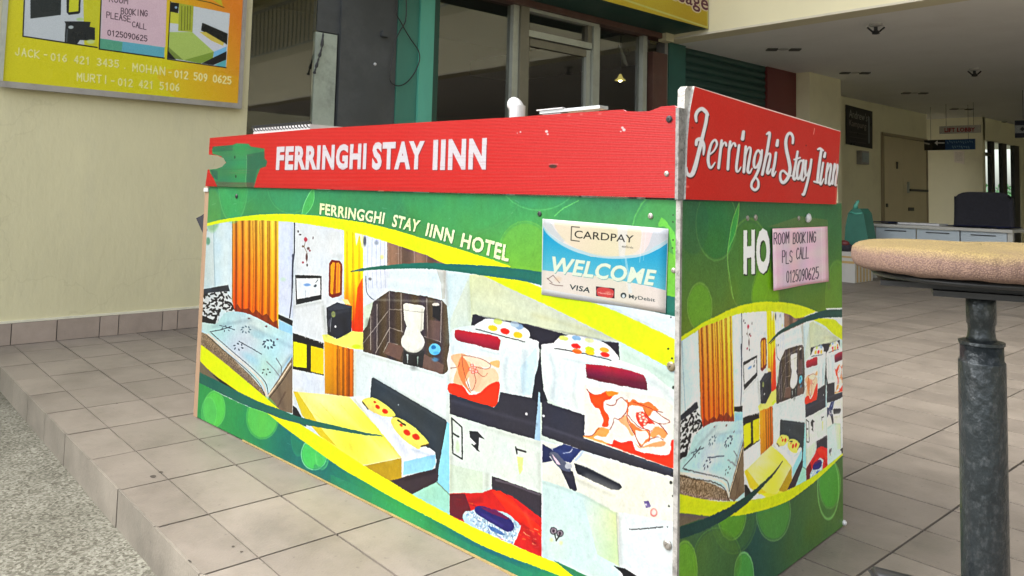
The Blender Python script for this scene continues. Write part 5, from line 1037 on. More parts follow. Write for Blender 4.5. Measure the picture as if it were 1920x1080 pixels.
# ---- red side sign with script lettering
cv = Canvas(P_sd, -.02, CW+.02, CS-.03, 1.13, 1300)
cv.poly([(1200, 100), (1700, 100), (1700, 450), (1200, 450)], lambda X, Y: np.stack([196-10*np.clip((X-1280)/290, 0, 1), 28+0*X, 20+0*X], -1))
def zp(p): return [(1250+x/4.32, 150+y/4.32) for x, y in p]
SCR = [([(204, 335), (200, 290), (218, 252), (250, 236), (280, 258), (297, 285)], [4, 6, 6, 7, 7, 5]), ([(292, 275), (282, 345), (262, 430), (240, 520), (218, 610), (195, 700), (172, 760), (148, 772), (126, 750), (124, 708)], [6, 6, 6, 7, 7, 8, 8, 7, 6, 3]),
       ([(203, 525), (210, 488), (240, 482), (262, 520), (266, 560), (262, 605)], [5, 6, 7, 6, 5, 3]),
       ([(318, 600), (350, 570), (372, 520), (358, 487), (330, 510), (308, 580), (300, 650), (312, 705), (330, 705), (356, 668)], [3, 3, 4, 4, 4, 5, 5.5, 5, 4, 2]),
       ([(410, 492), (402, 560), (385, 712)], [4.5, 5, 5]), ([(402, 570), (425, 515), (442, 510), (447, 532)], [2, 3, 4, 4]), ([(480, 500), (470, 580), (460, 722)], [4.5, 5, 5]), ([(472, 580), (498, 520), (515, 514), (522, 535)], [2, 3, 4, 4]),
       ([(552, 530), (540, 620), (530, 700), (533, 740), (550, 735), (566, 705)], [4.5, 5, 5, 4, 3, 2]), ([(588, 420), (580, 478)], [5.5, 6.5]),
       ([(606, 540), (600, 620), (590, 745)], [4.5, 5, 5]), ([(596, 650), (622, 560), (640, 548), (646, 575), (632, 660), (622, 735), (638, 750), (658, 715)], [2, 3, 4, 4, 5, 5, 4, 2]),
       ([(730, 600), (708, 570), (686, 600), (673, 660), (676, 705), (694, 705), (716, 660), (732, 600)], [4, 4, 4, 5, 4.5, 4, 3, 3]), ([(738, 570), (728, 650), (708, 730), (680, 790), (656, 830), (654, 868), (680, 890), (706, 868), (708, 820), (690, 790)], [4, 5, 5, 5, 4.5, 4.5, 5, 4.5, 4, 3]),
       ([(776, 440), (800, 430), (792, 500), (775, 600), (740, 765)], [3, 5, 5, 5, 5]), ([(752, 690), (782, 610), (800, 598), (806, 620), (792, 690), (780, 745), (792, 755), (812, 720)], [2, 3, 4, 4, 5, 5, 4, 2]),
       ([(852, 590), (840, 680), (825, 750), (830, 775), (852, 740)], [4.5, 5, 5, 4, 2]), ([(866, 490), (860, 530)], [5, 6]),
       ([(988, 512), (990, 465), (970, 432), (945, 448), (932, 500), (938, 570), (956, 650), (966, 720), (952, 785), (915, 830), (890, 810), (888, 755), (912, 735), (945, 765), (975, 775)], [4, 4.5, 5, 5, 5.5, 6, 6, 6, 6, 6, 5, 4, 4, 4, 3]),
       ([(1028, 580), (1012, 680), (994, 780), (1004, 805), (1024, 775)], [4, 4.5, 5, 4, 2]), ([(1000, 645), (1048, 630)], [3, 3]),
       ([(1068, 655), (1045, 660), (1028, 720), (1024, 785), (1038, 800), (1058, 750), (1074, 670)], [4, 4, 4.5, 4.5, 4, 3, 3]), ([(1076, 650), (1066, 740), (1060, 800), (1074, 810), (1088, 780)], [4, 4.5, 4.5, 3.5, 2]),
       ([(1096, 655), (1090, 720), (1094, 770), (1108, 765), (1124, 720)], [4, 4.5, 4, 3, 3]), ([(1140, 645), (1126, 740), (1106, 830), (1080, 920), (1068, 925)], [4, 4.5, 4.5, 5, 4]),
       ([(1192, 562), (1212, 556), (1236, 572)], [3, 4.5, 3]), ([(1222, 565), (1205, 680), (1188, 825)], [4.5, 5, 5]), ([(1162, 822), (1188, 828), (1204, 832)], [3, 4, 3]),
       ([(1236, 670), (1222, 760), (1212, 830), (1220, 845), (1240, 800)], [3.6, 4, 4, 3, 2]), ([(1252, 590), (1246, 622)], [4, 5]),
       ([(1274, 675), (1262, 760), (1256, 836)], [3.6, 4, 4]), ([(1264, 760), (1288, 690), (1298, 682), (1300, 710), (1288, 790), (1282, 840), (1294, 845), (1308, 810)], [2, 3, 3.4, 3.6, 4, 4, 3, 2]),
       ([(1330, 680), (1318, 770), (1312, 840)], [3.6, 4, 4]), ([(1320, 765), (1342, 695), (1352, 690), (1352, 730), (1342, 790), (1336, 848), (1348, 850)], [2, 3, 3.4, 3.6, 4, 4, 2])]
for dx, dy, grow, c in ((1.0, 2.2, 1.3, (48, 8, 10)), (-.4, .8, 1.1, (70, 10, 12)), (0, 0, .55, (226, 226, 230))):
    for pts, wd in SCR:
        q = [(x+dx, y+dy) for x, y in zp(pts)]; sm = catmull(q, 5); w2 = np.interp(np.linspace(0, 1, len(sm)), np.linspace(0, 1, len(wd)), wd)
        cv.line(sm, [float(v)*1.0+grow for v in w2], c)
for x, y in ((1504, 273), (1496, 373)): cv.ell(x, y, 1.8, 1.8, (90, 12, 10), .9, soft=.4)
cv.line([(1520, 241), (1518, 252)], 1.4, (240, 170, 160), .8); cv.ell(1281, 350, 4, 3, (240, 110, 100), .8, soft=.5); cv.ell(1290, 240, 2, 1.4, (90, 12, 10), .8)
cv.line([(1296, 163), (1340, 177), (1420, 202), (1500, 226), (1572, 247)], 2.0, (236, 226, 216)); cv.line([(1561.5, 300), (1560, 390)], 1.2, (230, 150, 130), .6)
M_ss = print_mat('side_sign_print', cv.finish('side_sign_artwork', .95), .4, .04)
o2 = uvs(P_sd, [(1294, 162.5), (1569, 246), (1561, 383), (1277, 373.5), (1279, 320), (1281, 260), (1286, 205)])
panel('script_sign', P_sd, o2, cv, M_ss, mat('flaking_white_edge', (.42, .41, .38), .7, var=.3, scale=70, dirt=(.06, .05, .05), dscale=60, damt=.9), booth, .010, .009)
o3 = uvs(P_sd, [(1281, 168), (1286, 162), (1297, 162), (1290, 205), (1284, 262), (1281, 330), (1280, 372), (1276, 372), (1277, 300)])
panel('worn_sign_edge', P_sd, o3, cv, M_edge2 := mat('chipped_filler', (.42, .41, .38), .8, var=.3, scale=90, dirt=(.12, .1, .09), dscale=50, damt=.7, bump=.4, bscale=200), M_edge2, booth, .004, .016)
cv_dummy = cv
o4 = uvs(P_sd, [(1562, 376), (1566, 300), (1571, 247), (1577, 249), (1580, 384), (1562, 382.5)])
panel('beige_backing', P_sd, o4, cv, M_cream2, M_cream2, booth, -.012, .010)

# ---- carcass: worn corner trim, end panel, tops, back
box_uv('corner_trim', P_fr, CL-.004, CL+.006, .002, CS+.0, -.006, .0015, M_edge, booth, .001)
box_uv('corner_trim', P_fr, CL-.001, CL+.006, CS+.001, CT-.003, -.014, .011, mat('pitted_corner', (.2, .195, .185), .7, var=.4, scale=120, dirt=(.02, .02, .02), dscale=90, damt=1.0), booth, .001)
box_uv('end_panel', P_fr, -.034, -.001, .001, CS+.004, -.46, -.001, M_tan, booth)
box_uv('end_cap', P_fr, -.036, -.0005, CS-.020, CS-.006, -.0005, .004, M_white, booth)
box_uv('worktop', P_fr, .0, CL-.015, CT-.060, CT-.035, -CW+.02, -.014, M_tan, booth)
box_uv('shelf', P_fr, .02, CL-.02, .30, .32, -CW+.05, -.014, M_tan, booth)
box_uv('rear_post', P_fr, CL-.06, CL-.013, .001, CT-.061, -CW+.001, -CW+.045, M_tan, booth)
box_uv('rear_post', P_fr, .001, .045, .001, CT-.061, -CW+.001, -CW+.045, M_tan, booth)
def screw(pl, px, py, r_, off, m=M_steel):
    u, v = pl.uv(px, py); c = pl.pt(u, v, off); q = Vector(pl.n).to_track_quat('Z', 'Y').to_matrix().to_4x4()
    bm = bmesh.new(); prof = [(r_, 0), (r_, r_*.25), (r_*.7, r_*.5), (r_*.25, r_*.55), (r_*.2, r_*.35)]
    lathe(bm, prof, 0, 0, 12); bmesh.ops.transform(bm, matrix=Matrix.Translation(c) @ q, verts=bm.verts)
    return bm_obj('screw', bm, m, booth, smooth=False)
M_wash = mat('brass_washer', (.22, .18, .11), .4, .6, var=.3, scale=200)
for px, py, r_, of, m in ((1012, 401, .006, 0, M_black), (1220, 405, .006, 0, M_steel), (1263, 507, .005, 0, M_steel), (1259, 687, .0095, 0, M_wash), (1252, 1021, .0095, 0, M_steel), (1259, 224, .007, .0075, M_black), (1254, 326, .0055, .0075, M_steel), (444, 368, .008, 0, M_black)):
    screw(P_fr, px, py, r_, of, m)
for px, py, r_ in ((1401, 409, .006), (1416, 408, .007), (1497, 409, .006)): screw(P_sd, px, py, r_, 0)
bm = bmesh.new()
c = P_sd.pt(*P_sd.uv(1513, 409), .004); bmesh.ops.create_icosphere(bm, subdivisions=2, radius=.012, matrix=Matrix.Translation(c)@Matrix.Scale(.5, 4, Vector(P_sd.n)))
for v in bm.verts: v.co += Vector(np.random.uniform(-.0015, .0015, 3))
bm_obj('adhesive_lump', bm, M_white, booth)
bm = bmesh.new(); bmesh.ops.create_icosphere(bm, subdivisions=2, radius=.007, matrix=Matrix.Translation(P_sd.pt(CW+.002, .012, .002))); bm_obj('corner_bead', bm, M_white, booth, smooth=True)

# ---- card welcome poster
def sticker(name, pl, corners, cv, gain, off, label, cat, thick=.0006, warp=None, rough=.3):
    m = print_mat(name+'_print', cv.finish(name+'_art', gain), rough, .03)
    pts = uvs(pl, corners); bm = bmesh.new(); uvl = bm.loops.layers.uv.new('UVMap'); N = 14; grid = []
    A, B, C_, D_ = [np.array(p) for p in pts]   # tl tr br bl
    for j in range(N+1):
        row = []
        for i in range(N+1):
            s, t = i/N, j/N; uv = (A*(1-s)+B*s)*(1-t)+(D_*(1-s)+C_*s)*t
            h = off+(warp(s, t) if warp else 0)+thick; row.append((bm.verts.new(pl.pt(uv[0], uv[1], h)), uv))
        grid.append(row)
    for j in range(N):
        for i in range(N):
            q = [grid[j][i], grid[j+1][i], grid[j+1][i+1], grid[j][i+1]]; f = bm.faces.new([z[0] for z in q]); f.smooth = True
            for l, z in zip(f.loops, q): l[uvl].uv = ((z[1][0]-cv.u0)/(cv.u1-cv.u0), (z[1][1]-cv.v0)/(cv.v1-cv.v0))
    bm.normal_update()
    if bm.faces[:][0].normal.dot(Vector(pl.n)) < 0:
        for f in bm.faces: f.normal_flip()
    bmesh.ops.solidify(bm, geom=bm.faces[:], thickness=thick)
    me = bpy.data.meshes.new(name); bm.to_mesh(me); bm.free(); return tag(link(name, me, m), label, cat)
def cv_for(pl, corners, dens, pad=.01):
    q = np.array(uvs(pl, corners)); return Canvas(pl, q[:, 0].min()-pad, q[:, 0].max()+pad, q[:, 1].min()-pad, q[:, 1].max()+pad, dens)
cc = [(1018, 410), (1254, 429), (1249, 587), (1016, 552)]
cv = cv_for(P_fr, cc, 2400)
z5 = lambda x, y: (1010+x/5.685, 400+y/5.685)
cv.poly([(1000, 390), (1270, 390), (1270, 600), (1000, 600)], lambda X, Y: np.stack([228-6*np.sin(X*.04), 222+4*np.sin(X*.05), 208+14*np.sin(X*.03+2)], -1))
bl_ = [z5(*p) for p in ((40, 120), (80, 190), (150, 260), (260, 340), (400, 410), (560, 460), (720, 480), (880, 482), (1040, 470), (1180, 430), (1300, 370), (1400, 300), (1400, 830), (1200, 780), (1000, 740), (800, 700), (560, 655), (300, 625), (30, 610))]
def blu(X, Y):
    t = np.clip((Y-440-(X-1018)*.16)/80, 0, 1)[..., None]; s = np.clip(1-t*2, 0, 1)
    return np.array([22, 160, 206])*(1-t)+np.array([110, 196, 212])*t
cv.poly(bl_, blu); cv.band([z5(*p) for p in ((40, 100), (110, 200), (260, 310), (480, 400), (720, 445), (920, 450), (1100, 430), (1250, 350), (1400, 260))], [z5(*p) for p in ((40, 120), (90, 215), (240, 335), (440, 425), (700, 478), (930, 482), (1120, 450), (1280, 380), (1400, 300))], (178, 214, 224), .9)
cv.poly([z5(*p) for p in ((40, 60), (110, 60), (190, 190), (300, 280), (260, 310), (110, 200), (45, 105))], (198, 206, 210), .8); cv.poly([z5(*p) for p in ((1240, 140), (1400, 150), (1400, 250), (1250, 350), (1120, 420), (1180, 330))], (196, 206, 214), .8)
cv.poly([z5(*p) for p in ((190, 60), (620, 70), (1050, 110), (1090, 330), (1000, 430), (700, 460), (430, 380), (250, 260))], (232, 218, 184), .7, smooth=4); cv.poly([z5(*p) for p in ((840, 100), (960, 110), (920, 470), (860, 460))], (226, 228, 232), .6)
cv.poly([z5(*p) for p in ((30, 600), (300, 640), (700, 700), (1100, 770), (1400, 830), (1400, 1100), (30, 1000))], (226, 218, 206), .75); cv.poly([z5(*p) for p in ((30, 800), (500, 880), (900, 960), (1360, 1090), (30, 900))], (226, 230, 234), .8)
cv.poly([z5(*p) for p in ((920, 480), (940, 480), (1000, 850), (960, 850))], (215, 232, 240), .5); cv.line([z5(1110, 170), z5(1080, 520)], 1.4, (230, 240, 246), .5); cv.line([z5(1150, 170), z5(1120, 500)], 1.0, (230, 240, 246), .5)
T_ = lambda t, a, b, c, d, col, bo=0, sh=0, **k: text4(cv, t, z5(*a), z5(*b), z5(*c), z5(*d), col, bo, sh, **k)
T_('WELCOME', (150, 455), (1262, 605), (1238, 775), (126, 630), (120, 170, 170), .03, .12, dx=.9, dy=1.3); T_('WELCOME', (150, 455), (1262, 605), (1238, 775), (126, 630), (224, 236, 214), .03, .12)
T_('CARDPAY', (388, 180), (1018, 235), (1010, 315), (385, 262), (40, 40, 38), .004)
cv.line([z5(440, 148), z5(355, 142), z5(350, 286), z5(438, 298)], 1.6, (44, 44, 42)); T_('ezlink', (890, 335), (1015, 355), (1015, 378), (890, 362), (60, 60, 56), 0)
T_('VISA', (338, 755), (552, 790), (548, 848), (345, 810), (44, 58, 62), .02, .15)
cv.poly([z5(615, 778), z5(812, 800), z5(810, 908), z5(615, 880)], (64, 30, 46)); cv.poly([z5(*p) for p in ((628, 800), (700, 790), (790, 815), (800, 860), (780, 900), (690, 890), (630, 870))], (206, 66, 66), smooth=4); cv.ell(*z5(740, 850), 8, 5, (226, 130, 110), .7, soft=.5); T_('MasterCard', (640, 835), (795, 852), (795, 872), (640, 856), (240, 200, 190), 0)
cv.ell(*z5(905, 875), 5.6, 5.4, (44, 56, 60)); cv.ell(*z5(905, 882), 2.8, 3.4, (220, 230, 230)); T_('MyDebit', (962, 862), (1246, 908), (1246, 955), (962, 918), (60, 70, 72), .01)
for q in ([(100, 700), (160, 660), (230, 740)], [(95, 690), (150, 740)], [(125, 745), (180, 765), (265, 772)]): cv.line([z5(*p) for p in q], 1.6, (110, 80, 80), .7)
cv.ell(*z5(215, 700), 9, 7, (226, 190, 150), .5, soft=.8)
cv.line([z5(45, 62), z5(1388, 165), z5(1356, 1085)], 1.8, (236, 240, 238)); cv.line([z5(48, 62), z5(34, 860), z5(1356, 1085)], 2.2, (236, 240, 242))
sticker('card_poster', P_fr, cc, cv, .43, .0008, 'blue and cream card payment poster reading WELCOME stuck on the front of the counter', 'poster', warp=lambda s, t: .0012*math.sin(s*7)*t, rough=.25)

# ---- pink handwritten note on the counter side
z4 = lambda x, y: (1260+x/5.647, 370+y/5.647)
cc = [z4(1038, 330), z4(1622, 308), z4(1628, 888), z4(1040, 985)]
cv = cv_for(P_sd, cc, 2400)
cv.poly([(1400, 400), (1600, 400), (1600, 600), (1400, 600)], lambda X, Y: np.stack([216+6*np.sin(X*.2), 186+5*np.sin(Y*.2+X*.05), 200+5*np.sin(X*.13)], -1))
INK = (50, 34, 52)
hand(cv, 'ROOM', z4(1050, 498), z4(1222, 485), 20, 1.5, INK, up=(.02, -1.05), jit=.8); hand(cv, 'BOOKING', z4(1258, 488), z4(1510, 470), 19, 1.5, INK, up=(.02, -1.05), jit=.8)
hand(cv, 'PLS', z4(1135, 695), z4(1258, 690), 21, 1.5, INK, up=(.02, -1.05), jit=1.2); hand(cv, 'CALL', z4(1295, 655), z4(1440, 640), 20, 1.5, INK, up=(.02, -1.05), jit=.8)
hand(cv, '0125090625', z4(1180, 902), z4(1542, 858), 20.5, 1.5, INK, up=(.02, -1.05), jit=.6)
cv.line([z4(1040, 335), z4(1620, 312)], 2.4, (226, 170, 176), .7); cv.line([z4(1042, 975), z4(1626, 880)], 2.6, (222, 160, 176), .7); cv.line([z4(1150, 340), z4(1140, 960)], .9, (196, 160, 180), .6); cv.line([z4(1560, 320), z4(1570, 890)], .9, (232, 210, 220), .6)
sticker('pink_note', P_sd, cc, cv, 1.0, .004, 'pink paper note with handwritten room booking number on the side of the counter', 'note', warp=lambda s, t: .0025*math.sin(s*6+1)*(.3+t)+.001, rough=.6)

# ---- price board on the wall
P_w = Plane((XW, 0, 0), (0, 1, 0))
PB = Plane((XW+.045, 0, 0), (0, 1, 0))
b0 = PB.uv(13, 147); b1 = PB.uv(446, 199)
yb0, yb1, zb_ = PB.uv(11, 100)[0]+.0, PB.uv(446, 150)[0], PB.uv(230, 172)[1]
board = empty('price_board', label='yellow and orange framed hotel board with phone numbers on the cream wall', cat='board')
ZT = 2.35
box_obj('backing', (XW+.001, XW+.036, yb0-.02, yb1+.012, zb_-.006, ZT), M_grey, board, bevel=.002)
FR = .022
box_obj('frame', (XW+.037, XW+.055, yb0-.03, yb1+.030, zb_-.036, zb_-.004), M_grey, board, bevel=.003)
box_obj('frame', (XW+.037, XW+.055, yb0-.03, yb0-.006, zb_-.0035, ZT), M_alu, board, bevel=.003)
box_obj('frame', (XW+.037, XW+.055, yb1+.006, yb1+.030, zb_-.0035, ZT), M_grey, board, bevel=.003)
box_obj('frame', (XW+.037, XW+.055, yb0-.03, yb1+.03, ZT+.001, ZT+.03), M_grey, board, bevel=.003)
cv = Canvas(PB, yb0-.02, yb1+.02, zb_-.02, ZT, 1000)
def yo(X, Y):
    t = np.clip((X-270-.45*(Y-20))/170, 0, 1)[..., None]; c = np.array([196, 190, 28])*(1-t)+np.array([204, 118, 34])*t; q = np.clip((150-Y)/130, 0, 1)[..., None]
    return c*(1-.0*q)+0*q
cv.poly([(-50, -600), (520, -600), (520, 260), (-50, 260)], yo); cv.poly([(300, 130), (470, 150), (470, 220), (340, 190)], (206, 160, 30), .5, smooth=3)
BK = (22, 24, 24)
cv.poly([(46, -60), (48, -60), (180, -40), (180, 88), (42, 68)], (178, 186, 192)); cv.poly([(155, -60), (192, -60), (184, 60), (182, 88), (158, 84)], (184, 184, 38)); cv.poly([(57, -60), (116, -50), (114, 28), (57, 35)], (34, 40, 40)); cv.poly([(124, -40), (154, -40), (150, 24), (147, 26), (129, 28), (125, 23)], BK); cv.poly([(131, -40), (149, -40), (147, 21), (129, 23)], (186, 190, 40))
cv.poly([(121, 40), (135, 40), (150, 40), (170, 41), (168, 50), (178, 52), (178, 75), (165, 76), (150, 75), (145, 82), (121, 80), (123, 45)], (28, 32, 34)); cv.ell(133, 51, 5.5, 3.4, (176, 188, 190), .9, soft=.2); cv.ell(150, 36, 8, 3.4, (160, 190, 120), .8, soft=.3); cv.ell(170, 78, 9, 5, (176, 198, 150), .8, soft=.4); cv.line([(126, 55), (125, 78)], 1.6, (120, 130, 140), .6)
cv.line([(48, -60), (43, 68), (182, 89)], 2.4, BK)
cv.poly([(192, -60), (313, -40), (308, 108), (187, 90)], (190, 182, 186)); cv.poly([(188, 72), (309, 89), (307, 109), (186, 92)], (86, 158, 178)); cv.poly([(188, 72), (230, 79), (228, 97), (186, 92)], (78, 146, 108), .8)
cv.poly([(194, -60), (314, -45), (310, 88), (190, 72)], (196, 170, 182)); cv.line([(192, -60), (186, 92), (308, 109)], 2.2, BK)
IK2 = (50, 34, 44)
hand(cv, 'ROOM', (205, 3), (242, 8), 12, 1.3, IK2, up=(.02, -1)); hand(cv, 'BOOKING', (227, 26), (278, 31), 11, 1.3, IK2, up=(.02, -1)); hand(cv, 'PLEASE', (200, 33), (247, 42), 11, 1.3, IK2, up=(.02, -1)); hand(cv, 'CALL', (248, 50), (276, 56), 10, 1.2, IK2, up=(.02, -1)); hand(cv, '0125090625', (202, 66), (278, 78), 10, 1.4, IK2, up=(.02, -1))
# bedroom photo
cv.poly([(319, 3), (431, 25), (424, 127), (314, 111)], (186, 194, 200)); cv.poly([(320, 4), (336, 6), (334, 25), (319, 22)], BK); cv.ell(330, 14, 2.4, 2.4, (130, 160, 190)); cv.poly([(319, 22), (336, 25), (335, 45), (318, 43)], (184, 188, 60)); cv.poly([(336, 6), (363, 11), (361, 60), (334, 58)], (150, 160, 50))
for x in (341, 347, 352, 357): cv.line([(x, 12), (x-1, 56)], 1.4, (70, 80, 30), .8)
cv.poly([(316, 60), (360, 60), (401, 97), (398, 110), (375, 117), (344, 113), (316, 88)], (156, 180, 92)); cv.poly([(344, 113), (401, 97), (399, 110), (376, 119)], (116, 144, 56)); cv.poly([(316, 88), (344, 113), (338, 112), (315, 108)], (110, 130, 60)); cv.poly([(315, 95), (330, 112), (315, 110)], BK)
cv.poly([(360, 58), (374, 60), (424, 86), (424, 96), (402, 104), (401, 97)], (190, 194, 206)); cv.poly([(401, 97), (425, 87), (424, 98), (400, 108)], (110, 172, 212)); cv.poly([(379, 43), (381, 43), (427, 63), (426, 84), (420, 80), (377, 57)], BK); cv.poly([(374, 60), (386, 60), (420, 80), (418, 86), (396, 76)], (190, 174, 76)); cv.poly([(378, 119), (400, 108), (425, 96), (424, 112), (400, 122)], (26, 26, 28)); cv.poly([(402, 122), (424, 112), (423, 127)], (80, 160, 170))
cv.line([(320, 3), (314, 111), (424, 127)], 1.8, BK); cv.line([(362, -2), (395, 5), (420, 14)], 1.6, (60, 60, 20)); cv.poly([(366, -20), (410, -20), (418, 12)], (170, 176, 40), .8)
def bt(t, a, b, h, col): hand(cv, t, (a[0]+.7, a[1]+.7), (b[0]+.7, b[1]+.7), h, 2.8, (150, 140, 50), up=(.02, -1), fill=.68, alpha=.35); hand(cv, t, a, b, h, 2.5, col, up=(.02, -1), fill=.66, alpha=.85)
YC = (216, 216, 160)
bt('JACK', (29, 103), (77, 110), 14, YC); bt('-', (82, 107), (92, 108), 9, YC); bt('016 421 3435', (96, 113), (226, 127), 13, YC); bt('.', (232, 128), (238, 129), 9, YC)
bt('MOHAN', (249, 133), (313, 141), 14, YC); bt('-', (316, 140), (324, 141), 9, YC); bt('012 509 0625', (328, 145), (436, 158), 13, (226, 222, 170))
bt('MURTI', (145, 151), (206, 157), 14, YC); bt('-', (208, 156), (218, 157), 9, YC); bt('012 421 5106', (222, 160), (339, 171), 13, YC)
M_bd = print_mat('board_print', cv.finish('board_art', .98), .28, .03)
panel('printed_sheet', PB, [(yb0-.006, zb_-.0035), (yb1+.006, zb_-.0035), (yb1+.006, ZT), (yb0-.006, ZT)], cv, M_bd, M_grey, board, 0, .008)

# ================================================================== OTHER THINGS
# ---- round stool by the right edge
SDp = 1.0; q = onD(1843, 800, SDp); sx, sy = q[0], q[1]
stool = empty('stool', label='round padded stool in worn pink and yellow fabric on a scratched dark green post', cat='stool')
def fabric_mat():
    m = bpy.data.materials.new('stool_fabric'); m.use_nodes = True; n = m.node_tree.nodes; L = m.node_tree.links; b = n['Principled BSDF']; b.inputs['Roughness'].default_value = .85
    tc = n.new('ShaderNodeTexCoord'); sp = n.new('ShaderNodeSeparateXYZ'); L.new(tc.outputs['Object'], sp.inputs[0])
    ns = n.new('ShaderNodeTexNoise'); ns.inputs['Scale'].default_value = 14; ns.inputs['Detail'].default_value = 5; L.new(tc.outputs['Object'], ns.inputs[0])
    ad = n.new('ShaderNodeMath'); ad.operation = 'MULTIPLY_ADD'; ad.inputs[1].default_value = .018; L.new(ns.outputs[0], ad.inputs[0]); L.new(sp.outputs[2], ad.inputs[2])
    mr = n.new('ShaderNodeMapRange'); mr.inputs[1].default_value = .796; mr.inputs[2].default_value = .808; L.new(ad.outputs[0], mr.inputs[0])
    mx = n.new('ShaderNodeMix'); mx.data_type = 'RGBA'; mx.inputs[6].default_value = (.150, .098, .078, 1); mx.inputs[7].default_value = (.190, .146, .058, 1); L.new(mr.outputs[0], mx.inputs[0])
    v = n.new('ShaderNodeTexVoronoi'); v.inputs['Scale'].default_value = 560; L.new(tc.outputs['Object'], v.inputs[0])
    m2 = n.new('ShaderNodeMix'); m2.data_type = 'RGBA'; m2.blend_type = 'MULTIPLY'; m2.inputs[0].default_value = .55; L.new(mx.outputs[2], m2.inputs[6])
    cr = n.new('ShaderNodeValToRGB'); cr.color_ramp.elements[0].color = (1.9, 1.8, 1.4, 1); cr.color_ramp.elements[1].color = (.55, .42, .40, 1); cr.color_ramp.elements[1].position = .7; L.new(v.outputs[0], cr.inputs[0]); L.new(cr.outputs[0], m2.inputs[7])
    L.new(m2.outputs[2], b.inputs['Base Color']); bp = n.new('ShaderNodeBump'); bp.inputs['Strength'].default_value = .35; bp.inputs['Distance'].default_value = .0015; L.new(v.outputs[0], bp.inputs['Height']); L.new(bp.outputs[0], b.inputs['Normal']); return m
def wob(a, r, z, j):
    k = min(j/4, 1)
    pl_ = math.sin(a*46+.8*math.sin(a*5))*.0016*(1 if 5 <= j <= 8 else .3)
    lowz = (.0035*math.sin(a*9+1)+.002*math.sin(a*23))*max(0, 1-j/2.5)
    return r*(1+.006*math.sin(a*3+.5))+pl_, z+lowz+.0015*math.sin(a*4+2)*(1 if j > 7 else 0)
bm = bmesh.new()
lathe(bm, [(.02, .769), (.122, .768), (.140, .767), (.1465, .769), (.1495, .773), (.1507, .779), (.1505, .787), (.1490, .7935), (.1455, .797), (.139, .7990), (.115, .8010), (.07, .8025), (.004, .803)], sx, sy, 140, wob)
bm_obj('seat', bm, fabric_mat(), stool, smooth=True)
bm = bmesh.new(); lathe(bm, [(.01, .7665), (.120, .766), (.128, .762), (.124, .758), (.06, .753), (.02, .752)], sx, sy, 40); bm_obj('seat_plate', bm, M_black, stool, smooth=True)
M_post = mat('scratched_post', (.028, .035, .039), .34, .5, var=.3, scale=30, bump=.3, bscale=110, dirt=(.14, .15, .16), dscale=130, damt=.5, stretch=(1, 1, .7))
bm = bmesh.new(); T0 = Matrix.Translation((sx, sy, 0)) @ Matrix.Rotation(R(22), 4, 'Z')
box(bm, -.115, .12, -.03, .03, .7450, .7515, T0); box(bm, -.055, .13, -.045, .045, .7375, .7445, T0)
bm_obj('seat_bracket', bm, M_black, stool, bevel=.003)
bm = bmesh.new(); lathe(bm, [(.0168, .7375), (.0170, .722), (.0168, .703), (.0156, .701), (.0152, .694), (.0158, .687), (.0178, .681)], sx, sy, 28); bm_obj('neck', bm, M_post, stool, smooth=True)
bm = bmesh.new(); lathe(bm, [(.0245, .676), (.0262, .677), (.0262, .6805), (.022, .6815), (.018, .682)], sx, sy, 28); bm_obj('collar', bm, M_post, stool)
bm = bmesh.new(); lathe(bm, [(.0265, .03), (.0265, .654), (.0262, .656), (.0245, .657), (.0243, .6755)], sx, sy, 36); bm_obj('post', bm, M_post, stool, smooth=True)
bm = bmesh.new(); tb = T0.copy(); lathe(bm, [(.03, .03), (.035, .045), (.028, .05)], sx, sy, 24); bm_obj('hub', bm, M_black, stool)
fp = onD(1662, 1080, .98)
for k in range(5):
    bm = bmesh.new(); a = 2*math.pi*k/5+R(100)
    Tm = Matrix.Translation((sx, sy, 0)) @ Matrix.Rotation(a, 4, 'Z'); box(bm, .0+.03, .26, -.02, .02, .02, .045, Tm); bm_obj('leg', bm, M_black, stool, bevel=.006)
# footrest ring pad on its left
d_ = np.array([-RX*1.0, -RY*1.0]); 
fl_ = onD(1634, 1064, 1.0); fr_ = onD(1700, 1108, 1.0)
bm = bmesh.new(); a_ = onD(1634, 1070, 1.02); ang = math.atan2(sy-a_[1], sx-a_[0]); ln = math.hypot(sy-a_[1], sx-a_[0])
Tf = Matrix.Translation((a_[0], a_[1], a_[2]-.006)) @ Matrix.Rotation(ang, 4, 'Z') @ Matrix.Rotation(R(9), 4, 'Y'); box(bm, 0, ln*1.01, -.022, .022, -.006, .006, Tf)
bmesh.ops.bevel(bm, geom=[e for e in bm.edges], offset=.0055, segments=3, affect='EDGES')
bm_obj('footrest', bm, M_black, stool, smooth=True)

# ---- things standing on the counter
def on_fr(px, py, back):      # point a little behind the front face of the counter
    pl2 = Plane(P_fr.o-P_fr.n*back, P_fr.eu); u, v = pl2.uv(px, py); return u, v
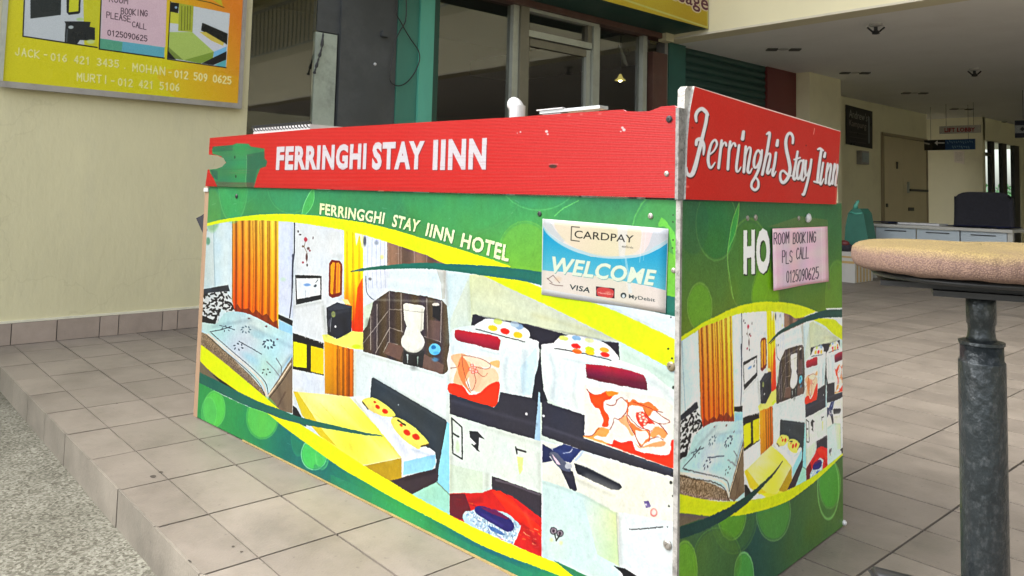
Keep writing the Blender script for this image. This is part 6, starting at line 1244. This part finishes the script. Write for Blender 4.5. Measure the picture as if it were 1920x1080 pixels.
# pipe elbow
e0 = P_fr.pt(on_fr(970, 215, .035)[0], CT-.034, -.035); ph = on_fr(968, 177, .035)[1]-.006
elb = empty('pipe_elbow', label='white plastic pipe elbow standing on the counter behind the red strip', cat='pipe')
eu = P_fr.eu
r0 = .0185
bm = bmesh.new(); tube(bm, [(e0[0], e0[1], CT-.034), (e0[0], e0[1], ph-.034)], r0-.002, 24); bm_obj('pipe', bm, M_white, elb, smooth=True)
bm = bmesh.new(); tube(bm, [(e0[0], e0[1], CT-.03), (e0[0], e0[1], ph-.022)], r0+.0005, 24); bm_obj('pipe_collar', bm, M_white, elb)
bm = bmesh.new(); pts = []
for k in range(10):
    t = k/9*math.radians(78); R_ = .020; dx = -R_*(1-math.cos(t)); pts.append((e0[0]+eu[0]*dx, e0[1]+eu[1]*dx, ph-.036+R_*math.sin(t)))
dl = Vector(pts[-1])-Vector(pts[-2]); pts.append(tuple(Vector(pts[-1])+dl.normalized()*.004))
tube(bm, pts, [r0-.001]*10+[r0-.003], 24); bm_obj('elbow_bend', bm, M_white, elb, smooth=True)
# spiral notebook
u0, v0 = on_fr(479, 250, .03); u1, v1 = on_fr(588, 236, .03)
nb = empty('spiral_notebook', label='white spiral bound notebook lying on the far end of the counter', cat='notebook')
zt_ = on_fr(533, 240, .03)[1]+.006
box_uv('page_block', P_fr, u0+.004, u1-.004, CT-.0345, zt_-.001, -.21, -.02, M_white, nb, .0015)
bm = bmesh.new()
for k in range(20):
    u = u0+.008+(u1-u0-.016)*k/19; c = P_fr.pt(u, zt_-.002, -.019); pr = [c+P_fr.n*(.009*math.cos(a))+np.array([0, 0, .0095*math.sin(a)]) for a in np.linspace(0, 2*math.pi, 9)[:-1]]
    tube(bm, pr+[pr[0]], .0020, 5)
bm_obj('spiral_wire', bm, M_black, nb)
# silver tray-like device, thin, slightly tilted
u0, v0 = on_fr(1016, 208, .02); u1, v1 = on_fr(1147, 200, .02)
lp = empty('silver_tray', label='thin silver metal tray lying on the counter top, right of the white pipe', cat='tray')
TT = Matrix(((P_fr.eu[0], P_fr.n[0], 0, 0), (P_fr.eu[1], P_fr.n[1], 0, 0), (0, 0, 1, 0), (0, 0, 0, 1)))
c = P_fr.pt(u0, max(v0, CT)-.004, -.012); Tt = Matrix.Translation(c) @ TT @ Matrix.Rotation(R(-1.2), 4, 'Y')
M_silver = mat('silver_sheet', (.42, .45, .46), .3, .4, var=.1, scale=12)
box_obj('tray_base', (0, (u1-u0)*.87, -.03, 0, -.004, .003), M_silver, lp, bevel=.0025, mat=Tt)
box_obj('tray_rim', (-.006, (u1-u0)*.36, -.006, .004, .0035, .006), M_white, lp, bevel=.0015, mat=Tt)
box_obj('tray_foot', (.006, .06, -.03, -.004, -.034, -.0045), M_white, lp, bevel=.002, mat=Tt)
# black bag hanging at the far left end
pg = [(360, 409), (370, 404), (384, 394), (389, 392), (390, 470), (384, 462), (374, 440)]
bm = bmesh.new(); fr = []; bk = []
for p in pg:
    u, v = P_fr.uv(*p); fr.append(bm.verts.new(P_fr.pt(u, v, -.014))); bk.append(bm.verts.new(P_fr.pt(u+.01, v-.01, -.10)))
bm.faces.new(fr); bm.faces.new(bk[::-1])
for i in range(len(pg)): bm.faces.new((fr[i], bk[i], bk[(i+1) % len(pg)], fr[(i+1) % len(pg)]))
bm.normal_update()
tag(bm_obj('black_bag', bm, M_blackcloth, bevel=.003), 'corner of a black cloth bag poking out past the far left end of the counter', 'bag')

# ---- lobby ceiling fittings
M_slot = mat('slot_dark', (.05, .05, .045), .6, var=.3, scale=30); M_fit = mat('fitting_paint', (.42, .41, .38), .5, var=.1, scale=10)
lab = {0: 'recessed ceiling light nearest the green shutter', 1: 'recessed ceiling light, second from the green shutter', 2: 'recessed ceiling light over the black poster', 3: 'recessed ceiling light before the lift lobby sign', 4: 'recessed ceiling light farthest down the lobby'}
first = None
for i, (px, py) in enumerate(((1469, 92), (1603, 136), (1715, 174), (1803, 204), (1868, 228))):
    p = onZ(px, py, ZC); s = 1.0
    def mk():
        t = empty('ceiling_light', (0, 0, 0), lab[0], 'light', 'recessed lights along the lobby ceiling')
        b1 = bmesh.new(); lathe(b1, [(.03, -.008), (.05, -.007), (.055, -.0005)], 0, 0, 20); bm_obj('light_rim', b1, M_fit, t, smooth=False)
        for dx in (-.15, .15):
            b2 = bmesh.new(); box(b2, dx*.8-.055, dx*.8+.055, -.05, .05, -.014, -.0006); bm_obj('light_slot', b2, M_slot, t, bevel=.003)
        return t
    if i == 0: t = mk(); first = t
    else:
        t = first.copy(); COL.objects.link(t)
        for ch in first.children: c2 = ch.copy(); COL.objects.link(c2); c2.parent = t
        t['label'] = lab[i]
    t.location = tuple(p); t.rotation_euler = (0, 0, R(42))
first = None
for i, (px, py) in enumerate(((1642, 44), (1827, 128))):
    p = onZ(px, py, ZC)
    if i == 0:
        t = empty('sprinkler', (0, 0, 0), 'dark ceiling sprinkler close to the lobby entrance beam', 'sprinkler', 'sprinklers under the lobby ceiling'); first = t
        b1 = bmesh.new(); lathe(b1, [(.02, -.03), (.055, -.02), (.055, -.001)], 0, 0, 16); bm_obj('base_cup', b1, M_fit, t)
        b1 = bmesh.new(); lathe(b1, [(.012, -.10), (.032, -.095), (.03, -.075), (.016, -.06), (.016, -.031)], 0, 0, 14); bm_obj('spray_head', b1, M_black, t)
        b1 = bmesh.new(); tube(b1, [(-.075, 0, -.035), (-.03, 0, -.075), (.03, 0, -.075), (.075, 0, -.035)], .009, 6); bm_obj('yoke_arm', b1, M_black, t)
    else:
        t = first.copy(); COL.objects.link(t)
        for ch in first.children: c2 = ch.copy(); COL.objects.link(c2); c2.parent = t
        t['label'] = 'dark ceiling sprinkler deeper in the lobby, right of the ceiling lights'
    t.location = tuple(p); t.rotation_euler = (0, 0, R(42))

# ---- poster and meter box on the inner wall
P_in = Plane((XI+.02, 0, 0), (0, 1, 0))
cor = [(1586.5, 196), (1636, 209), (1636, 279), (1587, 270)]
cv = cv_for(P_in, cor, 500)
cv.poly([(1570, 180), (1650, 180), (1650, 300), (1570, 300)], (34, 33, 30))
text4(cv, "Andrew's", (1592, 204), (1627, 214), (1626, 228), (1592, 220), (150, 148, 142), .0); text4(cv, 'Kampung', (1592, 224), (1625, 231), (1624, 246), (1593, 239), (140, 128, 124), .0)
for y in (247, 256, 264): cv.line([(1593, y), (1624, y+5)], 1.6, (96, 80, 84), .7)
cv.line([(1629, 219), (1629.5, 268)], 2.6, (120, 126, 128))
pst = empty('black_poster', label='black framed poster with white script on the lobby wall above a small grey box', cat='poster')
q = uvs(P_in, cor); panel('poster_sheet', P_in, [q[3], q[2], q[1], q[0]], cv, print_mat('poster_print', cv.finish('poster_art', 1.0), .3), M_black, pst, 0, .012)
ya, yb = onX(1606, 294, XI)[1], onX(1620, 294, XI)[1]; za, zb = onX(1612, 308, XI)[2], onX(1612, 283, XI)[2]
mb = empty('meter_box', label='small grey box on the lobby wall under the black poster', cat='box')
box_obj('box_body', (XI+.001, XI+.08, ya, yb, za, zb), M_grey, mb, bevel=.006); box_obj('box_cover', (XI+.081, XI+.09, ya+.02, yb-.02, za+.03, zb-.03), mat('pale_blue_cover', (.25, .30, .32), .3, var=.1), mb, bevel=.003)

# ---- hanging signs
def hang_sign(name, Y, cor, paint, label, dens=260, gain=1.0):
    P = Plane((0, Y, 0), (1, 0, 0)); 
    P.n = np.array([0, -1., 0])
    q = np.array([[onY(px, py, Y)[0], onY(px, py, Y)[2]] for px, py in cor]); x0, x1, z0, z1 = q[:, 0].min(), q[:, 0].max(), q[:, 1].min(), q[:, 1].max()
    cv = Canvas(P, x0-.02, x1+.02, z0-.02, z1+.02, dens); paint(cv); t = empty(name, label=label, cat='sign')
    panel('sign_board', P, [(x0, z0), (x1, z0), (x1, z1), (x0, z1)], cv, print_mat(name+'_print', cv.finish(name+'_art', gain, grain=.02), .4), M_grey, t, 0, .03)
    for xx in (x0+.1, x1-.1):
        if z1 < ZC-.02:
            bm = bmesh.new(); tube(bm, [(xx, Y+.015, z1-.001), (xx, Y+.015, ZC)], .003, 6); bm_obj('hanger', bm, M_black, t)
    return t
def p1(cv):
    cv.poly([(1750, 225), (1850, 225), (1850, 260), (1750, 260)], (152, 146, 134)); text4(cv, 'LIFT LOBBY', (1771, 240), (1828, 239), (1828, 246.5), (1771, 248), (120, 30, 34), .03); 
hang_sign('lift_lobby_sign', 13.6, [(1761, 237), (1838, 235), (1838, 248), (1762, 251)], p1, 'pale sign with dark red LIFT LOBBY lettering hanging from the ceiling', gain=1.3)
def p2(cv):
    cv.poly([(1700, 250), (1850, 250), (1850, 290), (1700, 290)], (34, 62, 96)); cv.poly([(1700, 250), (1772, 250), (1772, 290), (1700, 290)], (20, 20, 20)); cv.poly([(1733, 268), (1748, 269), (1750, 290), (1730, 290)], (44, 42, 34))
    cv.line([(1733, 268), (1742, 270)], 3, (150, 144, 130)); cv.line([(1757, 268), (1770, 268)], 2.6, (190, 188, 180)); cv.poly([(1752, 268), (1758, 263), (1758, 273)], (190, 188, 180))
    g2 = random.Random(2)
    for r_, (xa, xb) in ((266, (1776, 1823)), (275, (1786, 1816))):
        x = xa
        while x < xb: cv.line([(x, r_+g2.uniform(-2, 0)), (x+1.6, r_+g2.uniform(0, 3))], 1.6, (120, 150, 160), .8); x += 4.2
hang_sign('direction_sign', 13.9, [(1733, 263), (1828, 262), (1828, 280), (1733, 282)], p2, 'dark blue direction sign with a white arrow pointing left under the lift lobby sign', gain=1.2)
def p3(cv):
    cv.poly([(1880, 215), (2000, 215), (2000, 270), (1880, 270)], (120, 124, 122)); cv.poly([(1880, 226), (2000, 226), (2000, 234), (1880, 235)], (22, 24, 34)); cv.poly([(1880, 250), (2000, 249), (2000, 262), (1880, 262)], (22, 24, 34))
    cv.poly([(1912, 242), (1917, 238), (1922, 242), (1917, 246)], (20, 20, 20))
hang_sign('striped_sign', 12.5, [(1903, 226), (1990, 224), (1990, 256), (1903, 258)], p3, 'white sign with black bands hanging at the right edge of the lobby', gain=1.2)
P_fw = Plane((0, YF-.012, 0), (1, 0, 0)); P_fw.n = np.array([0, -1., 0])
q = [(onY(px, py, YF-.012)[0], onY(px, py, YF-.012)[2]) for px, py in ((1789, 304), (1808, 308), (1808, 283), (1788, 281))]
cvn = Canvas(P_fw, min(a[0] for a in q)-.02, max(a[0] for a in q)+.02, min(a[1] for a in q)-.02, max(a[1] for a in q)+.02, 200); cvn.poly([(1770, 260), (1830, 260), (1830, 330), (1770, 330)], (186, 176, 160))
for k in range(7): cvn.line([(1791, 286+k*2.4), (1805, 287+k*2.4)], .7, (130, 122, 116), .7)
nt_ = panel('paper_notice', P_fw, q, cvn, print_mat('notice_print', cvn.finish('notice_art', 1.3), .6), M_white, None, 0, .006); tag(nt_, 'white paper notice stuck on the far lobby wall under the blue sign', 'notice')

# ---- reception table, chair, cloths
ZT_ = .60
ta = onZ(1622, 419, ZT_); tb_ = onZ(1905, 431, ZT_); TYf = (ta[1]+tb_[1])/2; tx0, tx1 = ta[0], tb_[0]
tbl = empty('reception_table', label='long low white table with drawer fronts behind the stool', cat='table')
M_tbl = mat('table_laminate', (.36, .355, .32), .4, var=.05, scale=6); M_drw = mat('drawer_front', (.34, .39, .42), .4, var=.05, scale=6)
box_obj('table_top', (tx0, tx1, TYf, TYf+.75, ZT_-.03, ZT_), M_tbl, tbl, bevel=.004)
nD = 3
for k in range(nD):
    x0_ = tx0+.05+(tx1-tx0-.1)*k/nD; x1_ = tx0+.05+(tx1-tx0-.1)*(k+1)/nD
    box_obj('drawer_front', (x0_+.006, x1_-.006, TYf+.03, TYf+.05, ZT_-.20, ZT_-.034), M_drw, tbl, bevel=.003)
    box_obj('drawer_slot', (x0_+.1, x1_-.1, TYf+.022, TYf+.0295, ZT_-.072, ZT_-.062), M_black, tbl)
for x in (tx0+.001, tx1-.05):
    for y in (TYf+.03, TYf+.68): box_obj('table_leg', (x, x+.045, y, y+.045, .001, ZT_-.031), M_tbl, tbl, bevel=.003)
M_blue = mat('blue_cloth', (.02, .03, .11), .8, var=.2, scale=20)
def cloth_on(px0, px1, label):
    a = onY(px0, 420, TYf+.2)[0]; b = onY(px1, 425, TYf+.2)[0]
    bm = bmesh.new(); n_ = 12; rows = []
    for j in range(6):
        rows.append([bm.verts.new((a+(b-a)*i/n_+.01*math.sin(j*2+i), TYf+.08+.55*j/5, ZT_+.006+.012*abs(math.sin(i*1.7+j*1.1)))) for i in range(n_+1)])
    for j in range(5):
        for i in range(n_): bm.faces.new((rows[j][i], rows[j][i+1], rows[j+1][i+1], rows[j+1][i]))
    bmesh.ops.solidify(bm, geom=bm.faces[:], thickness=-.004)
    tag(bm_obj('table_cloth', bm, M_blue, smooth=True), label, 'cloth')
cloth_on(1626, 1682, 'dark blue cloth at the left end of the white table'); cloth_on(1778, 1893, 'dark blue cloth in front of the black chair on the white table')
a = onY(1690, 415, TYf+.3)[0]; b = onY(1768, 415, TYf+.3)[0]
tag(box_obj('paper_stack', (a, b, TYf+.2, TYf+.45, ZT_+.001, ZT_+.022), M_white, bevel=.003), 'flat stack of white papers on the table between the blue cloths', 'papers')
ch = empty('office_chair', label='black office chair with a broad backrest behind the white table', cat='chair')
CY = TYf+1.15; c0 = onY(1786, 400, CY); c1 = onY(1899, 400, CY); zt0 = onY(1845, 360, CY)[2]; cxm = (c0[0]+c1[0])/2; hw = (c1[0]-c0[0])/2
bm = bmesh.new(); N1, N2 = 14, 10; fr, bk = [], []
for j in range(N2+1):
    t = j/N2; rf, rb = [], []
    for i in range(N1+1):
        s = i/N1*2-1; wv = hw*(1-.06*t)*(1-.10*max(0, t-.85)/.15*0); top = zt0-.02*abs(s)**6*3 if j == N2 else None
        z = .42+(zt0-.42)*t
        if j == N2: z = zt0-.075*abs(s)**6
        y = CY+.05*(1-s*s)+.02*math.sin(t*3)
        rf.append(bm.verts.new((cxm+s*wv, y-.0, z))); rb.append(bm.verts.new((cxm+s*wv, y+.09, z)))
    fr.append(rf); bk.append(rb)
for j in range(N2):
    for i in range(N1):
        bm.faces.new((fr[j][i], fr[j][i+1], fr[j+1][i+1], fr[j+1][i])); bm.faces.new((bk[j][i+1], bk[j][i], bk[j+1][i], bk[j+1][i+1]))
    bm.faces.new((bk[j][0], fr[j][0], fr[j+1][0], bk[j+1][0])); bm.faces.new((fr[j][N1], bk[j][N1], bk[j+1][N1], fr[j+1][N1]))
for i in range(N1):
    bm.faces.new((fr[N2][i], fr[N2][i+1], bk[N2][i+1], bk[N2][i])); bm.faces.new((bk[0][i], bk[0][i+1], fr[0][i+1], fr[0][i]))
bm_obj('backrest', bm, M_blackcloth, ch, smooth=True)
box_obj('seat', (cxm-hw*.9, cxm+hw*.9, CY-.55, CY-.01, .36, .46), M_blackcloth, ch, bevel=.03)
bm = bmesh.new(); lathe(bm, [(.03, .05), (.03, .36)], cxm, CY-.28, 16); bm_obj('gas_lift', bm, M_black, ch)
for k in range(5):
    bm = bmesh.new(); box(bm, .0, .28, -.025, .025, .03, .07, Matrix.Translation((cxm, CY-.28, 0))@Matrix.Rotation(k*2*math.pi/5, 4, 'Z')); bm_obj('leg', bm, M_black, ch, bevel=.005)

# ---- striped carton, green bag, small dark bag beside the table
B0 = onZ(1602, 531, 0); BY = B0[1]
bx0 = onY(1570, 525, BY)[0]; bx1 = onY(1603, 525, BY)[0]; zbx = onY(1600, 473, BY)[2]
ctn = empty('striped_carton', label='white carton with tan stripes on the lobby floor beside the counter', cat='carton')
M_ctn = mat('carton_white', (.42, .41, .38), .6, var=.06, scale=10); M_str = mat('carton_tan', (.40, .27, .10), .6, var=.1, scale=10)
RB = .42
box_obj('carton_body', (bx0, bx1, BY, BY+RB, .001, zbx), M_ctn, ctn, bevel=.004)
for z0_, z1_ in ((zbx*.62, zbx*.70), (zbx*.80, zbx*.86)): box_obj('tape_band', (bx0+.002, bx1-.004, BY-.003, BY-.0006, z0_, z1_), M_str, ctn)
for k in range(5): box_obj('side_stripe', (bx1+.0006, bx1+.003, BY+.04+k*.075, BY+.07+k*.075, .004, zbx*.62), M_str, ctn)
gb = empty('green_bag', label='teal green upright travel bag standing on the striped carton', cat='bag')
gy = BY+.16; M_gb = mat('green_nylon', (.03, .14, .10), .55, var=.15, scale=9, bump=.15, bscale=14)
pr = [(1583, 460), (1585, 425), (1590, 400), (1597, 392), (1612, 391), (1619, 400), (1626, 440), (1632, 473), (1584, 473)]
bm = bmesh.new(); fr = []; bk = []
for p in pr:
    a = onY(p[0], p[1], gy); fr.append(bm.verts.new(a)); bk.append(bm.verts.new(a+np.array([0, .2, 0])))
bm.faces.new(fr); bm.faces.new(bk[::-1])
for i in range(len(pr)): bm.faces.new((fr[i], bk[i], bk[(i+1) % len(pr)], fr[(i+1) % len(pr)]))
bm_obj('bag_body', bm, M_gb, gb, bevel=.02)
bm = bmesh.new(); tube(bm, [onY(1604, 392, gy+.1), onY(1605, 384, gy+.1), onY(1610, 376, gy+.1)], [.03, .02, .012], 10); bm_obj('bag_cap', bm, M_green_lt, gb, smooth=True)
bm = bmesh.new(); a = onY(1594, 398, gy-.004); b = onY(1616, 400, gy-.004); tube(bm, [a, (a+b)/2+np.array([0, 0, -.01]), b], .012, 8); bm_obj('bag_band', bm, M_green_lt, gb, smooth=True)
rb_ = empty('red_black_bag', label='small red and black bundle on the carton, left of the green bag', cat='bag')
a = onY(1579, 472, gy-.12); bm = bmesh.new(); bmesh.ops.create_icosphere(bm, subdivisions=3, radius=1, matrix=Matrix.Translation((a[0]+.03, a[1], a[2]+.05))@Matrix.Diagonal((.08, .06, .055, 1)))
for v in bm.verts: v.co += Vector(np.random.uniform(-.004, .004, 3))
bm_obj('bundle_body', bm, M_blackcloth, rb_, smooth=True)
bm = bmesh.new(); bmesh.ops.create_icosphere(bm, subdivisions=2, radius=1, matrix=Matrix.Translation((a[0]+.03, a[1]-.02, a[2]+.09))@Matrix.Diagonal((.06, .045, .035, 1))); bm_obj('red_flap', bm, M_red_dk, rb_, smooth=True)

# ---- put every group's empty at the base of its thing
bpy.context.view_layer.update()
for o in [o for o in bpy.data.objects if o.type == 'EMPTY' and o.parent is None and o.location.length < 1e-6]:
    P = []
    def walk(c):
        if c.type == 'MESH': P.extend(c.matrix_world @ Vector(b) for b in c.bound_box)
        for d in c.children: walk(d)
    for c in o.children: walk(c)
    if not P: continue
    lo = Vector([min(p[i] for p in P) for i in range(3)]); hi = Vector([max(p[i] for p in P) for i in range(3)])
    base = Vector(((lo.x+hi.x)/2, (lo.y+hi.y)/2, lo.z)); o.location = base
    for c in o.children: c.location = c.location-base
